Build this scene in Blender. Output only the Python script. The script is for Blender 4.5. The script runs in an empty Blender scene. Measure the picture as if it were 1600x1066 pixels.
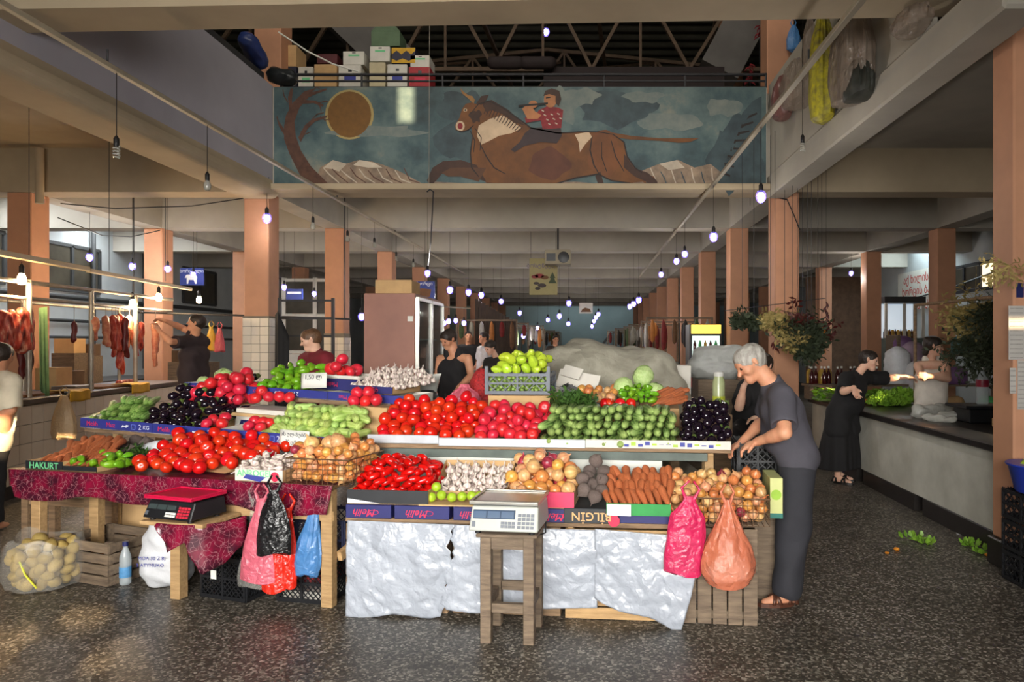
import bpy, bmesh, math, random
import numpy as np
from mathutils import Vector, Matrix, Euler
from math import sin, cos, pi, radians, sqrt

SC = bpy.context.scene
COL = SC.collection
R = random.Random(7)
NR = np.random.default_rng(11)

# ------------------------------------------------------------------ camera
FPX, CX, CY, EYE = 1100.0, 915.0, 538.0, 1.6
cam_data = bpy.data.cameras.new('camera')
cam_data.sensor_width = 36.0
cam_data.lens = 36.0 * FPX / 1600.0
cam_data.shift_x = -(CX - 800.0) / 1600.0
cam_data.shift_y = (CY - 533.0) / 1600.0
cam_data.clip_end = 200
cam = bpy.data.objects.new('camera', cam_data)
cam.location = (0, 0, EYE)
cam.rotation_euler = (radians(90), 0, 0)
COL.objects.link(cam)
SC.camera = cam

# ------------------------------------------------------------------ world, sun, daylight, added fill lamps, exposure
SC.view_settings.view_transform = 'Standard'
SC.view_settings.look = 'None'
SC.view_settings.gamma = 1.0
SC.view_settings.use_curve_mapping = False
SC.view_settings.exposure = 0.15
world = bpy.data.worlds.new('sky')
SC.world = world
world.use_nodes = True
wn = world.node_tree.nodes
wn['Background'].inputs['Color'].default_value = (0.75, 0.83, 1.0, 1)
wn['Background'].inputs['Strength'].default_value = 0.55

SUN_EL, SUN_AZ = radians(13.0), radians(-24.0)      # azimuth from +Y (into the hall) towards +X
SUN_DIR = Vector((sin(SUN_AZ) * cos(SUN_EL), cos(SUN_AZ) * cos(SUN_EL), -sin(SUN_EL)))
sd = bpy.data.lights.new('evening_sun', 'SUN')
sd.energy = 19.0
sd.color = (1.0, 0.72, 0.42)
sd.angle = radians(0.35)
so = bpy.data.objects.new('evening_sun', sd)
so.rotation_euler = SUN_DIR.to_track_quat('-Z', 'Y').to_euler()
so.location = (0, -20, 12)
COL.objects.link(so)

def area_light(name, loc, target, sx, sy, power, color, spread=180):
    d = bpy.data.lights.new(name, 'AREA')
    d.shape = 'RECTANGLE'; d.size = sx; d.size_y = sy
    d.energy = power; d.color = color; d.spread = radians(spread)
    o = bpy.data.objects.new(name, d)
    o.location = loc
    o.rotation_euler = (Vector(target) - Vector(loc)).to_track_quat('-Z', 'Y').to_euler()
    COL.objects.link(o)
    return o
area_light('entrance_daylight', (-1.0, -2.6, 2.3), (-1.2, 4.8, 0.5), 5.4, 2.0, 270, (1.0, 0.97, 0.92), 92)
area_light('left_bay_fill', (-9.9, 11.75, 4.2), (-9.6, 12.2, 2.0), 2.2, 1.0, 85, (0.9, 0.95, 1.0))  # added fill hidden behind the cross beam, stands in for window light
area_light('left_bay_fill_2', (-9.9, 15.0, 4.2), (-9.8, 15.2, 2.0), 2.2, 1.0, 85, (0.9, 0.95, 1.0))  # second added fill lamp, hidden in the next bay
area_light('right_bay_fill', (8.6, 18.2, 4.2), (7.6, 18.6, 2.0), 2.2, 1.0, 70, (0.75, 0.92, 1.0))  # added fill lamp under the right-hand slab, not at a window
area_light('far_end_fill', (0.2, 41.5, 4.2), (0.2, 41.9, 1.4), 6.0, 1.0, 45, (0.72, 0.9, 0.98))  # added fill lamp to brighten the far wall, no opening there
area_light('roof_fill', (-1.0, 5.9, 7.8), (-1.0, 12.0, 9.4), 7.0, 1.4, 230, (1.0, 0.93, 0.82))  # added lamp that brightens the roof underside, no clerestory is built

# ------------------------------------------------------------------ pixel <-> place helpers (image taken as 1600 x 1066)
def W(x, y, D):
    return Vector(((x - CX) * D / FPX, D, EYE - (y - CY) * D / FPX))
def ground(x, y, z=0.0):
    return W(x, y, (EYE - z) * FPX / (y - CY))
def depth_at(y, z):
    return (EYE - z) * FPX / (y - CY)

# ------------------------------------------------------------------ materials
MATS = {}
def _nt(name):
    m = bpy.data.materials.new(name); m.use_nodes = True
    nt = m.node_tree
    return m, nt, nt.nodes['Principled BSDF']
def lin(c):
    return tuple(((v / 255.0) / 12.92 if v / 255.0 <= 0.04045 else ((v / 255.0 + 0.055) / 1.055) ** 2.4) for v in c[:3])
def mat(name, rgb, rough=0.6, var=0.15, scale=6.0, rgb2=None, bump=0.0, bscale=None, metal=0.0, rnd=0.0, trans=0.0,
        alpha=1.0, spec=0.5, emit=None, estr=0.0, coat=0.0, stretch=None, sss=0.0, detail=4.0, rnd_hue=0.0, ior=None):
    """Principled material: base colour broken up by a noise, optional second colour, bump, per-object variation."""
    if name in MATS: return MATS[name]
    m, nt, p = _nt(name)
    N, L = nt.nodes, nt.links
    a = lin(rgb)
    b = lin(rgb2) if rgb2 else tuple(v * (1 - var) for v in a)
    a2 = a if rgb2 else tuple(min(1, v * (1 + var * 0.6)) for v in a)
    tc = N.new('ShaderNodeTexCoord')
    src = tc.outputs['Object']
    if stretch:
        mp = N.new('ShaderNodeMapping'); mp.inputs['Scale'].default_value = stretch
        L.new(src, mp.inputs['Vector']); src = mp.outputs['Vector']
    no = N.new('ShaderNodeTexNoise'); no.inputs['Scale'].default_value = scale; no.inputs['Detail'].default_value = detail
    no.inputs['Roughness'].default_value = 0.6
    L.new(src, no.inputs['Vector'])
    rp = N.new('ShaderNodeValToRGB')
    rp.color_ramp.elements[0].position = 0.33; rp.color_ramp.elements[0].color = (*b, 1)
    rp.color_ramp.elements[1].position = 0.67; rp.color_ramp.elements[1].color = (*a2, 1)
    L.new(no.outputs['Fac'], rp.inputs['Fac'])
    out = rp.outputs['Color']
    if rnd or rnd_hue:
        oi = N.new('ShaderNodeObjectInfo')
        hs = N.new('ShaderNodeHueSaturation')
        mr = N.new('ShaderNodeMapRange'); mr.inputs['To Min'].default_value = 1 - rnd; mr.inputs['To Max'].default_value = 1 + rnd
        L.new(oi.outputs['Random'], mr.inputs['Value']); L.new(mr.outputs['Result'], hs.inputs['Value'])
        if rnd_hue:
            m2 = N.new('ShaderNodeMath'); m2.operation = 'MULTIPLY'; m2.inputs[1].default_value = 7.31
            m3 = N.new('ShaderNodeMath'); m3.operation = 'FRACT'
            m4 = N.new('ShaderNodeMapRange'); m4.inputs['To Min'].default_value = 0.5 - rnd_hue; m4.inputs['To Max'].default_value = 0.5 + rnd_hue
            L.new(oi.outputs['Random'], m2.inputs[0]); L.new(m2.outputs[0], m3.inputs[0]); L.new(m3.outputs[0], m4.inputs['Value'])
            L.new(m4.outputs['Result'], hs.inputs['Hue'])
        L.new(out, hs.inputs['Color']); out = hs.outputs['Color']
    L.new(out, p.inputs['Base Color'])
    p.inputs['Roughness'].default_value = rough
    p.inputs['Metallic'].default_value = metal
    p.inputs['Specular IOR Level'].default_value = spec
    p.inputs['Transmission Weight'].default_value = trans
    p.inputs['Alpha'].default_value = alpha
    if ior: p.inputs['IOR'].default_value = ior
    if coat:
        p.inputs['Coat Weight'].default_value = coat; p.inputs['Coat Roughness'].default_value = 0.12
    if sss:
        p.inputs['Subsurface Weight'].default_value = sss; p.inputs['Subsurface Scale'].default_value = 0.02
    if bump:
        bn = N.new('ShaderNodeTexNoise'); bn.inputs['Scale'].default_value = bscale or scale * 3; bn.inputs['Detail'].default_value = 5
        L.new(src, bn.inputs['Vector'])
        bp = N.new('ShaderNodeBump'); bp.inputs['Strength'].default_value = bump; bp.inputs['Distance'].default_value = 0.02
        L.new(bn.outputs['Fac'], bp.inputs['Height']); L.new(bp.outputs['Normal'], p.inputs['Normal'])
    if emit:
        p.inputs['Emission Color'].default_value = (*emit, 1); p.inputs['Emission Strength'].default_value = estr
    MATS[name] = m
    return m
def wood(name, rgb, rgb2, rough=0.75):
    return mat(name, rgb, rough, 0, 5.0, rgb2=rgb2, bump=0.25, bscale=30, stretch=(1.0, 9.0, 9.0), rnd=0.12)
def striped(name, rgb, rgb2, count, rough=0.4, rnd=0.12, rnd_hue=0.0, soft=0.35, spec=0.5, sss=0.0, tip=None):
    """stripes running along local Z of a lathe (cucumbers, onions, garlic)."""
    if name in MATS: return MATS[name]
    m, nt, p = _nt(name); N, L = nt.nodes, nt.links
    tc = N.new('ShaderNodeTexCoord'); sp = N.new('ShaderNodeSeparateXYZ'); L.new(tc.outputs['Object'], sp.inputs[0])
    at = N.new('ShaderNodeMath'); at.operation = 'ARCTAN2'; L.new(sp.outputs['X'], at.inputs[0]); L.new(sp.outputs['Y'], at.inputs[1])
    no = N.new('ShaderNodeTexNoise'); no.inputs['Scale'].default_value = 22; L.new(tc.outputs['Object'], no.inputs['Vector'])
    mu = N.new('ShaderNodeMath'); mu.operation = 'MULTIPLY_ADD'; mu.inputs[1].default_value = count
    nm = N.new('ShaderNodeMath'); nm.operation = 'MULTIPLY'; nm.inputs[1].default_value = 6.0
    L.new(no.outputs['Fac'], nm.inputs[0]); L.new(at.outputs[0], mu.inputs[0]); L.new(nm.outputs[0], mu.inputs[2])
    si = N.new('ShaderNodeMath'); si.operation = 'SINE'; L.new(mu.outputs[0], si.inputs[0])
    mr = N.new('ShaderNodeMapRange'); mr.inputs['From Min'].default_value = -1; mr.inputs['From Max'].default_value = 1
    L.new(si.outputs[0], mr.inputs['Value'])
    rp = N.new('ShaderNodeValToRGB')
    rp.color_ramp.elements[0].position = 0.5 - soft; rp.color_ramp.elements[0].color = (*lin(rgb2), 1)
    rp.color_ramp.elements[1].position = 0.5 + soft; rp.color_ramp.elements[1].color = (*lin(rgb), 1)
    L.new(mr.outputs['Result'], rp.inputs['Fac'])
    oi = N.new('ShaderNodeObjectInfo'); hs = N.new('ShaderNodeHueSaturation')
    m2 = N.new('ShaderNodeMapRange'); m2.inputs['To Min'].default_value = 1 - rnd; m2.inputs['To Max'].default_value = 1 + rnd
    L.new(oi.outputs['Random'], m2.inputs['Value']); L.new(m2.outputs['Result'], hs.inputs['Value'])
    if rnd_hue:
        a1 = N.new('ShaderNodeMath'); a1.operation = 'MULTIPLY'; a1.inputs[1].default_value = 7.31
        a2 = N.new('ShaderNodeMath'); a2.operation = 'FRACT'
        a3 = N.new('ShaderNodeMapRange'); a3.inputs['To Min'].default_value = 0.5 - rnd_hue; a3.inputs['To Max'].default_value = 0.5 + rnd_hue
        L.new(oi.outputs['Random'], a1.inputs[0]); L.new(a1.outputs[0], a2.inputs[0]); L.new(a2.outputs[0], a3.inputs['Value']); L.new(a3.outputs['Result'], hs.inputs['Hue'])
    src_ = rp.outputs['Color']
    if tip:                                  # paler blossom end
        tr = N.new('ShaderNodeMapRange'); tr.inputs['From Min'].default_value = tip[1]; tr.inputs['From Max'].default_value = tip[2]; L.new(sp.outputs['Z'], tr.inputs['Value'])
        tm_ = N.new('ShaderNodeMix'); tm_.data_type = 'RGBA'; L.new(tr.outputs['Result'], tm_.inputs['Factor']); L.new(src_, tm_.inputs[6]); tm_.inputs[7].default_value = (*lin(tip[0]), 1); src_ = tm_.outputs[2]
    L.new(src_, hs.inputs['Color']); L.new(hs.outputs['Color'], p.inputs['Base Color'])
    p.inputs['Roughness'].default_value = rough; p.inputs['Specular IOR Level'].default_value = spec
    if sss: p.inputs['Subsurface Weight'].default_value = sss; p.inputs['Subsurface Scale'].default_value = 0.02
    MATS[name] = m
    return m
def glow(name, rgb, strength):
    if name in MATS: return MATS[name]
    m, nt, p = _nt(name)
    p.inputs['Base Color'].default_value = (*rgb, 1)
    p.inputs['Emission Color'].default_value = (*rgb, 1); p.inputs['Emission Strength'].default_value = strength
    MATS[name] = m
    return m
def plastic_film(name, rgb, alpha, rough=0.25, bump=0.5, bscale=9.0):
    return mat(name, rgb, rough, 0.12, 5.0, alpha=alpha, bump=bump, bscale=bscale, spec=0.6)

# ------------------------------------------------------------------ mesh building
class MB:
    def __init__(s): s.v = []; s.f = []; s.sm = []
    def add(s, vs, fs, smooth=False):
        o = len(s.v); s.v += [tuple(p) for p in vs]; s.f += [tuple(i + o for i in f) for f in fs]; s.sm += [smooth] * len(fs); return s
    def box(s, a, b, M=None):
        (x0, y0, z0), (x1, y1, z1) = a, b
        vs = [Vector(p) for p in ((x0,y0,z0),(x1,y0,z0),(x1,y1,z0),(x0,y1,z0),(x0,y0,z1),(x1,y0,z1),(x1,y1,z1),(x0,y1,z1))]
        if M: vs = [M @ p for p in vs]
        return s.add(vs, [(0,3,2,1),(4,5,6,7),(0,1,5,4),(1,2,6,5),(2,3,7,6),(3,0,4,7)])
    def bar(s, p, q, w, h=None, up=(0,0,1)):
        """rectangular bar from p to q, w wide, h high"""
        p, q = Vector(p), Vector(q); h = h or w
        d = (q - p); ln = d.length
        if ln < 1e-6: return s
        d /= ln; u = Vector(up)
        if abs(d.dot(u)) > 0.98: u = Vector((0, 1, 0))
        r = d.cross(u).normalized(); t = r.cross(d)
        vs = []
        for c in (p, q):
            for a, b in ((-1,-1),(1,-1),(1,1),(-1,1)): vs.append(c + r * (a * w / 2) + t * (b * h / 2))
        return s.add(vs, [(3,2,1,0),(4,5,6,7),(0,1,5,4),(1,2,6,5),(2,3,7,6),(3,0,4,7)])
    def tube(s, pts, r, n=8, cap=True):
        pts = [Vector(p) for p in pts]; k = len(pts)
        rr = r if isinstance(r, (list, tuple)) else [r] * k
        vs = []; prev = None
        for i, p in enumerate(pts):
            d = (pts[min(i+1, k-1)] - pts[max(i-1, 0)])
            d = d.normalized() if d.length > 1e-9 else Vector((0,0,1))
            if prev is None:
                a = Vector((0,0,1)) if abs(d.z) < 0.9 else Vector((1,0,0))
                x = d.cross(a).normalized()
            else:
                x = (prev - d * prev.dot(d)).normalized()
            prev = x; y = d.cross(x)
            for j in range(n):
                t = 2*pi*j/n; vs.append(p + (x*cos(t) + y*sin(t)) * rr[i])
        fs = [(i*n+j, i*n+(j+1)%n, (i+1)*n+(j+1)%n, (i+1)*n+j) for i in range(k-1) for j in range(n)]
        if cap: fs += [tuple(range(n-1,-1,-1)), tuple((k-1)*n+j for j in range(n))]
        return s.add(vs, fs, True)
    def cyl(s, p, q, r0, r1=None, n=12): return s.tube([p, q], [r0, r0 if r1 is None else r1], n)
    def lathe(s, prof, n=16, c=(0,0,0), M=None, fn=None):
        """prof: list of (r, z) bottom to top; fn(theta, k, r, z) -> (r, z)"""
        vs = []; c = Vector(c)
        for k, (r, z) in enumerate(prof):
            for j in range(n):
                t = 2*pi*j/n; rr, zz = fn(t, k, r, z) if fn else (r, z)
                p = Vector((rr*cos(t), rr*sin(t), zz)); p = (M @ p) if M else p
                vs.append(c + p)
        m = len(prof)
        fs = [(i*n+j, i*n+(j+1)%n, (i+1)*n+(j+1)%n, (i+1)*n+j) for i in range(m-1) for j in range(n)]
        fs += [tuple(range(n-1,-1,-1)), tuple((m-1)*n+j for j in range(n))]
        return s.add(vs, fs, True)
    def ball(s, c, r, n=14, m=9, sc=(1,1,1)):
        prof = [(max(1e-4, sin(pi*i/m)), -cos(pi*i/m)) for i in range(m+1)]
        M = Matrix.Diagonal((r*sc[0], r*sc[1], r*sc[2])).to_4x4()
        return s.lathe(prof, n, c, M)
    def prism(s, poly, th, M=None):
        """polygon in local XZ, extruded along local +Y by th"""
        n = len(poly)
        vs = [Vector((x, 0, z)) for x, z in poly] + [Vector((x, th, z)) for x, z in poly]
        if M: vs = [M @ p for p in vs]
        return s.add(vs, [tuple(range(n)), tuple(range(2*n-1, n-1, -1))] + [(i, i+n, (i+1)%n+n, (i+1)%n) for i in range(n)])
    def grid(s, fn, nu, nv, smooth=True):
        vs = [fn(i/nu, j/nv) for j in range(nv+1) for i in range(nu+1)]
        fs = [(j*(nu+1)+i, j*(nu+1)+i+1, (j+1)*(nu+1)+i+1, (j+1)*(nu+1)+i) for j in range(nv) for i in range(nu)]
        return s.add(vs, fs, smooth)
    def mesh(s, name, material=None, bevel=0.0, recalc=True):
        me = bpy.data.meshes.new(name)
        me.from_pydata(s.v, [], s.f)
        me.polygons.foreach_set('use_smooth', s.sm)
        if bevel or recalc:
            bm = bmesh.new(); bm.from_mesh(me)
            if recalc: bmesh.ops.recalc_face_normals(bm, faces=bm.faces)
            if bevel: bmesh.ops.bevel(bm, geom=list(bm.edges), offset=bevel, segments=1, affect='EDGES', profile=0.5)
            bm.to_mesh(me); bm.free()
        if any(s.sm):
            me.set_sharp_from_angle(angle=radians(50))
        if material: me.materials.append(material)
        return me
    def build(s, name, material, parent=None, M=None, bevel=0.0, recalc=True):
        return obj(name, s.mesh(name, material, bevel, recalc), parent, M)
def obj(name, me, parent=None, M=None):
    o = bpy.data.objects.new(name, me); COL.objects.link(o)
    if parent is not None: o.parent = parent
    if M is not None: o.matrix_local = M
    return o
def tag(o, label, cat, group=None, kind=None):
    o['label'] = label; o['category'] = cat
    if group: o['group'] = group
    if kind: o['kind'] = kind
    return o
def thing(name, label, cat, M=None, group=None):
    o = bpy.data.objects.new(name, None); COL.objects.link(o)
    o.empty_display_size = 0.05
    if M is not None: o.matrix_local = M if isinstance(M, Matrix) else Matrix.Translation(M)
    return tag(o, label, cat, group)
def struct(o, label=None):
    o['kind'] = 'structure'
    if label: o['label'] = label
    return o
def kids(o): return [c for c in COL.objects if c.parent == o]
CH = {}
def dup(src, M, label=None, group=None, parent=None):
    """copy of a thing with its parts and sub-parts; children are cached"""
    def rec(o, par):
        c = o.copy(); COL.objects.link(c); c.parent = par
        for ch in CH.get(o.name, ()): rec(ch, c)
        return c
    if src.name not in CH:
        def scan(o):
            CH[o.name] = list(o.children)
            for x in o.children: scan(x)
        scan(src)
    r = rec(src, parent); r.matrix_local = M
    if label: r['label'] = label
    if group: r['group'] = group
    return r
def T(*a): return Matrix.Translation(Vector(a[0]) if len(a) == 1 else Vector(a))
def RZ(a): return Matrix.Rotation(a, 4, 'Z')
def RX(a): return Matrix.Rotation(a, 4, 'X')
def RY(a): return Matrix.Rotation(a, 4, 'Y')
def aim(d, roll=0.0):
    """rotation taking local +Z to direction d"""
    return (Vector(d).normalized().to_track_quat('Z', 'Y').to_matrix().to_4x4()) @ RZ(roll)
class Frame:
    """local frame: u along A->B, v horizontal away from the camera, w up"""
    def __init__(s, A, B):
        s.A, s.B = Vector(A), Vector(B)
        s.len = (s.B - s.A).length
        u = (s.B - s.A).normalized()
        v = Vector((-u.y, u.x, 0)).normalized()
        w = u.cross(v)
        s.M = Matrix(((u.x, v.x, w.x, s.A.x), (u.y, v.y, w.y, s.A.y), (u.z, v.z, w.z, s.A.z), (0, 0, 0, 1)))
    def at(s, u, v, w): return s.M @ Vector((u, v, w))
    def hit(s, x, y, v):
        """(u, w) where the ray of image point x, y meets the plane v = const"""
        o = s.M.inverted() @ Vector((0, 0, EYE)); q = s.M.inverted() @ W(x, y, 5.0); d = q - o
        t = (v - o.y) / d.y
        p = o + d * t
        return p.x, p.z
def pframe(a, b): return Frame(W(*a), W(*b))
FONT_CACHE = {}
def text_mesh(s, size, name='lettering', extrude=0.0006, bold=False, shear=0.0, space=1.0):
    cu = bpy.data.curves.new(name, 'FONT'); cu.body = s; cu.size = size; cu.extrude = extrude
    cu.align_x = 'CENTER'; cu.align_y = 'CENTER'; cu.shear = shear; cu.space_character = space
    cu.resolution_u = 3
    if bold: cu.offset = size * 0.012
    o = bpy.data.objects.new(name, cu); COL.objects.link(o)
    dg = bpy.context.evaluated_depsgraph_get()
    me = bpy.data.meshes.new_from_object(o.evaluated_get(dg))
    bpy.data.objects.remove(o)
    return me
def lettering(s, size, material, parent, M, name='lettering', **k):
    """flat text whose local X runs along M's x axis and whose up is M's z axis (front faces -Y of M)"""
    me = text_mesh(s, size, name, **k); me.materials.clear(); me.materials.append(material)
    return obj(name, me, parent, M @ RX(radians(90)))

# ------------------------------------------------------------------ implicit surfaces (bodies, sacks, meat): smooth union of tapered capsules
def _cap(P, a, b, ra, rb, sq=None):
    a = np.array(a); b = np.array(b); ab = b - a
    L2 = float(ab @ ab) + 1e-12
    ap = P - a
    t = np.clip((ap @ ab) / L2, 0, 1)
    d = ap - t[..., None] * ab
    if sq is not None:                       # flatten along direction sq[0] by factor sq[1]
        n = np.array(sq[0]); n = n / np.linalg.norm(n)
        k = d @ n
        d = d + (k * (1.0 / sq[1] - 1.0))[..., None] * n
        dist = np.sqrt((d * d).sum(-1)) - (ra + (rb - ra) * t)
        return dist * min(1.0, sq[1])
    return np.sqrt((d * d).sum(-1)) - (ra + (rb - ra) * t)
def sdf_mesh(name, prims, res=0.012, blend=0.02, clip=None, material=None, smooth_it=1, noise=None):
    """prims: (a, b, ra, rb[, (flatdir, factor)][, blend]) ; negative radius pair via dict {'cut':...}.
    Naive surface nets over a grid."""
    pts = []
    for p in prims:
        r = max(p['r'] if isinstance(p, dict) else max(p[2], p[3]), 0)
        sqf = 1.0
        if not isinstance(p, dict) and len(p) > 4 and p[4]: sqf = max(1.0, p[4][1])
        for q in ((p['a'], p['b']) if isinstance(p, dict) else (p[0], p[1])):
            if isinstance(p, dict): continue
            pts.append(np.array(q) - r * sqf); pts.append(np.array(q) + r * sqf)
    lo = np.min(pts, 0) - 3 * res - blend; hi = np.max(pts, 0) + 3 * res + blend
    n = np.ceil((hi - lo) / res).astype(int) + 1
    F = np.full(n, 10.0, dtype=np.float32)
    ax = [lo[i] + res * np.arange(n[i]) for i in range(3)]
    for p in prims:
        cut = isinstance(p, dict)
        if cut: a, b, ra, rb, sq, bl = p['a'], p['b'], p['r'], p.get('r2', p['r']), p.get('sq'), p.get('blend', 0.006)
        else:
            a, b, ra, rb = p[:4]; sq = p[4] if len(p) > 4 else None; bl = p[5] if len(p) > 5 and p[5] is not None else blend
        mr = max(ra, rb) * (max(1.0, sq[1]) if sq else 1.0) + bl * 2 + 2.5 * res
        l = np.minimum(a, b) - mr; h = np.maximum(a, b) + mr
        i0 = np.clip(np.floor((l - lo) / res).astype(int), 0, n - 1); i1 = np.clip(np.ceil((h - lo) / res).astype(int) + 1, 1, n)
        if (i1 <= i0).any(): continue
        sl = tuple(slice(i0[i], i1[i]) for i in range(3))
        P = np.stack(np.meshgrid(*[ax[i][sl[i]] for i in range(3)], indexing='ij'), -1)
        d = _cap(P, a, b, ra, rb, sq).astype(np.float32)
        G = F[sl]
        if cut:
            d = -d; hh = np.clip(0.5 - 0.5 * (G - d) / bl, 0, 1) if bl else (d > G) * 1.0
            F[sl] = G * (1 - hh) + d * hh + bl * hh * (1 - hh)
        else:
            hh = np.clip(0.5 + 0.5 * (G - d) / bl, 0, 1)
            hh = np.where(G > 5, 1.0, hh)
            F[sl] = G * (1 - hh) + d * hh - bl * hh * (1 - hh) * (G < 5)
    if noise is not None:
        P = np.stack(np.meshgrid(*ax, indexing='ij'), -1); F = F + noise(P).astype(np.float32)
    if clip is not None:
        for (pt, nn) in clip:                # keep the side opposite to nn
            P = np.stack(np.meshgrid(*ax, indexing='ij'), -1)
            F = np.maximum(F, ((P - np.array(pt)) @ np.array(nn)).astype(np.float32))
    S = F < 0
    c = [F[i:n[0]-1+i, j:n[1]-1+j, k:n[2]-1+k] for i in (0,1) for j in (0,1) for k in (0,1)]
    cs = sum((x < 0).astype(np.int8) for x in c)
    act = (cs > 0) & (cs < 8)
    idx = np.argwhere(act)
    if len(idx) == 0: raise ValueError(name)
    vid = -np.ones(act.shape, dtype=np.int64); vid[act] = np.arange(len(idx))
    corners = [(i, j, k) for i in (0,1) for j in (0,1) for k in (0,1)]
    acc = np.zeros((len(idx), 3)); cnt = np.zeros(len(idx))
    val = [x[act] for x in c]
    for e0 in range(8):
        for e1 in range(e0 + 1, 8):
            if sum(abs(corners[e0][q] - corners[e1][q]) for q in range(3)) != 1: continue
            f0, f1 = val[e0], val[e1]; m = (f0 < 0) != (f1 < 0)
            t = np.where(m, f0 / np.where(m, f0 - f1, 1), 0)[:, None]
            p = np.array(corners[e0]) * (1 - t) + np.array(corners[e1]) * t
            acc += np.where(m[:, None], p, 0); cnt += m
    V = lo + (idx + acc / cnt[:, None]) * res
    Q = []
    for axn in range(3):
        o = [q for q in range(3) if q != axn]
        sh = [slice(None)] * 3
        a0 = [slice(0, n[q]) for q in range(3)]; a1 = [slice(0, n[q]) for q in range(3)]
        a0[axn] = slice(0, n[axn]-1); a1[axn] = slice(1, n[axn])
        s0, s1 = S[tuple(a0)], S[tuple(a1)]
        ed = s0 != s1
        for q in o:                          # edges on the border of the grid have no four cells
            bad = [slice(None)] * 3; bad[q] = 0; ed[tuple(bad)] = False
            bad[q] = n[q] - 1; ed[tuple(bad)] = False
        E = np.argwhere(ed); flip = s0[ed]
        d1 = np.zeros(3, int); d1[o[0]] = 1; d2 = np.zeros(3, int); d2[o[1]] = 1
        g = lambda X: vid[X[:, 0], X[:, 1], X[:, 2]]
        q4 = np.stack([g(E), g(E - d1), g(E - d1 - d2), g(E - d2)], 1)
        ok = (q4 >= 0).all(1); q4 = q4[ok]; flip = flip[ok]
        if axn == 1: flip = ~flip
        q4[flip] = q4[flip][:, ::-1]
        Q.append(q4)
    Q = np.concatenate(Q)
    me = bpy.data.meshes.new(name)
    me.from_pydata(V.tolist(), [], Q[:, ::-1].tolist())
    me.polygons.foreach_set('use_smooth', [True] * len(me.polygons))
    if smooth_it:
        bm = bmesh.new(); bm.from_mesh(me)
        for _ in range(smooth_it): bmesh.ops.smooth_vert(bm, verts=bm.verts, factor=0.5, use_axis_x=True, use_axis_y=True, use_axis_z=True)
        bmesh.ops.recalc_face_normals(bm, faces=bm.faces)
        bm.to_mesh(me); bm.free()
    if material: me.materials.append(material)
    return me
# ================================================================== THE HALL
M_FLOOR = None
def floor_material():
    m, nt, p = _nt('terrazzo_floor'); N, L = nt.nodes, nt.links
    tc = N.new('ShaderNodeTexCoord')
    v1 = N.new('ShaderNodeTexVoronoi'); v1.inputs['Scale'].default_value = 80; v1.inputs['Randomness'].default_value = 1
    L.new(tc.outputs['Object'], v1.inputs['Vector'])
    sep = N.new('ShaderNodeSeparateColor'); L.new(v1.outputs['Color'], sep.inputs[0])
    r1 = N.new('ShaderNodeValToRGB'); e = r1.color_ramp.elements
    e[0].position = 0.0; e[0].color = (*lin((56, 52, 46)), 1)
    e[1].position = 1.0; e[1].color = (*lin((178, 172, 158)), 1)
    for pos, c in ((0.40, (78, 73, 65)), (0.66, (98, 92, 83)), (0.85, (138, 132, 121))):
        q = e.new(pos); q.color = (*lin(c), 1)
    L.new(sep.outputs[0], r1.inputs['Fac'])
    n2 = N.new('ShaderNodeTexNoise'); n2.inputs['Scale'].default_value = 1.3; n2.inputs['Detail'].default_value = 6; n2.inputs['Roughness'].default_value = 0.65
    L.new(tc.outputs['Object'], n2.inputs['Vector'])
    r2 = N.new('ShaderNodeValToRGB'); r2.color_ramp.elements[0].position = 0.3; r2.color_ramp.elements[0].color = (0.45, 0.43, 0.40, 1)
    r2.color_ramp.elements[1].position = 0.72; r2.color_ramp.elements[1].color = (1.0, 1.0, 1.0, 1)
    L.new(n2.outputs['Fac'], r2.inputs['Fac'])
    mx = N.new('ShaderNodeMix'); mx.data_type = 'RGBA'; mx.blend_type = 'MULTIPLY'; mx.inputs['Factor'].default_value = 0.85
    L.new(r1.outputs['Color'], mx.inputs[6]); L.new(r2.outputs['Color'], mx.inputs[7]); L.new(mx.outputs[2], p.inputs['Base Color'])
    mr = N.new('ShaderNodeMapRange'); mr.inputs['To Min'].default_value = 0.55; mr.inputs['To Max'].default_value = 0.30
    L.new(n2.outputs['Fac'], mr.inputs['Value']); L.new(mr.outputs['Result'], p.inputs['Roughness'])
    bp = N.new('ShaderNodeBump'); bp.inputs['Strength'].default_value = 0.12; bp.inputs['Distance'].default_value = 0.01
    L.new(n2.outputs['Fac'], bp.inputs['Height']); L.new(bp.outputs['Normal'], p.inputs['Normal'])
    return m
M_SALMON = mat('salmon_paint', (192, 140, 108), 0.7, 0.16, 1.6, bump=0.08, bscale=14)
M_BEIGE = mat('beige_plaster', (172, 156, 130), 0.85, 0.14, 0.9, bump=0.06, bscale=10)
M_GREYW = mat('grey_violet_plaster', (166, 163, 172), 0.85, 0.10, 0.8, bump=0.05, bscale=10)
M_OFFW = mat('dull_white_plaster', (166, 160, 148), 0.85, 0.16, 0.8, bump=0.06, bscale=10)
M_COOLW = mat('cool_wall_plaster', (176, 182, 182), 0.85, 0.18, 0.7, bump=0.06, bscale=8)
M_ROOF = mat('old_corrugated_sheet', (64, 62, 52), 0.75, 0.3, 1.5)
M_RUST = mat('rusty_steel', (96, 76, 58), 0.7, 0.3, 6)
M_DARKST = mat('dark_painted_steel', (42, 42, 46), 0.5, 0.2, 8)
M_DARKWALL = mat('unseen_front_plaster', (170, 160, 145), 0.9, 0.1, 1)
M_TILE = mat('white_glazed_tile', (226, 214, 196), 0.3, 0.07, 3, rnd=0.05)
M_GROUT = mat('grey_grout', (128, 118, 104), 0.9, 0.15, 12)
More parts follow.
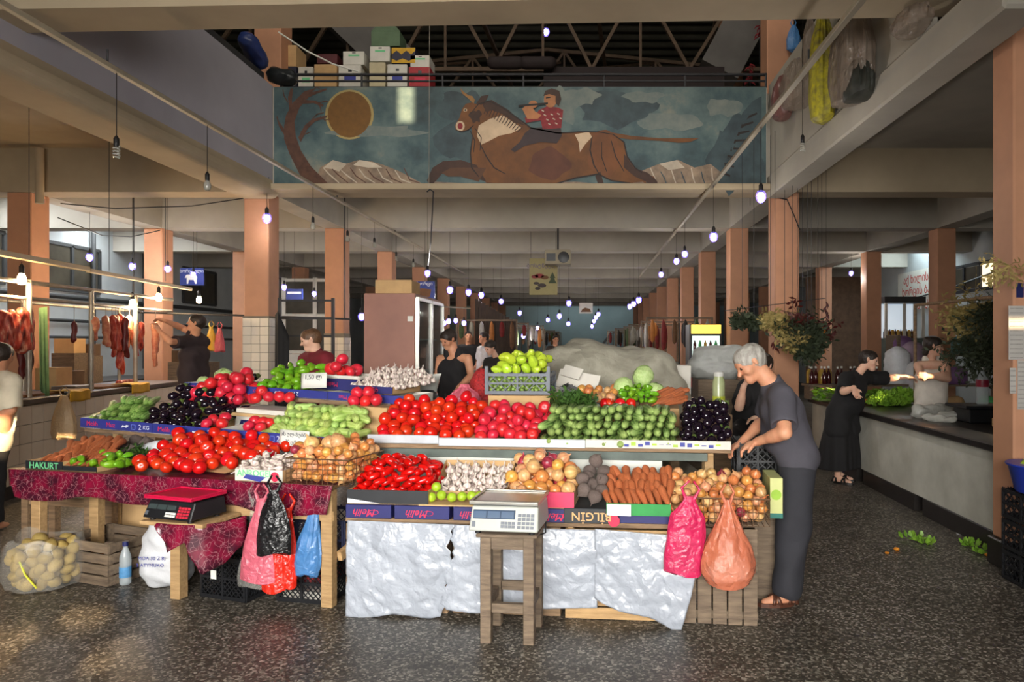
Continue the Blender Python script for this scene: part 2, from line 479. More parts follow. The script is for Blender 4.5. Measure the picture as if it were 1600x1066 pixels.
M_BLACKST = mat('black_stone', (40, 36, 34), 0.35, 0.3, 12)

f = MB().box((-14, -7, -0.12), (14, 46, 0)).build('floor', floor_material()); struct(f, 'worn dark terrazzo market floor')

YROWS = [10.0, 13.1, 16.4, 19.7, 23.0, 26.3, 29.6, 32.9, 36.2, 39.5]
XL2, XL1, XR1, XR2 = -8.05, -4.68, 2.86, 6.72
ZB, ZS, ZG = 3.76, 4.38, 5.16                 # beam soffit, slab soffit, gallery floor
cw = 0.175
# columns
colm = MB().box((-cw, -cw, 0), (cw, cw, ZB)).mesh('column', M_SALMON, bevel=0.012)
for Y in YROWS:
    for X in (XL2, XL1, XR1, XR2):
        o = obj('column', colm, None, T(X, Y + cw, 0)); struct(o, 'salmon painted concrete column of the hall')
for X in (XL2, XL1 - 0.30, XR2):
    o = obj('column', colm, None, T(X, 5.3, 0)); struct(o, 'salmon painted concrete column of the hall')
# near column at the right edge of the picture, with a dark base
nc = MB().box((2.98, 4.90, 0.2), (3.42, 5.16, 4.12)).build('column', M_SALMON, bevel=0.012); struct(nc, 'salmon painted concrete column beside the low counter')
struct(MB().box((2.95, 4.87, 0), (3.45, 5.18, 0.2)).build('baseboard_right', M_BLACKST, bevel=0.01), 'dark base of the near column')
# beams across the hall
for i, Y in enumerate(YROWS):
    o = MB().box((-11, Y - 0.02, ZB), (9, Y + 2*cw + 0.02, ZS)).build('beam', M_OFFW if i else M_BEIGE); struct(o, 'concrete cross beam of the hall ceiling')
for X in (XL2, XL1, XR1, XR2):
    for j, Y in enumerate(YROWS[:-1]):
        o = MB().box((X - cw - 0.01, Y + 2*cw + 0.021, ZB), (X + cw + 0.01, YROWS[j+1] - 0.021, ZS)).build('beam', M_OFFW); struct(o, 'concrete long beam of the hall ceiling')
# slab over the hall, with the atrium left open in front
struct(MB().box((-11, 10.0, ZS), (9, 42, ZG)).build('ceiling', M_OFFW), 'dull white concrete ceiling')
struct(MB().box((-11, 2.0, ZS), (XL1 - 0.02, 9.98, ZG - 0.3)).build('ceiling_left', M_BEIGE), 'beige ceiling over the meat counters')
struct(MB().box((XR1 + 0.2, 4.0, ZS), (9, 9.98, ZG - 0.3)).build('ceiling_right', M_OFFW), 'dull ceiling over the herb counter')
struct(MB().box((-11, -6.0, 4.75), (9, 5.1, 5.0)).build('ceiling_front_blocker', M_DARKWALL), 'unseen front ceiling added to keep sky light out')  # unseen, added to keep sky light off the foreground
# front cross beam nearest the camera
fb = MB(); y0, y1 = 5.12, 5.5
fb.add([(-5.2, y0, 4.02), (3.42, y0, 4.17), (3.42, y1, 4.17), (-5.2, y1, 4.02), (-5.2, y0, 5.1), (3.42, y0, 5.1), (3.42, y1, 5.1), (-5.2, y1, 5.1)],
       [(0,3,2,1),(4,5,6,7),(0,1,5,4),(1,2,6,5),(2,3,7,6),(3,0,4,7)])
struct(fb.build('beam', M_BEIGE), 'beige front beam crossing the top of the picture')
struct(MB().box((-11, 5.12, ZB), (-5.21, 5.5, ZS)).build('beam', M_BEIGE), 'beige front beam of the meat aisle')
struct(MB().box((3.43, 5.12, ZB), (9, 5.5, ZS)).build('beam', M_OFFW), 'dull front beam of the herb aisle')
# left gallery parapet with a rounded edge beam
def extr(prof, ya, yb, name, m):
    b = MB(); n = len(prof)
    b.add([(x, ya, z) for x, z in prof] + [(x, yb, z) for x, z in prof], [tuple(range(n)), tuple(range(2*n-1, n-1, -1))] + [(i, i+n, (i+1)%n+n, (i+1)%n) for i in range(n)])
    return b.build(name, m)
xi = XL1 + cw + 0.12                                  # atrium side
ZE = ZB - 0.10
prof = [(xi - 0.46, ZE), (xi - 0.06, ZE)]
for k in range(7):
    a = -pi/2 + pi/2 * k / 6
    prof.append((xi - 0.06 + 0.10 * cos(a), ZE + 0.10 + 0.10 * sin(a)))
prof += [(xi + 0.04, ZE + 0.14), (xi + 0.022, ZE + 0.22), (xi - 0.46, ZE + 0.22)]
struct(extr(prof, 5.15, 9.97, 'beam', M_BEIGE), 'rounded beige edge beam under the grey parapet')
struct(MB().box((xi - 0.12, 5.15, ZE + 0.221), (xi + 0.02, 9.97, 5.20)).build('wall_left_parapet', M_GREYW), 'grey plastered gallery parapet')
# right gallery parapet and its edge beam
xr = XR1 - cw - 0.13
struct(MB().box((xr, 4.3, ZB - .10), (xr + 0.31, 9.97, ZB + 0.20)).build('beam', M_OFFW, bevel=0.02), 'dull white edge beam under the parapet hung with bags')
struct(MB().box((xr + 0.04, 5.51, ZB + 0.201), (xr + 0.2, 9.97, 5.26)).build('wall_right_parapet', M_OFFW), 'dull white gallery parapet hung with bags')
struct(MB().box((xr - 0.02, 9.90, ZB), (xr + 0.12, 9.975, 4.9)).build('trim_1', M_OFFW), 'pale corner strip beside the mural')
# parapet that carries the mural, a ledge beneath it
struct(MB().box((xi + 0.03, 9.80, ZB + 0.07), (xr - 0.03, 9.975, 5.17)).build('wall_back_parapet', M_OFFW), 'parapet wall carrying the mural')
struct(MB().box((xi - 0.1, 9.72, ZB - 0.02), (xr + 0.02, 9.978, ZB + 0.065)).build('trim_2', M_BEIGE, bevel=0.01), 'pale ledge under the mural')
# upper storey columns
for X, Y in ((XL1 - 0.02, 10.6), (XR1 + 0.02, 10.6), (XR1 + 0.02, 14.0)):
    o = MB().box((-0.2, -0.2, 0), (0.2, 0.2, 4.4)).build('column', M_SALMON, None, T(X, Y, ZG), bevel=0.012); struct(o, 'salmon upper storey column above the gallery')
# outer walls
struct(MB().box((-11.2, -6, 0), (-11, 44, 13)).build('wall_left', M_COOLW), 'pale outer wall behind the meat counters')
ph_ = W(1478, 582, 7.75); th_ = (9.1 - ph_.x) / -SUN_DIR.x; qh_ = ph_ - SUN_DIR * th_; hy, hz = qh_.y, qh_.z  # unseen opening added so a sun patch reaches the woman in white
wr = MB(); wr.box((9, -6, 0), (9.2, hy - .4, 13)); wr.box((9, hy + .4, 0), (9.2, 44, 13)); wr.box((9, hy - .4, 0), (9.2, hy + .4, hz - .2)); wr.box((9, hy - .4, hz + .2), (9.2, hy + .4, 13))
struct(wr.build('wall_right', M_COOLW, recalc=False), 'pale outer wall behind the herb counter')
struct(MB().box((-11.2, 43, 0), (9.2, 43.2, 13)).build('wall_back', mat('far_teal_plaster', (140, 152, 150), 0.85, 0.15, 0.5)), 'far end wall of the hall')
# roof: corrugated sheet falling away from the camera
def roof_fn(u, v):
    X = -11 + 20 * u; Y = 4.5 + 26 * v
    return (X, Y, 11.2 - 0.22 * (Y - 4.5) + 0.035 * sin(Y * 2*pi/0.28))
rb = MB(); rb.grid(roof_fn, 2, 560, True); struct(rb.build('roof', M_ROOF, recalc=False), 'dark corrugated roof over the gallery')
struct(MB().box((-11, -6, 12.0), (9, 4.6, 12.1)).build('roof', M_DARKWALL), 'front roof')
# inclined concrete roof frames
M_CONC = mat('raw_concrete', (120, 116, 112), 0.9, 0.2, 1.2)
for a, b, w in ((W(452, -60, 13.5), W(640, 122, 13.5), 0.75), (W(1215, -60, 13.5), W(1118, 122, 13.5), 0.75)):
    o = MB().bar(a, b, w, 0.9, up=(0, 1, 0)).build('beam', M_CONC); struct(o, 'raw concrete inclined roof frame')
# trusses
def truss(Y, ztop, zbot, x0, x1, n, name='beam'):
    b = MB(); w = 0.075
    zt = lambda x: ztop - 0.10 * abs(x + 0.9)
    b.bar((x0, Y, zbot), (x1, Y, zbot), w); b.bar((x0, Y, zt(x0)), (-0.9, Y, zt(-0.9)), w); b.bar((-0.9, Y, zt(-0.9)), (x1, Y, zt(x1)), w)
    for i in range(n):
        xa = x0 + (x1 - x0) * i / n; xb = x0 + (x1 - x0) * (i + 1) / n; xm = (xa + xb) / 2
        b.bar((xa, Y, zbot), (xm, Y, zt(xm)), w * 0.8); b.bar((xm, Y, zt(xm)), (xb, Y, zbot), w * 0.8); b.bar((xm, Y, zbot), (xm, Y, zt(xm)), w * 0.6)
    o = b.build('roof_beam', M_RUST); struct(o, 'rusty steel roof truss')
truss(13.2, 8.6, 6.75, -7.2, 5.6, 7); truss(16.5, 8.5, 6.9, -8, 7, 7); truss(20.0, 8.0, 6.6, -9, 8, 8)
o = MB()
for x in (-4.4, -2.2, 0.0, 2.2, 4.4):
    o.bar((x, 10.5, 7.9), (x + 0.9, 20.4, 7.2), 0.07); o.bar((x, 13.2, 6.75), (x + 1.6, 16.5, 8.2), 0.05); o.bar((x + 1.2, 16.5, 6.9), (x - 0.6, 20, 7.7), 0.05)
struct(o.build('roof_beam', M_RUST), 'rusty steel roof purlins and braces')
# unseen facade added behind the camera, its openings shaped to throw sun patches
FY = -5.6
def sun_hole(P, w, h):
    P = Vector(P); t = (P.y - FY) / SUN_DIR.y; q = P - SUN_DIR * t
    return (q.x - w/2, q.x + w/2, q.z - h/2, q.z + h/2)
HOLES = [sun_hole((-3.50, 3.45, 0), 1.3, 0.26), sun_hole((-2.95, 4.15, 0), 0.28, 0.07), sun_hole((-2.45, 3.55, 0), 0.16, 0.06),
         sun_hole(W(88, 708, 7.3), 0.50, 0.34), sun_hole(W(635, 163, 9.8), 0.22, 0.50), sun_hole(W(1590, 505, 4.9), 0.34, 0.05)]
xs = sorted({-11.0, 9.0, *[round(v, 4) for h in HOLES for v in h[:2]]}); zs = sorted({0.0, 12.0, *[round(v, 4) for h in HOLES for v in h[2:]]})
fc = MB()
for i in range(len(xs) - 1):
    for j in range(len(zs) - 1):
        cx, cz = (xs[i] + xs[i+1]) / 2, (zs[j] + zs[j+1]) / 2
        if any(h[0] < cx < h[1] and h[2] < cz < h[3] for h in HOLES): continue
        fc.box((xs[i], FY - 0.02, zs[j]), (xs[i+1], FY, zs[j+1]))
struct(fc.build('wall_front_sunmask', M_DARKWALL, recalc=False), 'unseen added facade wall with openings that shape the sun patches')
# ================================================================== PRODUCE: shapes shared by all copies
def lobed(k, amt, ph=0.0):
    return lambda t, i, r, z: (r * (1 + amt * cos(k * t + ph)), z)
def sph_prof(r, m=9, squash=1.0, dimple=0.0):
    out = []
    for i in range(m + 1):
        a = pi * i / m; rr = max(0.0006, r * sin(a)); z = -r * squash * cos(a)
        if dimple and i >= m - 1: z -= dimple * r * (1.0 if i == m else 0.15)
        out.append((rr, z))
    return out
def bend(me, k):
    """bend a mesh that runs along Z into an arc"""
    for v in me.vertices: v.co.x += k * v.co.z ** 2
    return me
M_TOM = mat('tomato_red', (214, 44, 22), 0.22, 0.1, 10, rgb2=(200, 32, 18), rnd=0.10, rnd_hue=0.006, spec=0.55)
M_TOMP = mat('tomato_pink', (214, 42, 56), 0.32, 0.1, 12, rgb2=(198, 36, 50), rnd=0.10, rnd_hue=0.005, spec=0.5)
M_PLUM = mat('plum_tomato_red', (208, 16, 12), 0.18, 0.1, 10, rgb2=(190, 14, 10), rnd=0.12, spec=0.6)
M_CALYX = mat('green_calyx', (96, 118, 52), 0.6, 0.3, 30)
M_STEM = mat('pale_green_stem', (120, 150, 60), 0.6, 0.3, 30)
M_CUC = striped('cucumber_skin', (74, 102, 46), (128, 152, 84), 9, 0.42, 0.16, 0.01, tip=((156, 180, 104), -0.9, -2.0))
M_CUCP = striped('pale_cucumber_skin', (108, 152, 66), (160, 192, 110), 8, 0.42, 0.14, 0.012)
M_ZUC = striped('pale_squash_skin', (160, 186, 92), (186, 206, 124), 7, 0.45, 0.16, 0.02)
M_EGG = mat('aubergine_skin', (26, 14, 28), 0.12, 0.3, 6, rgb2=(16, 9, 18), rnd=0.2, spec=0.7)
M_PEP = mat('green_pepper_skin', (120, 172, 34), 0.25, 0.2, 9, rgb2=(92, 150, 26), rnd=0.14, rnd_hue=0.015)
M_PEPP = mat('pale_pepper_skin', (190, 210, 60), 0.25, 0.15, 9, rgb2=(164, 196, 48), rnd=0.1, rnd_hue=0.012)
M_GAR = striped('garlic_skin', (226, 216, 202), (190, 168, 164), 6, 0.6, 0.12, 0.0, 0.4)
M_ONI = striped('onion_skin', (212, 148, 80), (198, 124, 64), 9, 0.30, 0.16, 0.02, 0.45)
M_ONIP = striped('pale_onion_skin', (214, 170, 116), (200, 142, 96), 9, 0.36, 0.14, 0.02, 0.45)
M_ONIR = striped('red_onion_skin', (170, 62, 74), (130, 36, 52), 9, 0.3, 0.14, 0.01, 0.45)
M_BEET = mat('beetroot_skin', (128, 114, 106), 0.85, 0.3, 14, rgb2=(92, 76, 72), bump=0.5, bscale=40, rnd=0.14)
M_CAR = mat('carrot_skin', (192, 106, 58), 0.65, 0.2, 10, rgb2=(158, 86, 52), bump=0.3, bscale=60, rnd=0.12)
M_LIME = mat('lime_skin', (168, 196, 50), 0.35, 0.15, 8, rgb2=(148, 182, 40), rnd=0.08)
M_CAB = mat('cabbage_leaf', (196, 216, 150), 0.45, 0.15, 5, rgb2=(168, 198, 120), bump=0.3, bscale=10, rnd=0.05)
M_POT = mat('potato_skin', (190, 164, 92), 0.7, 0.2, 10, rgb2=(160, 134, 74), bump=0.3, bscale=30, rnd=0.12)
M_HERB = mat('herb_green', (70, 104, 40), 0.55, 0.3, 8, rgb2=(46, 78, 30), rnd=0.2)
M_LETT = mat('lettuce_green', (140, 180, 60), 0.5, 0.25, 12, rgb2=(104, 150, 44), rnd=0.15)

def m_tomato(m, sq=0.86, k=5, name='tomato'):
    b = MB(); b.lathe(sph_prof(1.0, 9, sq, 0.22), 14, fn=lobed(k, 0.025)); return b.mesh(name, m)
TOMATO = [(m_tomato(M_TOM, 0.86), ()), (m_tomato(M_TOM, 0.95, 4), ())]
TOMATOP = [(m_tomato(M_TOMP, 0.84, 6), ()), (m_tomato(M_TOMP, 0.92, 5), ())]
def m_plum():
    b = MB(); b.lathe([(max(.002, .62 * sin(pi*i/9) ** 0.75), -1.25 * cos(pi*i/9)) for i in range(10)], 12, fn=lobed(3, 0.05)); return b.mesh('plum_tomato', M_PLUM)
PLUM = [(m_plum(), ())]
def m_cuc(m, L=2.0, r=0.5, bnd=0.05, name='cucumber'):
    b = MB(); n = 10
    prof = [(max(.004, r * (1 - abs(2*i/n - 1) ** 3.2) ** 0.5 * (0.93 + 0.07 * sin(i * 2))), L * (i / n - 0.5) * 2 * 0.5 * 2) for i in range(n + 1)]
    b.lathe(prof, 12); return bend(b.mesh(name, m), bnd)
CUC = [(m_cuc(M_CUC), ()), (m_cuc(M_CUC, 1.9, 0.52, -0.04), ())]
CUCP = [(m_cuc(M_CUCP, 2.3, 0.46, 0.07), ()), (m_cuc(M_CUCP, 2.4, 0.48, -0.05), ())]
ZUC = [(m_cuc(M_ZUC, 1.5, 0.5, 0.06, 'squash'), ()), (m_cuc(M_ZUC, 1.3, 0.55, -0.05, 'squash'), ())]
def m_egg(L=1.9):
    b = MB(); prof = []
    for i in range(11):
        t = i / 10; r = (0.62 * sin(pi * (0.04 + 0.93 * t) ** 0.8 if t < 1 else 0.0) ** 0.8) * (1.0 - 0.42 * t ** 2)
        prof.append((max(.01, abs(r)), L * (t - 0.5)))
    prof[-1] = (0.05, L * 0.5)
    b.lathe(prof, 14); body = bend(b.mesh('aubergine', M_EGG), 0.06)
    c = MB(); c.lathe([(0.40, L*0.34), (0.33, L*0.42), (0.2, L*0.49), (0.075, L*0.52), (0.06, L*0.66), (0.02, L*0.67)], 10, fn=lambda t, k, r, z: (r, z - (0.22 * abs(cos(2.5*t)) if k == 0 else 0)))
    cal = bend(c.mesh('calyx', M_CALYX), 0.06)
    return (body, (('calyx', cal),))
EGG = [m_egg(1.9), m_egg(1.6)]; EGGN = [(EGG[0][0], ()), (EGG[1][0], ())]
def m_pep(m, L, w, k, bnd, name='pepper'):
    b = MB(); n = 9; prof = []
    for i in range(n + 1):
        t = i / n; r = w * (0.25 + 1.0 * sin(pi * min(1, 0.14 + 0.80 * t)) ** 0.8) * (0.55 + 0.5 * t)
        prof.append((max(.02, r if 0 < i < n else r * 0.35), L * (t - 0.5) - (0.12 * w if i == n else 0)))
    b.lathe(prof, 14, fn=lobed(k, 0.10)); body = bend(b.mesh(name, m), bnd)
    c = MB(); c.tube([(0, 0, L*0.46), (0.02, 0, L*0.56), (0.10, 0.02, L*0.70)], [0.15, 0.07, 0.06], 7); st = bend(c.mesh('stalk', M_STEM), bnd)
    return (body, (('stalk', st),))
PEP = [m_pep(M_PEP, 2.1, 0.62, 3, 0.08), m_pep(M_PEP, 1.7, 0.66, 4, -0.05), m_pep(M_PEP, 2.3, 0.52, 3, 0.12)]
PEPP = [m_pep(M_PEPP, 2.0, 0.66, 4, 0.05), m_pep(M_PEPP, 1.7, 0.70, 3, -0.05)]
def m_gar():
    b = MB(); prof = [(0.12, -0.68), (0.55, -0.66), (0.92, -0.35), (1.0, -0.05), (0.86, 0.3), (0.5, 0.58), (0.22, 0.75), (0.15, 1.05), (0.13, 1.75), (0.05, 1.8)]
    b.lathe(prof, 14, fn=lambda t, k, r, z: (r * (1 + (0.10 * cos(7*t) if 0 < k < 6 else 0)), z)); return (bend(b.mesh('garlic_bulb', M_GAR), 0.12), ())
GAR = [m_gar()]
def m_oni(m, name='onion'):
    b = MB(); prof = [(0.06, -0.92), (0.3, -0.88), (0.7, -0.68), (0.95, -0.3), (1.0, 0.05), (0.86, 0.45), (0.52, 0.76), (0.22, 0.92), (0.12, 1.12), (0.09, 1.35), (0.02, 1.36)]
    b.lathe(prof, 14); return (b.mesh(name, m), ())
ONI = [m_oni(M_ONI)] * 5 + [m_oni(M_ONIP)] * 4 + [m_oni(M_ONIR)]; ONIRED = ONI[-1]
ONIP = [ONI[5]] * 6 + [ONI[0]] * 7 + [ONIRED]
def m_beet():
    b = MB(); prof = [(0.03, -1.5), (0.08, -1.1), (0.4, -0.85), (0.85, -0.45), (1.0, 0.0), (0.9, 0.42), (0.55, 0.74), (0.25, 0.82), (0.22, 1.0), (0.05, 1.02)]
    b.lathe(prof, 12, fn=lobed(3, 0.06)); return (b.mesh('beetroot', M_BEET), ())
BEET = [m_beet()]
def m_car():
    b = MB(); n = 9; prof = [(max(.02, 0.42 * (i / n) ** 0.5 * (1 + 0.05 * sin(i * 2.7)) * (1.0 if i < n else 0.45)), 3.0 * (i / n - 0.5)) for i in range(n + 1)]
    b.lathe(prof, 10); return (bend(b.mesh('carrot', M_CAR), 0.05), ())
CAR = [m_car()]
def m_lime():
    b = MB(); prof = [(0.02, -1.12), (0.16, -1.0), (0.55, -0.82), (0.9, -0.42), (1.0, 0), (0.9, 0.42), (0.55, 0.82), (0.15, 0.98), (0.02, 1.02)]
    b.lathe(prof, 12); return (b.mesh('lime', M_LIME), ())
LIME = [m_lime()]
def m_pot(s):
    b = MB(); b.lathe(sph_prof(1.0, 8, 1.25), 12, fn=lambda t, k, r, z: (r * (1 + 0.08 * sin(3*t + k*s)), z + 0.06 * cos(2*t + s))); return (b.mesh('potato', M_POT), ())
POT = [m_pot(1.3), m_pot(2.1)]
def m_cabbage():
    b = MB(); b.lathe(sph_prof(1.0, 10, 0.92), 18, fn=lobed(5, 0.03)); body = b.mesh('cabbage', M_CAB)
    leaves = []
    for k in range(6):
        a = 2*pi*k/6 + 0.3; g = MB()
        def fn(u, v, a=a):
            ph = a + (u - 0.5) * 1.7 * sin(pi * (0.25 + 0.7 * v)); th = -1.15 + 2.2 * v; rr = 1.02 + 0.05 * (abs(u - 0.5) * 2) ** 2 + 0.02 * sin(9*u) + (0.05 * v)
            return (rr * cos(th) * cos(ph), rr * cos(th) * sin(ph), rr * 0.93 * sin(th))
        g.grid(fn, 7, 8); leaves.append(('leaf', g.mesh('leaf', M_CAB, recalc=False)))
    return (body, tuple(leaves))
CABB = [m_cabbage()]

def place(name, var, M, label, cat, group=None):
    me, ch = var
    o = obj(name, me, None, M); tag(o, label, cat, group)
    for cn, cm in ch: obj(cn, cm, o)
    return o
def rrot(rg=R):
    q = np.array([rg.gauss(0, 1) for _ in range(4)]); q /= np.linalg.norm(q)
    from mathutils import Quaternion
    return Quaternion(q.tolist()).to_matrix().to_4x4()
def buried(Q, flat=1.0):
    """True for balls that others cover completely, seen from the camera or a step to either side"""
    hid = np.ones(len(Q), bool); C = Q[:, :3]; rad = Q[:, 3]
    for cx in (-1.2, 0.0, 1.2):
        o = np.array((cx, 0.0, EYE))
        for a in [None] + [i * pi / 4 for i in range(8)]:
            d = C - o; dn = d / np.linalg.norm(d, axis=1)[:, None]
            x = np.cross(dn, (0, 0, 1)); x /= np.linalg.norm(x, axis=1)[:, None]; y = np.cross(x, dn)
            tgt = C if a is None else C + 0.9 * rad[:, None] * (cos(a) * x + sin(a) * y)
            tv = tgt - o; tl = np.linalg.norm(tv, axis=1); tn = tv / tl[:, None]
            rel = C[None] - o; al = np.einsum('ijk,ik->ij', np.broadcast_to(rel, (len(Q),) + rel.shape[1:]), tn)
            ds = np.sqrt(np.maximum((rel ** 2).sum(-1) - al ** 2, 0))
            blk = (ds < 0.92 * rad[None]) & (al < tl[:, None] - 0.25 * rad[:, None]); np.fill_diagonal(blk, False)
            hid &= blk.any(1)
            if not hid.any(): return hid
    return hid
def heap(fr, u0, u1, v0, v1, base, prof, r, variants, name, label, cat, group, orient='any', jit=0.12, tight=0.93, sc=None, cmax=300, seed=1, w0=0.0, flat=1.0, nmax=400):
    """deposit balls one after another at the lowest free spot under the surface prof(u, v); base(u, v) is the support."""
    rg = np.random.default_rng(seed); rr = random.Random(seed)
    P = np.zeros((0, 4)); out = []
    while len(P) < nmax:
        ri = r * (1 + jit * (rg.random() * 2 - 1))
        m = 160
        U = u0 + ri*.8 + (u1 - u0 - 1.6*ri) * rg.random(m); Vv = v0 + ri*.8 + (v1 - v0 - 1.6*ri) * rg.random(m)
        B = np.array([base(a, b) for a, b in zip(U, Vv)]) + ri * flat
        if len(P):
            d2 = (U[:, None] - P[:, 0]) ** 2 + (Vv[:, None] - P[:, 1]) ** 2
            s = (ri + P[:, 3]) * tight
            h = np.where(d2 < s ** 2, P[:, 2] + flat * np.sqrt(np.maximum(s ** 2 - d2, 0)), -9)
            Z = np.maximum(B, h.max(1))
        else: Z = B
        top = np.array([prof(a, b) for a, b in zip(U, Vv)])
        sc_ = Z + ri * flat - top
        i = int(np.argmin(sc_))
        if sc_[i] > 0.0: break
        P = np.vstack([P, [U[i], Vv[i], Z[i], ri]])
    hidden = buried(np.array([list(fr.at(q[0], q[1], q[2] + w0)) + [q[3]] for q in P]), flat)
    for k_, (u, v, z, ri) in enumerate(P):
        if hidden[k_]: continue          # buried, nothing of it shows
        if orient == 'any': Rm = rrot(rr)
        elif orient == 'up': Rm = RX(rr.uniform(-.5, .5)) @ RY(rr.uniform(-.5, .5)) @ RZ(rr.uniform(0, 6.28))
        elif orient == 'lie': Rm = RZ(rr.uniform(0, 6.28)) @ RX(radians(90) + rr.uniform(-.4, .4)) @ RZ(rr.uniform(0, 6.28))
        else: Rm = orient(rr, u, v)
        var = variants[rr.randrange(len(variants))]
        M = fr.M @ T(u, v, z + w0) @ Rm @ Matrix.Scale(ri * (sc or 1.0), 4)
        out.append(place(name, var, M, label, cat, group))
    return out
def toward(rr, u, v, yaw=0.35, pitch=0.25, yc=0.0):
    """long axis pointing at the viewer (stem end away)"""
    return RZ(yc + rr.uniform(-yaw, yaw)) @ RX(radians(-90) + rr.uniform(-pitch, pitch) + 0.25) @ RZ(rr.uniform(0, 6.28))
def stack(fr, u0, u1, v0, w0, rows, r, dv, dw, half, variants, name, label, cat, group, yaw=0.15, yc=0.0, pitch=0.22, seed=1, shrink=0.0, sc=1.0, jit=0.12):
    """rows of long produce laid like logs, ends towards the viewer"""
    rr = random.Random(seed); out = []
    for k in range(rows):
        a, b = u0 + shrink * k, u1 - shrink * k
        n = max(1, int((b - a) / (2 * r * 0.95)))
        for j in range(n):
            s = 1 + rr.uniform(-jit, jit)
            u = a + (j + 0.5 + (0.25 if k % 2 else -0.25)) * (b - a) / n
            v = v0 + dv * k + half * 0.9 + rr.uniform(-.012, .012); w = w0 + r + dw * k + rr.uniform(-.004, .006) + half * sin(pitch) * 0.6
            Rm = RZ(yc + rr.gauss(0, yaw)) @ RX(radians(-90) + pitch + rr.uniform(-.06, .06)) @ RZ(rr.uniform(0, 6.28))
            var = variants[rr.randrange(len(variants))]
            out.append(place(name, var, fr.M @ T(u, v, w) @ Rm @ Matrix.Scale(2 * r * s * sc, 4), label, cat, group))
    return out
# ================================================================== THE STALL
M_WOODL = wood('pale_sawn_wood', (186, 152, 106), (156, 124, 84))
M_WOODM = wood('weathered_wood', (150, 122, 92), (112, 90, 68))
M_WOODG = wood('grey_old_wood', (128, 110, 90), (92, 78, 64))
M_CARD = mat('cardboard', (196, 160, 112), 0.85, 0.1, 6, bump=0.05)
M_CARDW = mat('white_cardboard', (212, 208, 198), 0.7, 0.08, 6)
M_BLUE = mat('blue_printed_card', (44, 52, 132), 0.55, 0.12, 5)
M_BLUED = mat('dark_blue_printed_card', (34, 36, 96), 0.55, 0.12, 5)
M_BLACKC = mat('black_printed_card', (34, 36, 40), 0.5, 0.2, 8)
M_PINKC = mat('pink_printed_card', (206, 46, 88), 0.5, 0.12, 8)
M_GREENC = mat('green_printed_card', (72, 160, 92), 0.5, 0.12, 8)
M_INKR = mat('pink_red_ink', (214, 40, 76), 0.6, 0.05)
M_INKW = mat('white_ink', (226, 230, 236), 0.6, 0.05)
M_INKB = mat('blue_ink', (58, 66, 150), 0.6, 0.05)
M_INKK = mat('dark_ink', (52, 54, 66), 0.6, 0.05)
M_INKG = mat('green_ink', (110, 200, 140), 0.6, 0.05)
M_INKO = mat('orange_ink', (206, 160, 106), 0.6, 0.05)
M_PAPER = mat('white_paper', (222, 222, 214), 0.7, 0.04, 8)
M_ALU = mat('pale_metal_strip', (198, 202, 208), 0.35, 0.12, 7, metal=0.35)
M_GREENB = mat('grey_green_board', (92, 102, 96), 0.7, 0.25, 5, bump=0.2)
M_WHITEB = mat('white_board', (210, 212, 204), 0.6, 0.06, 2)
def crumple(m, sc, st, dist=0.03):
    nt = m.node_tree; N, L = nt.nodes, nt.links; p = N['Principled BSDF']
    tc = N.new('ShaderNodeTexCoord'); prev = None
    for k, (s_, w_) in enumerate(((sc, 1.0), (sc * 2.7, 0.4))):
        no = N.new('ShaderNodeTexNoise'); no.inputs['Scale'].default_value = s_ * .8; L.new(tc.outputs['Object'], no.inputs['Vector'])
        mx = N.new('ShaderNodeMix'); mx.data_type = 'RGBA'; mx.inputs['Factor'].default_value = 0.35; L.new(tc.outputs['Object'], mx.inputs[6]); L.new(no.outputs['Color'], mx.inputs[7])
        v = N.new('ShaderNodeTexVoronoi'); v.feature = 'F1'; v.distance = 'MANHATTAN'; v.inputs['Scale'].default_value = s_; L.new(mx.outputs[2], v.inputs['Vector'])
        b = N.new('ShaderNodeBump'); b.inputs['Strength'].default_value = st * w_; b.inputs['Distance'].default_value = dist / (1 + 1.5 * k); L.new(v.outputs['Distance'], b.inputs['Height'])
        if prev: L.new(prev.outputs['Normal'], b.inputs['Normal'])
        prev = b
    L.new(prev.outputs['Normal'], p.inputs['Normal'])
M_SHEET = mat('silver_plastic_sheet', (160, 166, 176), 0.26, 0.05, 4, spec=0.6)
crumple(M_SHEET, 5.0, 0.55)
M_BLACKP = mat('black_plastic', (26, 27, 30), 0.42, 0.2, 9)
M_GREYP = mat('grey_plastic', (92, 98, 108), 0.45, 0.15, 9)
M_WIRE = mat('brown_wire', (120, 92, 66), 0.5, 0.2, 20, metal=0.5)
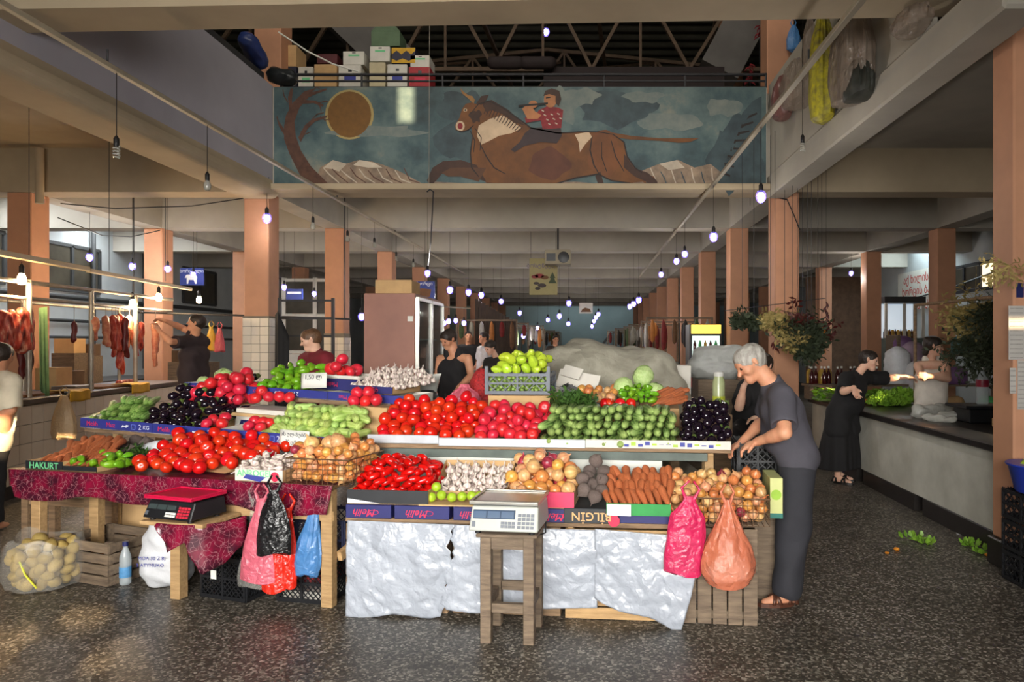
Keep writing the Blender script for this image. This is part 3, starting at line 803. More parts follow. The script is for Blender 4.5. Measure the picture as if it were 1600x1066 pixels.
def cloth_material():
    m, nt, p = _nt('crimson_patterned_oilcloth'); N, L = nt.nodes, nt.links
    tc = N.new('ShaderNodeTexCoord')
    n1 = N.new('ShaderNodeTexNoise'); n1.inputs['Scale'].default_value = 9; n1.inputs['Detail'].default_value = 6; L.new(tc.outputs['Object'], n1.inputs['Vector'])
    r1 = N.new('ShaderNodeValToRGB'); r1.color_ramp.elements[0].position = .4; r1.color_ramp.elements[0].color = (*lin((64, 20, 36)), 1)
    r1.color_ramp.elements[1].position = .62; r1.color_ramp.elements[1].color = (*lin((128, 18, 50)), 1); L.new(n1.outputs['Fac'], r1.inputs['Fac'])
    v = N.new('ShaderNodeTexVoronoi'); v.feature = 'DISTANCE_TO_EDGE'; v.inputs['Scale'].default_value = 26
    n2 = N.new('ShaderNodeTexNoise'); n2.inputs['Scale'].default_value = 14; L.new(tc.outputs['Object'], n2.inputs['Vector'])
    mm = N.new('ShaderNodeMix'); mm.data_type = 'RGBA'; mm.inputs['Factor'].default_value = 0.12; L.new(tc.outputs['Object'], mm.inputs[6]); L.new(n2.outputs['Color'], mm.inputs[7]); L.new(mm.outputs[2], v.inputs['Vector'])
    r2 = N.new('ShaderNodeValToRGB'); r2.color_ramp.elements[0].position = .0; r2.color_ramp.elements[0].color = (1, 1, 1, 1); r2.color_ramp.elements[1].position = .05; r2.color_ramp.elements[1].color = (0, 0, 0, 1); L.new(v.outputs['Distance'], r2.inputs['Fac'])
    mx = N.new('ShaderNodeMix'); mx.data_type = 'RGBA'; L.new(r2.outputs['Color'], mx.inputs['Factor']); L.new(r1.outputs['Color'], mx.inputs[6]); mx.inputs[7].default_value = (*lin((142, 92, 100)), 1)
    L.new(mx.outputs[2], p.inputs['Base Color']); p.inputs['Roughness'].default_value = 0.25
    b = N.new('ShaderNodeBump'); b.inputs['Strength'].default_value = .25; L.new(n1.outputs['Fac'], b.inputs['Height']); L.new(b.outputs['Normal'], p.inputs['Normal'])
    return m
M_CLOTH = cloth_material()

FRL = Frame(ground(545, 958), ground(1185, 981))
FLL = Frame((-3.88, 4.80, 0), (-1.50, 4.25, 0))
FRU = pframe((575, 693, 4.72), (1142, 702, 4.43))
FLU = pframe((125, 668, 5.36), (572, 706, 4.72))
FL2 = pframe((288, 610, 5.72), (640, 634, 5.22))

def open_box(name, fr, u0, u1, v0, v1, w0, w1, m, label, cat='box', inside=None, th=0.006, lean=0.0, backh=None, group=None, th_=None):
    """open cardboard or wooden box: floor, four walls (front, back, two ends)"""
    t = thing(name, label, cat, fr.M @ T(u0, v0, w0), group)
    a, d, h = u1 - u0, v1 - v0, w1 - w0; hb = backh or h
    MB().box((0, 0, 0), (a, d, th)).build('bottom', inside or m, t)
    b = MB(); b.add([(0, -lean, h), (a, -lean, h), (a, 0, 0), (0, 0, 0), (0, th - lean, h), (a, th - lean, h), (a, th, 0), (0, th, 0)], [(0,1,2,3),(4,7,6,5),(0,4,5,1),(3,2,6,7),(0,3,7,4),(1,5,6,2)])
    t_front = b.build('front_panel', m, t)
    MB().box((0, d - th, th), (a, d, hb)).build('back_panel', inside or m, t)
    for x in (0, a - th):
        c = MB(); c.add([(x, th, 0), (x + th, th, 0), (x + th, d - th, 0), (x, d - th, 0), (x, th, h), (x + th, th, h), (x + th, d - th, hb), (x, d - th, hb)], [(0,3,2,1),(4,5,6,7),(0,1,5,4),(1,2,6,5),(2,3,7,6),(3,0,4,7)])
        c.build('end_panel', inside or m, t)
    t['front'] = 0
    del t['front']
    return t, t_front, a, h
def text_on(t, s, size, m, x, z, d=-0.0012, flip=False, name='lettering', tilt=0.0, **k):
    M = T(x, d, z) @ (RY(pi) if flip else Matrix.Identity(4)) @ RY(tilt)
    return lettering(s, size, m, t, M, name, **k)

# ---------------------------------------------------------------- right lower part: wooden crates, plank, plastic sheets
def wooden_crate(fr, u0, u1, v0, v1, w0, w1, n, label, m=M_WOODM, vertical=False, group=None, name='wooden_crate', topless=True):
    t = thing(name, label, 'crate', fr.M @ T(u0, v0, w0), group)
    a, d, h = u1 - u0, v1 - v0, w1 - w0; th = 0.014
    if not vertical:
        g = h / n
        for side in (0, 1):
            for k in range(n): MB().box((0, side * (d - th), k * g + 0.004), (a, side * (d - th) + th, (k + 1) * g - 0.006)).build('slat', m, t, bevel=0.002)
            for k in range(n): MB().box((side * (a - th), th + 0.001, k * g + 0.004), (side * (a - th) + th, d - th - 0.001, (k + 1) * g - 0.006)).build('slat', m, t, bevel=0.002)
        for x in (th, a - th - 0.035):
            for y in (th, d - th - 0.035): MB().box((x, y, 0), (x + 0.035, y + 0.035, h)).build('corner_post', m, t)
        nb = max(3, int(d / 0.09))
        for k in range(nb): MB().box((th, th + (d - 2*th) * k / nb, 0.0), (a - th, th + (d - 2*th) * (k + 1) / nb - 0.008, 0.008)).build('bottom_board', m, t)
    else:
        g = a / n
        for k in range(n): MB().box((k * g + 0.003, 0, R.uniform(0, .006)), ((k + 1) * g - 0.005, th, h - R.uniform(0, .006))).build('slat', m, t, bevel=0.002)
        for z in (0.03, h * 0.5, h - 0.075): MB().box((0, th, z), (a, th + 0.02, z + 0.045)).build('cross_batten', m, t)
        for x in (0, a - th): MB().box((x, th + 0.021, 0), (x + th, d, h)).build('side_board', m, t)
        MB().box((0, th + 0.021, h), (a, d, h + 0.014)).build('top_board', m, t)
    return t
def lu(x, y=900, v=0.0, fr=FRL): return fr.hit(x, y, v)[0]
ZP = 0.565
wooden_crate(FRL, lu(537), lu(697), 0.03, 0.48, 0, 0.53, 5, 'wooden slatted crate behind the torn silver sheet under plum tomatoes', M_WOODM)
wooden_crate(FRL, lu(704), lu(874), 0.05, 0.48, 0, 0.53, 5, 'wooden slatted crate behind the stool that carries the silver scale', M_WOODM)
wooden_crate(FRL, lu(882), lu(1062), 0.03, 0.48, 0, 0.53, 7, 'wooden slatted crate whose pale lowest slats show beneath the silver sheet', M_WOODL)
wooden_crate(FRL, lu(1066), lu(1186), 0.02, 0.45, 0, 0.55, 5, 'upended grey crate with vertical slats behind the orange bag', M_WOODG, vertical=True)
tag(MB().box((lu(1150), 0.46, 0), (lu(1150) + 0.30, 0.52, 0.55)).build('trestle_board', M_WOODG, None, FRL.M), 'grey board standing behind the upended crate near the sandals', 'board')
pl = MB().box((lu(536), 0.03, 0.534), (lu(1062), 0.50, ZP)).build('counter_plank', M_WOODM, None, FRL.M, bevel=0.004); tag(pl, 'long wooden plank lying across the crates under the blue boxes', 'plank')

FOLD = [(7, 3, 0.4, 0.007), (-5, 6, 1.9, 0.007), (13, -8, 0.7, 0.005), (4, 15, 2.3, 0.005), (21, 12, 1.1, 0.003), (-17, 23, 0.2, 0.003)]
def sheet(xa, ya, xb, yb, edge_bottom, label, seed, edge_l=None, edge_r=None, v=0.0):
    """crumpled plastic sheet hanging in the plane v; corner image points, bottom edge given in image y as function of t"""
    rg = random.Random(seed); ph = [rg.uniform(0, 6.28) for _ in range(12)]; b = MB()
    nu, nv = 60, 44
    def fn(s, q):
        xl = xa + (edge_l(q) if edge_l else 0); xr_ = xb + (edge_r(q) if edge_r else 0)
        x = xl + (xr_ - xl) * s; yt = ya + (yb - ya) * s
        y = yt + (edge_bottom(s) - yt) * q
        u, w = FRL.hit(x, y, v)
        c = 0.0
        for (a_, b_, p_, am) in FOLD: c += am * (abs(sin(a_*s + b_*q + p_ + ph[0])) ** 0.6)
        c += 0.016 * abs(sin(9 * s + ph[6])) * (1 - q) * 0.8 + 0.012 * sin(3*s + 2*q + ph[1])
        return FRL.at(u, v - 0.026 - c * (0.35 + 0.65 * min(1, 4*q)), w)
    b.grid(fn, nu, nv)
    me = b.mesh('plastic_sheet', M_SHEET, recalc=False)
    bm = bmesh.new(); bm.from_mesh(me); bmesh.ops.solidify(bm, geom=list(bm.faces), thickness=0.0015); bm.to_mesh(me); bm.free()
    o = obj('plastic_sheet', me); tag(o, label, 'plastic sheet', 'silver sheets hung in front of the crates'); return o
jag = lambda q, s, a: a * (sin(17*q + s) + 0.6 * sin(41*q + 2*s) + 0.4 * sin(73*q))
sheet(547, 811, 709, 817, lambda s: 957 + 2*s + 3*sin(9*s), 'crumpled silver plastic sheet hung under the plum tomatoes', 1, edge_r=lambda q: -6 * q + jag(q, 1.0, 3) - (14 * max(0, q - .45)))
sheet(709, 817, 934, 826, lambda s: 947 + 14*s - 16 * max(0, s - .45) * 2 + 3*sin(8*s), 'crumpled silver plastic sheet hung behind the stool with the silver scale', 2, edge_l=lambda q: -2 + jag(q, 2.2, 3) + 6*sin(6*q) - 6*q, v=0.012)
sheet(930, 824, 1092, 838, lambda s: 932 + 50*s + 4*sin(7*s), 'crumpled silver plastic sheet with a slanting hem hung beside the pink bag', 3, edge_r=lambda q: -30 * q ** 1.6, v=-0.006)

# blue boxes standing on the plank
def box_solid(name, fr, u0, u1, v0, v1, w0, w1, m, label, cat='box', group=None, bevel=0.003):
    t = thing(name, label, cat, fr.M @ T(u0, v0, w0), group)
    MB().box((0, 0, 0), (u1 - u0, v1 - v0, w1 - w0)).build('carton', m, t, bevel=bevel)
    return t
BB = [(540, 611, 'leftmost dark blue fruit box turned over under the plum tomato tray'), (616, 702, 'dark blue fruit box turned over under the row of limes'),
      (708, 778, 'dark blue fruit box turned over beside the silver scale'), (782, 842, 'dark blue fruit box turned over behind the silver scale'), (846, 890, 'dark blue fruit box turned over under the pink onion box')]
for xa, xb, lb in BB:
    ua, ub = lu(xa, 800), lu(xb, 800)
    t = box_solid('fruit_box', FRL, ua, ub, 0.0, 0.40, ZP + 0.001, ZP + 0.080, M_BLUED, lb, group='dark blue boxes under the front trays')
    text_on(t, 'Melih', 0.062, M_INKR, (ub - ua) * 0.42, 0.034, flip=True, shear=0.35)
    MB().tube([((ub-ua)*.62 + 0.03*cos(a), -0.0012, 0.036 + 0.014*sin(a)) for a in [i*pi/6 for i in range(13)]], 0.0016, 4).build('fish_mark', M_INKR, t)
t = box_solid('fruit_box', FRL, lu(881, 805), lu(966, 805), -0.004, 0.38, ZP + 0.001, ZP + 0.088, M_BLACKC, 'black fruit box printed with orange capitals under the beetroots')
text_on(t, 'BİLGİN', 0.068, M_INKO, 0.16, 0.042, flip=True, bold=True)
MB().lathe([(0.034, 0), (0.034, 0.001)], 20, M=RX(radians(90))).build('red_disc', M_INKR, t, T(0.29, 0.0005, 0.018))
box_solid('fruit_box', FRL, lu(967, 815), lu(1046, 815), 0.02, 0.40, ZP + 0.001, ZP + 0.052, M_BLUED, 'low dark box under the slanting carrot tray')
ZB1 = ZP + 0.082
# plum tomato tray
t, fp, a, h = open_box('tomato_tray', FRL, lu(541, 780), lu(668, 780), 0.01, 0.40, ZB1, ZB1 + 0.085, M_BLACKC, 'black cardboard tray heaped with plum tomatoes', 'tray', M_CARD)
MB().prism([(0.0, 0.006), (0.20, 0.006), (0.0, 0.034)], 0.0015).build('white_print', M_INKW, t, T(0.004, -0.002, 0))
ua, ub = lu(539, 760), lu(672, 760)
heap(FRL, ua + .01, ub - .01, 0.035, 0.42, lambda u, v: ZB1 + 0.03 + 0.12 * v, lambda u, v: ZB1 + 0.30 - 1.15 * ((u - (ua+ub)/2) / (ub-ua)) ** 2 * 0.30 - 0.55 * (v - 0.28) ** 2 * 3.2, 0.034, PLUM, 'plum_tomato',
     'glossy red plum tomato heaped in the black tray', 'tomato', 'plum tomatoes in the black tray', orient='lie', sc=1.05, tight=0.78, seed=3)
# garlic box with limes in front
t, fp, a, h = open_box('garlic_box', FRL, lu(664, 775), lu(784, 775), 0.14, 0.44, ZB1, ZB1 + 0.06, M_CARD, 'brown cardboard box of garlic behind the row of limes', 'box', M_CARD, backh=0.20)
ua, ub = lu(672, 760), lu(782, 760)
heap(FRL, ua, ub, 0.15, 0.43, lambda u, v: ZB1 + 0.03 + 0.10 * (v - .15), lambda u, v: ZB1 + 0.115 + 0.45 * (v - 0.15), 0.026, GAR, 'garlic_bulb',
     'white garlic bulb in the cardboard box behind the limes', 'garlic', 'garlic behind the limes', orient='up', tight=0.9, seed=4)
tag(MB().box((lu(654, 780), 0.0, ZB1), (lu(745, 780), 0.14, ZB1 + 0.008)).build('cardboard_flap', M_CARD, None, FRL.M), 'flat strip of cardboard under the row of limes', 'cardboard')
for k, (x, y, vv) in enumerate(((674, 777, .06), (690, 774, .055), (706, 777, .06), (722, 776, .06), (737, 775, .06), (749, 775, .06), (682, 761, .075))):
    u, w = FRL.hit(x, y, vv)
    place('lime', LIME[0], FRL.M @ T(u, vv, max(ZB1 + 0.036, w)) @ RX(1.2 + 0.2*k) @ RZ(k) @ Matrix.Scale(0.030, 4), 'yellow-green lime in the row in front of the garlic', 'lime', 'limes before the garlic')
# onion box with pink front
t, fp, a, h = open_box('onion_box', FRL, lu(786, 780), lu(897, 780), 0.0, 0.38, ZB1, ZB1 + 0.095, M_PINKC, 'pink fronted cardboard box heaped with onions behind the silver scale', 'box', M_CARD)
ua, ub = lu(782, 760), lu(900, 760); um = (ua + ub) / 2
heap(FRL, ua, ub, 0.01, 0.40, lambda u, v: ZB1 + 0.04 + 0.14 * v, lambda u, v: ZB1 + 0.335 - 1.5 * (u - um) ** 2 - 2.4 * (v - 0.30) ** 2, 0.042, ONI, 'onion',
     'onion heaped in the pink fronted box', 'onion', 'onions in the pink fronted box', orient='any', tight=0.9, seed=5)
u, w = FRL.hit(818, 721, .3); place('red_onion', ONIRED, FRL.M @ T(u, .3, w) @ Matrix.Scale(.042, 4), 'single red onion standing on top of the onions in the pink box', 'onion')
# beetroots on the black box
ua, ub = lu(897, 780), lu(948, 780)
heap(FRL, ua, ub, 0.0, 0.36, lambda u, v: ZP + 0.09 + 0.35 * v, lambda u, v: ZP + 0.20 + 0.50 * v, 0.042, BEET, 'beetroot',
     'earthy beetroot piled on the black printed box', 'beetroot', 'beetroots on the black box', orient='any', tight=0.86, seed=6)
# carrot tray, tipped forwards
t, fp, a, h = open_box('carrot_tray', FRL, lu(948, 800), lu(1048, 800), -0.02, 0.36, ZP + 0.056, ZP + 0.13, M_GREENC, 'tilted green and white cardboard tray under the carrots', 'tray', M_CARD, lean=0.03)
MB().prism([(0.004, 0.008), (0.14, 0.004), (0.14, 0.07), (0.004, 0.07)], 0.002).build('white_print', M_INKW, t, T(0, -0.034, 0.0))
ua, ub = lu(946, 790), lu(1050, 790)
stack(FRL, ua, ub, -0.02, ZP + 0.085, 4, 0.021, 0.07, 0.030, 0.08, CAR, 'carrot', 'thick orange carrot stacked in the tilted green tray', 'carrot', 'carrots in the green tray', yaw=0.22, yc=0.2, pitch=0.55, seed=7, sc=1.45)
# wire basket with onions at the right end
def wire_basket(fr, u0, u1, v0, v1, w0, w1, label, nu, nv, nw, taper=0.0):
    t = thing('wire_basket', label, 'basket', fr.M @ T(u0, v0, w0)); a, d, h = u1 - u0, v1 - v0, w1 - w0
    def P(i, j, k):   # 0..1
        s = taper * (1 - k); return (a * i + s * (1 - 2*i), d * j + s * (1 - 2*j), h * k)
    b = MB()
    for i in range(nu + 1):
        for j in (0, 1): b.tube([P(i/nu, j, 0), P(i/nu, j, 1)], 0.0018, 5)
        b.tube([P(i/nu, 0, 0), P(i/nu, 1, 0)], 0.0018, 4)
    for j in range(nv + 1):
        for i in (0, 1): b.tube([P(i, j/nv, 0), P(i, j/nv, 1)], 0.0018, 5)
    for k in range(nw + 1):
        q = [P(0,0,k/nw), P(1,0,k/nw), P(1,1,k/nw), P(0,1,k/nw), P(0,0,k/nw)]
        for i in range(4): b.tube([q[i], q[i+1]], 0.0018, 4)
    b.build('wire_grid', M_WIRE, t)
    r = MB(); q = [P(0,0,1), P(1,0,1), P(1,1,1), P(0,1,1), P(0,0,1)]
    for i in range(4): r.tube([q[i], q[i+1]], 0.0045, 6)
    r.build('rim', M_WIRE, t); return t
ua, ub = lu(1074, 790, 0.02), lu(1203, 790, 0.02)
wire_basket(FRL, ua, ub, 0.02, 0.45, ZP, ZP + 0.155, 'brown wire basket of onions at the end of the stall', 15, 10, 4)
heap(FRL, ua - 0.02, ub - 0.005, 0.03, 0.45, lambda u, v: ZP + 0.005, lambda u, v: ZP + 0.215 + 0.22 * v - 0.05 * abs(u - (ua+ub)/2) - (0.3 * max(0, v - .36)), 0.031, ONIP, 'onion',
     'small onion in the wire basket at the end of the stall', 'onion', 'onions in the end basket', orient='any', tight=0.92, seed=8, nmax=260)
heap(FRL, lu(1046, 760), ua - 0.01, 0.10, 0.45, lambda u, v: ZP + 0.09, lambda u, v: ZP + 0.19 + 0.2 * v, 0.033, ONIP, 'onion',
     'small onion between the carrots and the end basket', 'onion', 'onions spilling beside the end basket', orient='any', tight=0.9, seed=9)
tag(MB().box((lu(1048, 790), 0.08, ZP), (lu(1073, 790), 0.45, ZP + 0.088)).build('fruit_box', M_CARD, None, FRL.M, bevel=0.003), 'narrow cardboard box between the carrot tray and the wire basket', 'box')
t = box_solid('juice_carton_box', FRL, lu(1204, 780, .2), lu(1204, 780, .2) + 0.075, 0.22, 0.50, ZP - 0.0, ZP + 0.24, mat('lemon_green_card', (198, 202, 134), .6, .1, 5), 'pale lemon and white carton beside the end basket of onions')
MB().lathe([(0.05, 0), (0.05, 0.001)], 20, M=RX(radians(90))).build('green_disc', mat('leaf_green_ink', (150, 190, 60), .6, .1), t, T(0.036, 0.0, 0.14) @ Matrix.Scale(.62, 4))
MB().box((0, -0.001, 0.001), (0.075, 0, 0.03)).build('teal_band', mat('teal_ink', (40, 110, 100), .6, .1), t)

# ---------------------------------------------------------------- right upper shelf
L = FRU.len
UD = 0.52
sh = thing('display_shelf', 'long wooden display shelf with pale metal edging across the stall', 'shelf', FRU.M)
for k in range(4): MB().box((0, k * UD / 4 + (0.001 if k else 0), -0.028), (L, (k + 1) * UD / 4 - 0.004, 0)).build('plank', M_WOODM, sh, bevel=0.003)
u1 = FRU.hit(686, 690, 0)[0]; u2 = FRU.hit(915, 690, 0)[0]
MB().box((0.0, -0.014, 0.004), (u1, -0.002, 0.062)).build('edge_strip', M_ALU, sh, bevel=0.004)
MB().box((u1 + 0.002, -0.018, -0.008), (u2, -0.004, 0.048)).build('edge_strip', M_ALU, sh, bevel=0.004)
MB().box((u2 + 0.002, -0.016, -0.004), (L, -0.003, 0.050)).build('edge_strip', M_CARDW, sh, bevel=0.003)
for k in range(14):
    x = u2 + 0.25 + k * (L - u2 - 0.3) / 14; MB().box((x, -0.018, 0.006 + 0.02*R.random()), (x + 0.03, -0.0165, 0.022 + 0.02*R.random())).build('printed_mark', [M_INKB, M_LIME, M_INKB][k % 3], sh)
zf = FRU.A.z
for x in (0.08, L * 0.5, L - 0.16):
    for y in (0.05, UD - 0.05): MB().box((x, y, -zf), (x + 0.055, y + 0.045, -0.029)).build('post', M_WOODL, sh)
tag(MB().box((-0.45, 0.02, -0.085), (L * 0.94, 0.04, -0.032)).build('back_board', M_GREENB, None, FRU.M, bevel=0.003), 'grey-green board under the long shelf of tomatoes and cucumbers', 'board')
tag(MB().box((-0.02, 0.042, -0.36), (L * 0.82, 0.052, -0.086)).build('back_board', M_WHITEB, None, FRU.M, bevel=0.003), 'white board behind the garlic and onions under the long shelf', 'board')
tag(MB().box((L * 0.83, 0.06, -0.26), (L * 0.955, 0.24, -0.10)).build('cardboard_piece', M_CARD, None, FRU.M @ RY(0.06)), 'cardboard piece tucked under the long shelf behind the end onions', 'cardboard')
def ru(x, y=670, v=0.0): return FRU.hit(x, y, v)[0]
ua, ub, uc = ru(576), ru(738), ru(852)
tomprof = lambda u, v: 0.105 + 0.56 * v - 0.35 * max(0, v - 0.40)
tombase = lambda u, v: 0.0 + 0.28 * v
heap(FRU, ua, ub, 0.0, 0.46, tombase, tomprof, 0.043, TOMATO, 'tomato', 'bright red tomato on the long shelf above the garlic', 'tomato', 'red tomatoes on the long shelf', tight=0.84, seed=11)
heap(FRU, ub - 0.01, uc, 0.0, 0.44, tombase, lambda u, v: 0.115 + 0.52 * v - 0.25 * max(0, u - uc + 0.2), 0.046, TOMATOP, 'tomato', 'pink tomato on the long shelf beside the cucumbers', 'tomato', 'pink tomatoes on the long shelf', tight=0.84, seed=12)
tag(MB().add(*(lambda a: ([a(ua - 0.01, 0.0, 0), a(ub + 0.0, 0.0, 0), a(ub + .25, 0.5, .145), a(ua - 0.01, 0.5, .145), a(ua - 0.01, 0.5, 0), a(ub + .25, 0.5, 0)], [(0,1,2,3),(0,3,4),(1,5,2),(3,2,5,4),(0,4,5,1)]))(lambda u, v, w: (u, v, w + 0.001))).build('tilting_board', M_CARD, None, FRU.M), 'sloping cardboard under the red tomatoes on the long shelf', 'cardboard')
# cucumbers
ud, ue = ru(843), ru(1062)
stack(FRU, ud, ue, 0.0, 0.004, 5, 0.0295, 0.032, 0.047, 0.105, CUC, 'cucumber', 'dark striped cucumber stacked end-on on the long shelf', 'cucumber', 'cucumbers on the long shelf', yaw=0.16, pitch=0.04, seed=13, shrink=0.012)
# aubergines at the right end
uf, ug = ru(1062), ru(1146)
heap(FRU, uf, ug, 0.0, 0.40, lambda u, v: 0.0 + 0.2 * v, lambda u, v: 0.12 + 0.95 * v - 1.1 * max(0, v - 0.22) , 0.040, EGG + EGGN * 2, 'aubergine', 'glossy black aubergine piled at the end of the long shelf', 'aubergine', 'aubergines at the shelf end',
     orient=lambda rr, u, v: toward(rr, u, v, 0.6, 0.4), tight=0.76, sc=1.3, seed=14)

# ---------------------------------------------------------------- left upper shelf: three blue trays in a row
L2_ = FLU.len
ls = thing('display_shelf', 'low wooden display shelf under the long blue printed trays', 'shelf', FLU.M)
MB().box((0.02, 0.02, -0.03), (L2_, 0.50, -0.002)).build('plank', M_WOODM, ls)
for x in (0.25, L2_ * 0.5, L2_ - 0.12):
    for y in (0.06, 0.44): MB().box((x, y, -0.93), (x + 0.05, y + 0.045, -0.031)).build('post', M_WOODL, ls)
xs_ = [125, 180, 268, 348, 430, 500, 570]
cuts = [FLU.hit(x, 680, 0)[0] for x in (125, 238, 345, 454, 570)]
lbs = ['blue printed tray under the pale green cucumbers', 'blue printed tray under the aubergines beside the green cucumbers', 'blue printed tray with a few pink tomatoes between aubergines and squash', 'blue printed tray under the pale green squash']
for k in range(4):
    t, fp, a, h = open_box('fruit_tray', FLU, cuts[k], cuts[k+1] - 0.004, 0.0, 0.48, 0, 0.075, M_BLUE, lbs[k], 'tray', M_CARDW, backh=0.10, group='blue printed trays in a row')
    text_on(t, 'Melih', 0.05, M_INKR, a * 0.17, 0.036); text_on(t, 'Muz', 0.05, M_INKR, a * 0.43, 0.036)
    MB().prism([(0, 0.01), (0.03, 0.02), (0.045, 0.012), (0.075, 0.03), (0.05, 0.034), (0.03, 0.026), (0.012, 0.03)], 0.001).build('white_mark', M_INKW, t, T(a * 0.58, -0.002, 0.014))
    fr_ = MB()
    for p, q in (((0,0),(1,0)),((1,0),(1,1)),((1,1),(0,1)),((0,1),(0,0))): fr_.bar((p[0]*.035, 0, p[1]*.035), (q[0]*.035, 0, q[1]*.035), 0.003, 0.003)
    fr_.build('printed_square', mat('light_blue_ink', (110, 130, 210), .6, .05), t, T(a * 0.72, -0.002, 0.018))
    text_on(t, '2', 0.055, M_INKW, a * 0.835, 0.036); text_on(t, 'KG', 0.042, M_INKW, a * 0.92, 0.037)
def fu(x, y=655, v=0.1): return FLU.hit(x, y, v)[0]
stack(FLU, fu(140), fu(225), 0.02, 0.02, 4, 0.030, 0.050, 0.049, 0.125, CUCP, 'cucumber', 'long pale green cucumber stacked in the blue tray', 'cucumber', 'pale cucumbers in the blue tray', yaw=0.14, yc=0.50, pitch=0.05, seed=15, shrink=0.03)
eg0, eg1 = fu(225), fu(338)
heap(FLU, eg0, eg1, 0.02, 0.46, lambda u, v: 0.01 + 0.2 * v, lambda u, v: 0.12 + 0.62 * v - 0.28 * max(0, (u - eg0) / (eg1 - eg0) - 0.62), 0.042, EGG + EGGN, 'aubergine', 'shiny black aubergine heaped in the blue tray', 'aubergine', 'aubergines in the blue tray',
     orient=lambda rr, u, v: toward(rr, u, v, 0.7, 0.35, -0.5), tight=0.82, sc=1.25, seed=16)
for k, (x, y, v) in enumerate(((323, 662, .05), (347, 662, .05), (352, 652, .12), (333, 656, .13), (389, 666, .04), (398, 658, .10), (407, 668, .05), (412, 660, .12), (421, 662, .14))):
    u, w = FLU.hit(x, y, v); place('tomato', TOMATOP[k % 2], FLU.M @ T(u, v, max(.05, w)) @ rrot() @ Matrix.Scale(.042, 4), 'pink tomato lying loose in the blue tray by the squash', 'tomato', 'loose pink tomatoes in the blue tray')
z0, z1 = fu(416), fu(566)
stack(FLU, z0, z1, 0.01, 0.02, 5, 0.030, 0.046, 0.045, 0.085, ZUC, 'squash', 'small pale green squash piled in the blue tray', 'squash', 'pale squash in the blue tray', yaw=0.40, yc=0.42, pitch=0.05, seed=17, shrink=0.016, jit=0.2)
# price card pinned on the tray
def card(fr, x0, y0, x1, y1, v, lines, label, tilt=0.0, size=0.034):
    u0, w1 = fr.hit(x0, y0, v); u1, w0 = fr.hit(x1, y1, v)
    t = thing('price_card', label, 'card', fr.M @ T((u0+u1)/2, v, (w0+w1)/2) @ RY(tilt) @ RX(radians(-6)))
    a, h = abs(u1 - u0) / 2, abs(w1 - w0) / 2
    g = MB(); g.grid(lambda s, q: (-a + 2*a*s, -0.008 * sin(pi*s), -h + 2*h*q), 8, 2); me = g.mesh('card_sheet', M_PAPER, recalc=False)
    bm = bmesh.new(); bm.from_mesh(me); bmesh.ops.solidify(bm, geom=list(bm.faces), thickness=0.001); bm.to_mesh(me); bm.free(); obj('card_sheet', me, t)
    for k, s in enumerate(lines): text_on(t, s, size, M_INKK, 0, h * (0.45 - 0.95 * k), d=-0.0105, name='handwriting')
    return t
card(FLU, 437, 671, 482, 699, -0.02, ['ას ულ-ზუბნ', '30 ც/5 კ'], 'handwritten white price card hanging under the pale squash')
# cardboard boxes standing behind: white box with pink tomatoes on it
ub0, ub1 = FLU.hit(372, 640, .36)[0], FLU.hit(470, 640, .36)[0]
t = box_solid('carton_box', FLU, ub0, ub1, 0.34, 0.62, -0.002, 0.185, M_CARDW, 'white and blue carton standing behind the loose pink tomatoes')
MB().prism([(0.02, 0.03), (0.36, 0.03), (0.40, 0.10), (0.05, 0.10)], 0.002).build('blue_print', M_BLUED, t, T(0, -0.003, 0)); text_on(t, '1', 0.06, M_INKW, 0.08, 0.06, d=-0.006); text_on(t, 'Melih', 0.05, M_INKR, 0.24, 0.06, d=-0.006, shear=.3)
ub0, ub1 = FLU.hit(298, 620, .40)[0], FLU.hit(363, 620, .40)[0]
box_solid('carton_box', FLU, ub0, ub1 + 0.02, 0.40, 0.62, -0.002, 0.20, M_CARD, 'plain brown carton standing behind the aubergines')
box_solid('carton_box', FLU, ub1 + 0.03, FLU.hit(372, 620, .36)[0] - .005, 0.40, 0.62, -0.002, 0.19, M_CARDW, 'narrow white carton between the brown carton and the blue printed one')
# ---------------------------------------------------------------- second tier on the left
L3 = FL2.len; z2 = FL2.A.z
ts = thing('display_shelf', 'rear wooden display shelf carrying green peppers and garlic', 'shelf', FL2.M)
MB().box((0, 0.0, -0.03), (L3, 0.55, -0.001)).build('plank', M_WOODM, ts)
for x in (0.05, L3 * 0.5, L3 - 0.1):
    for y in (0.2, 0.48): MB().box((x, y, -z2 + 0.0), (x + 0.05, y + 0.05, -0.031)).build('post', M_WOODL, ts)
def f2(x, y=600, v=0.0): return FL2.hit(x, y, v)[0]
for k, (xa, xb, lb) in enumerate(((288, 374, 'blue printed tray behind the heap of pink tomatoes'), (375, 512, 'blue printed tray under the green peppers'), (513, 634, 'blue printed tray under the garlic box'))):
    t, fp, a, h = open_box('fruit_tray', FL2, f2(xa), f2(xb), 0.0, 0.45, 0, 0.065, M_BLUE, lb, 'tray', M_CARDW, group='blue printed trays on the rear shelf')
    text_on(t, 'Muz', 0.045, M_INKR, a * 0.2, 0.03, flip=True); text_on(t, '2 KG', 0.045, M_INKW, a * 0.62, 0.032, flip=True)
    MB().prism([(0, 0.01), (0.03, 0.02), (0.045, 0.012), (0.075, 0.03), (0.05, 0.034), (0.03, 0.026), (0.012, 0.03)], 0.001).build('white_mark', M_INKW, t, T(a * 0.4, -0.002, 0.012))
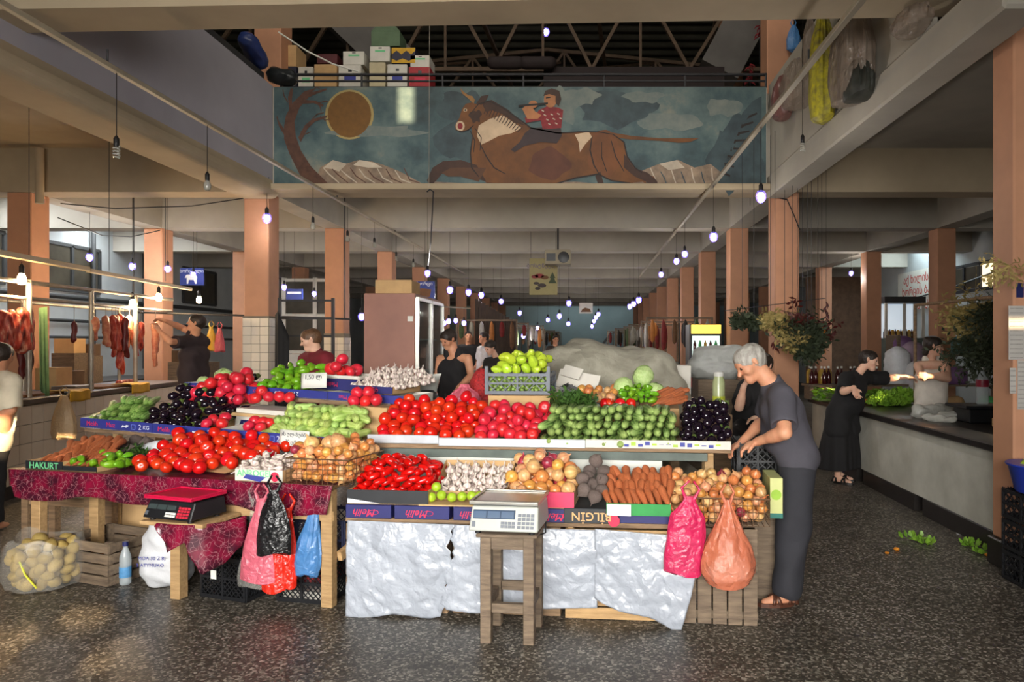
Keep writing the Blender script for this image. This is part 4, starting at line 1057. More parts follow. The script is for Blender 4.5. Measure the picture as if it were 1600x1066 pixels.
# pink tomatoes in front of that tray
tz = FLU
p0, p1 = FL2.hit(298, 600, -.06)[0], FL2.hit(392, 600, -.06)[0]; pm = p0 + 0.55 * (p1 - p0)
heap(FL2, p0, p1 + 0.02, -0.16, 0.18, lambda u, v: -0.075 + (0.07 if v > 0.02 else 0), lambda u, v: 0.19 - 2.6 * max(0, abs(u - pm) - 0.10) ** 1.6 + 0.25 * v, 0.047, TOMATOP, 'tomato', 'pink tomato heaped on the cartons behind the aubergines', 'tomato', 'pink tomatoes behind the aubergines', tight=0.92, seed=18)
for k, (x, y, v) in enumerate(((230+75, 614, -.12), (400, 622, -.10), (420, 620, -.09), (437, 620, -.08), (452, 621, -.09), (409, 611, -.06), (318, 616, -.12))):
    u, w = FL2.hit(x, y, v); place('tomato', TOMATOP[k % 2], FL2.M @ T(u, v, w) @ rrot() @ Matrix.Scale(.044, 4), 'pink tomato lined up on the edge of the white carton', 'tomato', 'pink tomatoes on the white carton')
tag(MB().box((p0 - 0.12, -0.20, -0.145), (f2(478, 620, -.1), -0.005, -0.122)).build('shelf_board', M_CARD, None, FL2.M), 'cardboard laid on the cartons under the pink tomatoes', 'cardboard')
# green peppers
g0, g1 = f2(398, 600, .1), f2(484, 600, .1)
heap(FL2, g0, g1, 0.03, 0.42, lambda u, v: 0.02 + 0.15 * v, lambda u, v: 0.10 + 0.55 * v - 0.9 * max(0, abs(u - (g0+g1)/2) - 0.17) - 0.3*max(0, v - .36), 0.040, PEP, 'green_pepper', 'green pepper heaped on the rear shelf by the price card', 'pepper', 'green peppers on the rear shelf',
     orient=lambda rr, u, v: RZ(rr.uniform(-1.2, 1.2)) @ RX(radians(-90) + rr.uniform(-.4, .5)) @ RZ(rr.uniform(0, 6)), tight=0.85, sc=1.18, seed=19)
card(FL2, 471, 582, 510, 608, -0.03, ['1,50 ლ'], 'handwritten white price card leaning before the green peppers', -0.08, 0.05)
# box with pink tomato pyramid
q0, q1 = f2(478, 590, .12), f2(556, 590, .12)
t = box_solid('fruit_box', FL2, q0, q1, 0.14, 0.46, 0.066, 0.155, M_BLUED, 'dark blue box under the pyramid of pink tomatoes'); text_on(t, 'Melih', 0.05, M_INKR, (q1-q0) * .5, 0.045, flip=True)
t, fp, a, h = open_box('tomato_tray', FL2, q0 - 0.03, q1 + 0.03, 0.12, 0.48, 0.157, 0.185, M_CARDW, 'shallow white tray under the pyramid of pink tomatoes', 'tray')
qm = (q0 + q1) / 2
heap(FL2, q0 - 0.02, q1 + 0.02, 0.12, 0.46, lambda u, v: 0.165, lambda u, v: 0.375 - 1.15 * abs(u - qm) ** 1.3 - 0.5 * abs(v - .26), 0.050, TOMATOP, 'tomato', 'pink tomato in the pyramid on the dark blue box', 'tomato', 'pyramid of pink tomatoes', tight=0.93, seed=20)
# garlic box
r0, r1 = f2(546, 600, .02), f2(640, 600, .02)
t, fp, a, h = open_box('garlic_box', FL2, r0, r0 + (r1 - r0) * 0.72, 0.02, 0.46, 0.067, 0.125, M_BLUED, 'blue box heaped with purple garlic on the rear shelf', 'box', M_CARD); text_on(t, 'Melih', 0.055, M_INKR, a * 0.5, 0.03, shear=0.3)
heap(FL2, r0 - 0.01, r1, 0.03, 0.46, lambda u, v: 0.085 + 0.12 * v, lambda u, v: 0.17 + 0.36 * v - 0.6 * max(0, u - r1 + 0.12), 0.027, GAR, 'garlic_bulb', 'purple tinged garlic bulb with stalk on the rear shelf', 'garlic', 'garlic on the rear shelf', orient='up', tight=0.86, seed=21, nmax=110)
# five pink tomatoes right of the blue tray
h0 = FLU.hit(545, 620, .3)[0]
for k, (x, y, v) in enumerate(((553, 626, .38), (571, 627, .38), (588, 625, .40), (558, 614, .42), (576, 613, .42))):
    u, w = FLU.hit(x, y, v); place('tomato', TOMATOP[k % 2], FLU.M @ T(u, v, w) @ rrot() @ Matrix.Scale(.046, 4), 'pink tomato in the small pile above the squash', 'tomato', 'small pile of pink tomatoes above the squash')
u0_, w0_ = FLU.hit(540, 640, .3); u1_, _ = FLU.hit(602, 640, .3)
box_solid('carton_box', FLU, u0_, u1_, 0.32, 0.50, 0.0, FLU.hit(570, 634, .38)[1], M_CARD, 'brown carton under the small pile of pink tomatoes above the squash')
# cabbages at the far left of the rear shelf
for k, (x, y, v, r) in enumerate(((350, 590, .35, .075), (318, 598, .30, .05))):
    u, w = FL2.hit(x, y, v); place('cabbage', CABB[0], FL2.M @ T(u, v, max(w, r*.9)) @ rrot() @ Matrix.Scale(r, 4), ['round pale cabbage behind the pink tomatoes on the rear shelf', 'small pale cabbage beside the larger one on the rear shelf'][k], 'cabbage')
u, w = FL2.hit(405, 574, .46); place('aubergine', EGG[1], FL2.M @ T(u, .42, 0.11) @ RY(1.2) @ Matrix.Scale(.055, 4), 'lone dark aubergine behind the green peppers', 'aubergine')
# ================================================================== LEFT LOWER TABLE
ZT = 0.745
def ll(x, y=740, v=0.0): return FLL.hit(x, y, v)[0]
LT = FLL.len
lt = thing('market_table', 'rough wooden market table covered with crimson oilcloth', 'table', FLL.M)
for k in range(4): MB().box((-0.02, 0.0 + k * 0.155, ZT - 0.03), (LT - 0.05, 0.15 + k * 0.155, ZT)).build('plank', M_WOODL, lt, bevel=0.003)
for x, v in ((48, .05), (139, .30), (268, .0), (501, .0)):
    u = ll(x, 800, v); MB().box((u, v, 0), (u + 0.075, v + 0.06, ZT - 0.031)).build('leg', M_WOODL, lt, bevel=0.004)
for u, v in ((0.15, .54), (1.2, .54), (LT - 0.2, .54)): MB().box((u, v, 0), (u + 0.06, v + 0.055, ZT - 0.031)).build('leg', M_WOODM, lt)
u = ll(508, 850); MB().bar((u + 0.06, 0.06, 0.30), (u + 0.10, 0.54, 0.42), 0.03, 0.06).build('cross_brace', M_WOODL, lt)
MB().box((ll(275) - 0.1, 0.01, ZT - 0.22), (ll(508) + 0.05, 0.035, ZT - 0.16)).build('apron', M_WOODL, lt)
# oilcloth: top plus hanging front
def cl_fn(s, q):
    u = -0.05 + (LT + 0.03) * s
    if q < 0.5: return FLL.at(u, 0.60 * (1 - q / 0.5) - 0.012, ZT + 0.003)
    d = (q - 0.5) / 0.5
    hang = 0.165 + 0.018 * sin(5*s*pi) + 0.02 * abs(sin(13*s)) - (0.06 if s < 0.02 else 0)
    return FLL.at(u + 0.03 * d * (1 - 2*s), -0.014 - 0.020 * d * abs(sin(17*s + 1)) - 0.008 * sin(40*s) * d, ZT + 0.003 - hang * d)
g = MB(); g.grid(cl_fn, 90, 16); me = g.mesh('tablecloth', M_CLOTH, recalc=False)
bm = bmesh.new(); bm.from_mesh(me); bmesh.ops.solidify(bm, geom=list(bm.faces), thickness=0.0015); bm.to_mesh(me); bm.free()
tag(obj('oilcloth', me), 'crimson patterned oilcloth hanging over the edge of the wooden table', 'tablecloth')
ZT += 0.006
# carrots tray with green letters
t, fp, a, h = open_box('carrot_tray', FLL, ll(40, 722), ll(97, 722), 0.0, 0.32, ZT, ZT + 0.06, M_BLACKC, 'black tray with pale green capitals holding carrots', 'tray', M_CARD)
text_on(t, 'HAKURT', 0.062, M_INKG, a * 0.5, 0.028, bold=True)
ua, ub = ll(48, 715), ll(140, 715)
stack(FLL, ua, ub, 0.02, ZT + 0.02, 4, 0.021, 0.065, 0.030, 0.09, CAR, 'carrot', 'orange carrot piled at the end of the crimson covered table', 'carrot', 'carrots on the crimson table', yaw=0.25, yc=0.40, pitch=0.25, seed=31, sc=1.5, shrink=0.02)
t, fp, a, h = open_box('vegetable_tray', FLL, ll(98, 728), ll(150, 728), 0.0, 0.18, ZT, ZT + 0.035, M_BLACKC, 'low dark tray between carrots and green peppers', 'tray', M_CARD)
heap(FLL, ll(135, 705, .33), ll(205, 705, .33), 0.33, 0.62, lambda u, v: ZT + 0.02, lambda u, v: ZT + 0.19, 0.052, BEET, 'beetroot', 'dusty beetroot behind the carrots on the crimson table', 'beetroot', 'beetroots on the crimson table', tight=0.86, seed=32)
heap(FLL, ll(110, 725, .05), ll(192, 725, .05), 0.02, 0.22, lambda u, v: ZT + 0.01, lambda u, v: ZT + 0.11 + 0.12 * v, 0.036, PEP, 'green_pepper', 'light green pepper on the crimson table by the red tomatoes', 'pepper', 'green peppers on the crimson table',
     orient=lambda rr, u, v: RZ(rr.uniform(-1.3, 1.3)) @ RX(radians(-90) + rr.uniform(-.3, .4)) @ RZ(rr.uniform(0, 6)), tight=0.84, sc=1.15, seed=33)
tag(MB().add(*(lambda a: ([a(0.62, .30, .01), a(1.55, .12, .01), a(1.55, .6, .13), a(.62, .6, .13), a(.62, .6, .0), a(1.55, .6, .0)], [(0,1,2,3),(0,3,4),(1,5,2),(3,2,5,4),(0,4,5,1)]))(lambda u, v, w: (u, v, w + ZT))).build('tilting_board', M_CARD, None, FLL.M), 'sloping cardboard under the red tomatoes on the crimson table', 'cardboard')
ta, tb = ll(186, 730), ll(386, 730)
heap(FLL, ta, tb, 0.0, 0.50, lambda u, v: ZT + 0.22 * v, lambda u, v: ZT + 0.095 + 0.40 * v - 0.14 * max(0, (u - ta) / (tb - ta) - 0.55), 0.044, TOMATO, 'tomato', 'red tomato piled along the crimson covered table', 'tomato', 'red tomatoes on the crimson table', tight=0.86, seed=34)
u, w = FLL.hit(280, 697, .45); place('tomato', TOMATO[0], FLL.M @ T(u, .45, w) @ Matrix.Scale(.043, 4), 'single red tomato perched on top of the pile on the crimson table', 'tomato')
# white sack flap and herbs behind
def lump(name, fr, prims, m, label, cat, res=0.014, blend=0.03, group=None, noise=None):
    me = sdf_mesh(name, prims, res, blend, material=m, noise=noise); o = obj(name, me, None, fr.M if fr else None); tag(o, label, cat, group); return o
M_SACKW = mat('white_woven_sack', (204, 206, 210), 0.55, 0.1, 9, bump=0.4, bscale=18)
def wrinkle(am, fq):
    return lambda P: am * (np.sin(P[..., 0]*fq + 3*np.sin(P[..., 2]*fq*.6)) * np.sin(P[..., 2]*fq*1.3 + 2*np.sin(P[..., 1]*fq*.7)) + 0.6 * np.sin(P[..., 1]*fq*1.7 + P[..., 2]*fq*2.1))
lump('sack_flap', FLL, [((ll(330, 715, .45), .55, ZT + .10), (ll(425, 720, .45), .50, ZT + .06), .07, .06), ((ll(360, 715, .45), .5, ZT + .14), (ll(400, 715, .45), .5, ZT + .12), .05, .05)], M_SACKW, 'crumpled white sack lying behind the red tomatoes and garlic', 'sack', noise=wrinkle(0.006, 40))
lump('white_bag', FLL, [((ll(195, 705, .4), .42, ZT + .06), (ll(240, 705, .4), .45, ZT + .12), .035, .035), ((ll(240, 700, .4), .45, ZT + .12), (ll(255, 712, .4), .42, ZT + .06), .035, .03)], M_SACKW, 'white plastic bag curled around a bunch of herbs', 'bag', noise=wrinkle(0.004, 50))
def leaf_bunch(name, M, n, ln, spread, m, label, cat, seed, w=0.012, up=(0, 0, 1), curl=0.25, group=None, stem_m=None, part='foliage'):
    """bunch of narrow leaves on stems fanning from one point"""
    rg = random.Random(seed); b = MB(); st = MB(); upv = Vector(up).normalized()
    for k in range(n):
        d = (upv + Vector((rg.gauss(0, spread), rg.gauss(0, spread), rg.gauss(0, spread)))).normalized()
        L_ = ln * rg.uniform(.55, 1.0); side = d.cross(Vector((rg.gauss(0,1), rg.gauss(0,1), rg.gauss(0,1)))).normalized()
        p0 = Vector((0,0,0)); p1 = d * L_
        st.tube([p0, p1 * .5 + side * .01, p1], 0.0022, 4)
        for j in range(4):
            c = p1 * (0.45 + 0.18 * j); s2 = (side * (1 if j % 2 else -1) + d * .5 + Vector((0, 0, rg.uniform(-.4, .3)))).normalized(); e = c + s2 * w * 4.5; nrm = s2.cross(d).normalized()
            q = s2.cross(nrm).normalized()
            b.add([c, (c + e) / 2 + q * w + nrm * w * curl, e, (c + e) / 2 - q * w + nrm * w * curl], [(0, 1, 2), (0, 2, 3)], True)
    t = thing(name, label, cat, M, group)
    b.build(part, m, t, recalc=False); st.build('stalks', stem_m or m, t); return t
leaf_bunch('herb_bunch', FLL.M @ T(ll(210, 712, .4), .36, ZT + .03), 40, 0.16, 0.45, M_HERB, 'dark green herb bunch lying in the white bag', 'herbs', 5, up=(.9, -.1, .35))
# garlic box with print
t, fp, a, h = open_box('garlic_box', FLL, ll(369, 745, -.02), ll(443, 745, -.02), -0.03, 0.26, ZT, ZT + 0.075, M_CARDW, 'white printed box of garlic in front of the red tomatoes', 'box', M_CARD)
text_on(t, 'ANROGEL', 0.055, M_INKG, a * 0.42, 0.05, bold=True); MB().prism([(0, 0.02), (0.12, 0.0), (0.16, 0.03), (0.02, 0.045)], 0.0012).build('blue_print', M_INKB, t, T(0.06, -0.002, 0.0)); MB().lathe([(0.03, 0), (0.03, 0.001)], 14, M=RX(radians(90))).build('pink_disc', M_INKR, t, T(a * 0.84, 0.0, 0.035))
heap(FLL, ll(369, 735, .02), ll(444, 735, .02), -0.02, 0.26, lambda u, v: ZT + 0.03, lambda u, v: ZT + 0.125 + 0.15 * v, 0.027, GAR, 'garlic_bulb', 'white garlic bulb in the printed box on the crimson table', 'garlic', 'garlic on the crimson table', orient='any', tight=0.86, seed=35)
ua, ub = ll(447, 745, -.03), ll(545, 745, -.03)
wire_basket(FLL, ua, ub, -0.03, 0.38, ZT, ZT + 0.155, 'brown wire basket of onions beside the plum tomatoes', 12, 10, 5)
heap(FLL, ua + .002, ub, -0.02, 0.37, lambda u, v: ZT + 0.005, lambda u, v: ZT + 0.25 + 0.10 * v - 0.15 * max(0, u - ub + .12), 0.032, ONIP, 'onion', 'onion in the wire basket beside the plum tomatoes', 'onion', 'onions in the left basket', orient='any', tight=0.88, seed=36, nmax=200)
for k, (x, y) in enumerate(((468, 702), (487, 693), (507, 704), (528, 690), (535, 703), (515, 692))):
    u, w = FLL.hit(x, y, .12); place('onion', ONI[(0, 5)[k % 2]], FLL.M @ T(u, .12, w) @ rrot() @ Matrix.Scale(.050, 4), 'large golden onion lying on top of the left wire basket', 'onion', 'large onions on the left basket')

# ================================================================== SCALES
def keypad(t, x0, z0, nx, nz, w, h, gap, m, M):
    b = MB()
    for i in range(nx):
        for k in range(nz): b.box((x0 + i * (w + gap), -0.004, z0 + k * (h + gap)), (x0 + i * (w + gap) + w, 0, z0 + k * (h + gap) + h))
    return b.build('keypad', m, t, M)
M_SCALE = mat('grey_beige_plastic', (176, 178, 170), 0.45, 0.08, 5)
M_STEEL = mat('brushed_steel', (170, 168, 162), 0.3, 0.1, 12, metal=0.9)
M_LCD = mat('dark_lcd', (38, 58, 82), 0.15, 0.1, 5)
# stool
sF = Frame(ground(750, 1006), ground(834, 1010))
D0 = sF.len; stl = thing('wooden_stool', 'tall narrow wooden stool standing before the silver sheet', 'stool', sF.M)
HT = 0.57; lg = 0.058
for x in (0.0, D0 - lg):
    for y in (0.0, 0.24): MB().box((x, y, 0), (x + lg, y + lg, HT)).build('leg', M_WOODG, stl, bevel=0.004)
MB().box((lg + .001, 0.01, HT - 0.065), (D0 - lg - .001, 0.05, HT - 0.005)).build('rail', M_WOODG, stl); MB().box((lg + .001, 0.25, HT - 0.065), (D0 - lg - .001, 0.29, HT - 0.005)).build('rail', M_WOODG, stl)
MB().box((lg + .001, 0.02, 0.16), (D0 - lg - .001, 0.05, 0.21)).build('rail', M_WOODG, stl); MB().box((lg + .001, 0.26, 0.20), (D0 - lg - .001, 0.29, 0.25)).build('rail', M_WOODG, stl)
for x in (0.008, D0 - lg + .008): MB().box((x, lg + .001, 0.18), (x + 0.04, 0.239, 0.23)).build('rail', M_WOODG, stl)
MB().box((-0.02, -0.015, HT + .001), (D0 + 0.02, 0.32, HT + 0.02)).build('seat', M_WOODG, stl, bevel=0.004)
def scale(M, w, d, h, body, plate, label, lcds, dark):
    t = thing('digital_scale', label, 'scale', M)
    b = MB(); b.add([(0,0,0),(w,0,0),(w,d,0),(0,d,0),(0.008,0.045,h),(w-.008,0.045,h),(w-.008,d-.01,h),(0.008,d-.01,h)], [(0,3,2,1),(4,5,6,7),(0,1,5,4),(1,2,6,5),(2,3,7,6),(3,0,4,7)])
    b.build('housing', body, t, bevel=0.006)
    pl_ = thing_part = MB()
    pl_.box((0.0, 0.01, h + 0.012), (w, d, h + 0.026))
    pl_.box((0.0, 0.01, h + 0.026), (w, 0.022, h + 0.036)); pl_.box((0.0, d - .012, h + 0.026), (w, d, h + 0.036)); pl_.box((0.0, 0.022, h + 0.026), (0.012, d - .012, h + 0.036)); pl_.box((w - .012, 0.022, h + 0.026), (w, d - .012, h + 0.036))
    pl_.build('weighing_plate', plate, t, bevel=0.003)
    MB().box((w*.3, d*.3, h + .001), (w*.7, d*.7, h + .0115)).build('plate_support', M_BLACKP, t)
    for sx in (0.02, w - .06):
        for sy in (0.02, d - .06): MB().cyl((sx + .02, sy + .02, -0.018), (sx + .02, sy + .02, 0.0), 0.016, n=10).build('foot', M_BLACKP, t)
    F_ = T(0, 0, 0) @ RX(-math.atan2(0.045, h))
    disp = MB().box((w*.05, -0.003, h*.52), (w*.66, 0.001, h*.90)).build('display', M_LCD if not dark else M_BLACKP, t, F_)
    for k in range(3): MB().box((w*(.06 + .2*k), -0.0045, h*.56), (w*(.24 + .2*k), -0.0032, h*.84)).build('display_window', lcds, disp)
    keypad(t, w*.70, h*.14, 4, 4, w*.05, h*.13, w*.012, M_GREYP if not dark else mat('red_keys', (190, 40, 60), .5, .1), F_)
    keypad(t, w*.46, h*.16, 4, 2, w*.045, h*.12, w*.008, M_GREYP if not dark else M_PAPER, F_)
    MB().box((w*.04, -0.004, h*.18), (w*.09, 0, h*.42)).build('switch', M_GREYP, t, F_)
    return t
sm = FRL.M.to_3x3().to_4x4()
M = T(sF.M @ Vector((-0.055, -0.03, HT + 0.039))) @ RZ(math.atan2(sF.B.y - sF.A.y, sF.B.x - sF.A.x) - 0.02)
scale(M, 0.375, 0.32, 0.125, M_SCALE, M_STEEL, 'grey electronic scale with steel plate on the wooden stool', mat('blue_lcd_window', (60, 84, 112), .2, .1), False)
tag(MB().tube([sF.at(-.02, .2, HT + .05), sF.at(-.03, .1, HT - .02), sF.at(.1, .33, HT - .12), sF.at(D0*.6, .36, HT - .115), sF.at(D0 + .03, .2, HT - .02), sF.at(D0 + .03, .2, HT + .04)], 0.004, 6).build('power_cord', M_BLACKP), 'thin black power cord looping under the grey scale', 'cord')
# black scale with pink plate on a bracket of the crimson table
bk = thing('scale_bracket', 'pale wooden bracket under the black scale', 'bracket', FLL.M)
ux = ll(222, 800, -.3)
MB().box((ux, -0.32, 0.525), (ux + 0.44, -0.002, 0.55)).build('board', M_WOODL, bk, bevel=0.003)
MB().box((ll(272, 810, -.05), -0.08, 0.0), (ll(272, 810, -.05) + 0.07, -0.015, 0.524)).build('post', M_WOODL, bk)
MB().box((ux + 0.12, -0.30, 0.49), (ux + 0.16, -0.081, 0.524)).build('batten', M_WOODL, bk)
scale(FLL.M @ T(ux + 0.02, -0.32, 0.571) @ RZ(-0.10), 0.37, 0.27, 0.10, M_BLACKP, mat('pink_red_plastic', (196, 24, 66), .3, .1, 5), 'black electronic scale with a pink-red plate on the crimson table', mat('green_grey_window', (60, 70, 70), .2, .1), True)
def drape(name, fr, pts, label, seed, m=M_CLOTH):
    """hanging strip of cloth: pts = (u, v, wtop, wbot) along its width"""
    b = MB()
    def fn(s, q):
        i = min(int(s * (len(pts) - 1)), len(pts) - 2); f = s * (len(pts) - 1) - i
        a = [pts[i][k] * (1 - f) + pts[i+1][k] * f for k in range(4)]
        return fr.at(a[0], a[1] - 0.012 * sin(9*s*pi + seed) * q - 0.01*q, a[2] + (a[3] - a[2]) * q)
    b.grid(fn, 24, 8); me = b.mesh(name, m, recalc=False)
    bm = bmesh.new(); bm.from_mesh(me); bmesh.ops.solidify(bm, geom=list(bm.faces), thickness=0.002); bm.to_mesh(me); bm.free()
    return tag(obj(name, me), label, 'cloth')
drape('oilcloth_corner', FLL, [(ux + .13, -.325, .545, .53), (ux + .22, -.33, .545, .38), (ux + .34, -.33, .545, .45), (ux + .42, -.31, .545, .25), (ux + .50, -.2, .545, .30), (ux + .56, -.1, .56, .40)], 'crimson oilcloth corner hanging down under the black scale', 1.0)

# ================================================================== BAGS, CRATES AND SACKS
def plastic_bag(M, prof, folds, m, label, seed, flat=0.6, n=48, name='plastic_bag', cat='bag', group=None, handles=True, amp=0.09):
    """hanging or standing bag: prof (r, z) bottom to top, folds deepen towards the gathered neck"""
    rg = random.Random(seed); ph = [rg.uniform(0, 6.28) for _ in range(6)]; zt = prof[-1][1]; zb = prof[0][1]
    # resample the profile
    ps = []
    for i in range(len(prof) - 1):
        for k in range(4):
            t = k / 4; ps.append((prof[i][0] * (1-t) + prof[i+1][0] * t, prof[i][1] * (1-t) + prof[i+1][1] * t))
    ps.append(prof[-1])
    def fn(t, k, r, z):
        h = (z - zb) / (zt - zb)
        w = 1 + amp * (0.3 + 1.2 * h) * (sin(folds*t + ph[0] + 1.5*sin(5*h)) * .5 + .4 * sin((folds*2+1)*t + ph[1]) + .35 * abs(sin(3*t + 7*h + ph[2])))
        return (r * w, z + 0.012 * sin(2*t + ph[3]) * (1 - h))
    t_ = thing(name, label, cat, M, group)
    b = MB(); b.lathe(ps, n, fn=fn, M=Matrix.Diagonal((1, flat, 1, 1))); b.build('film', m, t_)
    if handles:
        for s in (-1, 1):
            hb = MB(); r = prof[-1][0]; hb.tube([(s*r*.7, 0, zt - .02), (s*(r+.02), 0.01, zt + .04), (s*.012, 0, zt + .085)], [.012, .008, .006], 7); hb.build('handle', m, t_)
    return t_
M_PINKB = plastic_film('pink_bag_film', (214, 44, 96), 0.82, 0.2)
M_ORB = plastic_film('orange_bag_film', (222, 128, 96), 0.62, 0.25)
M_REDB = plastic_film('red_bag_film', (224, 44, 26), 0.86, 0.2)
M_BLKB = plastic_film('black_bag_film', (24, 24, 26), 0.97, 0.22)
M_BLUB = plastic_film('blue_bag_film', (84, 140, 200), 0.75, 0.22)
M_ROSB = plastic_film('rose_bag_film', (214, 104, 122), 0.8, 0.22)
M_CLRB = plastic_film('clear_bag_film', (206, 204, 196), 0.22, 0.2)
M_TANB = plastic_film('tan_bag_film', (200, 170, 130), 0.8, 0.3)
for m_ in (M_PINKB, M_ORB, M_REDB, M_BLKB, M_BLUB, M_ROSB, M_TANB): crumple(m_, 11.0, 0.5, 0.02)
def fpt(fr, x, y, v): 
    u, w = fr.hit(x, y, v); return fr.at(u, v, w)
ob = fpt(FRL, 1137, 914, -.10)
plastic_bag(T(ob), [(.05, 0), (.12, .008), (.148, .06), (.150, .12), (.128, .20), (.085, .29), (.045, .38), (.022, .44), (.016, .47)], 9, M_ORB, 'orange carrier bag hanging full from the end basket', 1, .7)
lump('bag_filling', None, [((ob.x - .05, ob.y, ob.z + .07), (ob.x + .06, ob.y, ob.z + .08), .062, .062), ((ob.x, ob.y, ob.z + .15), (ob.x, ob.y, ob.z + .2), .06, .03)], mat('pale_filling', (216, 190, 176), .7, .15, 9), 'pale goods showing through the orange carrier bag', 'goods', noise=wrinkle(.004, 40))
pb = fpt(FRL, 1066, 898, -.08)
plastic_bag(T(pb) @ RY(.10), [(.06, 0), (.105, .006), (.112, .10), (.104, .22), (.092, .33), (.06, .37), (.035, .41), (.03, .44)], 7, M_PINKB, 'bundle of bright pink carrier bags hung beside the carrots', 2, .32, handles=True, amp=.07)
# bags hung under the crimson table
hb = lambda x, y, v=-.10: fpt(FLL, x, y, v)
plastic_bag(T(hb(428, 866, -.16)), [(.085, 0), (.10, .004), (.10, .10), (.085, .20), (.06, .28), (.03, .34), (.02, .38)], 6, M_BLKB, 'black plastic bag hung under the crimson table edge', 3, .35, group=None)
plastic_bag(T(hb(408, 908, -.10)), [(.10, 0), (.125, .006), (.12, .10), (.10, .22), (.07, .32), (.035, .42), (.02, .50)], 6, M_ROSB, 'rose pink plastic bag hung left of the red ones', 4, .4)
plastic_bag(T(hb(398, 918, -.02)), [(.06, 0), (.10, .008), (.105, .06), (.09, .14), (.05, .26), (.03, .40), (.02, .55)], 8, M_CLRB, 'greyish clear plastic bag hanging lowest beneath the rose one', 5, .5)
plastic_bag(T(hb(429, 924, -.08)), [(.06, 0), (.075, .004), (.07, .12), (.06, .24), (.04, .36), (.02, .50)], 8, M_REDB, 'long red plastic bag hanging beneath the black one', 6, .45, amp=.13)
plastic_bag(T(hb(449, 918, -.06)), [(.04, 0), (.055, .004), (.055, .12), (.05, .24), (.035, .36), (.02, .48)], 8, M_REDB, 'narrow red plastic bag hanging next to the blue one', 7, .45, amp=.13)
plastic_bag(T(hb(478, 900, -.02)) @ RY(.12), [(.03, 0), (.07, .01), (.085, .08), (.08, .16), (.06, .24), (.035, .34), (.018, .44)], 9, M_BLUB, 'blue plastic bag hanging beside the table leg', 8, .6, amp=.12)
tg = MB().tube([hb(418, 758, -.05), hb(419, 775, -.09), hb(424, 792, -.12)], 0.008, 6).build('bag_string', M_BLACKP); tag(tg, 'dark cord tying the hanging bags to the crimson table', 'cord')

def plastic_crate(fr, u0, v0, w, d, h, m, label, pitch=0.035, M2=None, group=None, slope=1):
    """stacking crate: rims, corner posts and diagonal lattice on four sides"""
    t = thing('plastic_crate', label, 'crate', (fr.M if fr else Matrix.Identity(4)) @ T(u0, v0, 0) @ (M2 or Matrix.Identity(4)), group)
    MB().box((0, 0, 0), (w, d, 0.008)).build('base', m, t)
    for (x0, y0, dx, dy, L_) in ((0, 0, 1, 0, w), (0, d, 1, 0, w), (0, 0, 0, 1, d), (w, 0, 0, 1, d)):
        b = MB(); P = lambda s, z: (x0 + dx*s, y0 + dy*s, z); th = 0.012; nrm = (dy, dx, 0)
        for z in (0.015, h * .5, h - 0.018): b.bar(P(0, z), P(L_, z), 0.014, 0.022 if z != h*.5 else 0.014)
        for s in (0.008, L_ - 0.008, L_ * .5): b.bar(P(s, 0.004), P(s, h - .008), 0.014, 0.016, up=nrm)
        k = -h
        while k < L_:
            for sg in (1, -1):
                a0, a1 = (k, k + h) if sg == 1 else (k + h, k)
                s0, z0_, s1, z1_ = a0, 0.0, a1, h
                lo_ = max(0, min(a0, a1)); hi_ = min(L_, max(a0, a1))
                if hi_ - lo_ < 0.01: continue
                f = lambda s: (s - a0) / (a1 - a0) * h
                b.bar(P(lo_, f(lo_)), P(hi_, f(hi_)), 0.006, 0.005, up=nrm)
            k += pitch
        b.build('side_panel', m, t)
    return t
gx = lambda x, y: FLL.M.inverted() @ ground(x, y)
p = gx(312, 933); plastic_crate(FLL, p.x, p.y + .01, 0.36, 0.48, 0.27, M_BLACKP, 'black lattice crate on the floor under the black scale', M2=RZ(-.1))
tag(MB().box((0, -0.002, 0), (0.045, 0, 0.055)).build('paper_tag', M_PAPER, None, FLL.M @ T(p.x + .10, p.y - .02, .13) @ RZ(-.1)), 'small white tag on the black crate under the scale', 'tag')
plastic_crate(FLL, p.x - .02, p.y + .06, 0.36, 0.44, 0.25, M_BLACKP, 'black lattice crate stacked on another behind the crimson cloth corner', M2=T(0, 0, .275) @ RZ(-.03))
p = gx(430, 941); plastic_crate(FLL, p.x, p.y + .02, 0.34, 0.44, 0.24, M_BLACKP, 'black lattice crate on the floor behind the red bags', M2=RZ(.02))
tag(MB().box((0.02, 0.03, 0.012), (0.32, 0.40, 0.06)).build('white_carton', M_CARDW, None, FLL.M @ T(p.x, p.y + .02, 0)), 'white carton inside the black crate behind the red bags', 'carton')
heap(FLL, p.x + .02, p.x + .32, p.y + .06, p.y + .42, lambda u, v: 0.07, lambda u, v: 0.21, 0.036, [ONIRED], 'red_onion', 'red onion in the black crate behind the bags', 'onion', 'red onions in the floor crate', tight=.9, seed=41)
plastic_crate(FLL, p.x + .06, p.y + .12, 0.34, 0.36, 0.26, mat('navy_plastic', (34, 38, 62), .45, .15, 6), 'dark blue lattice crate stacked behind the table leg', M2=T(0, 0, .245), pitch=.05)
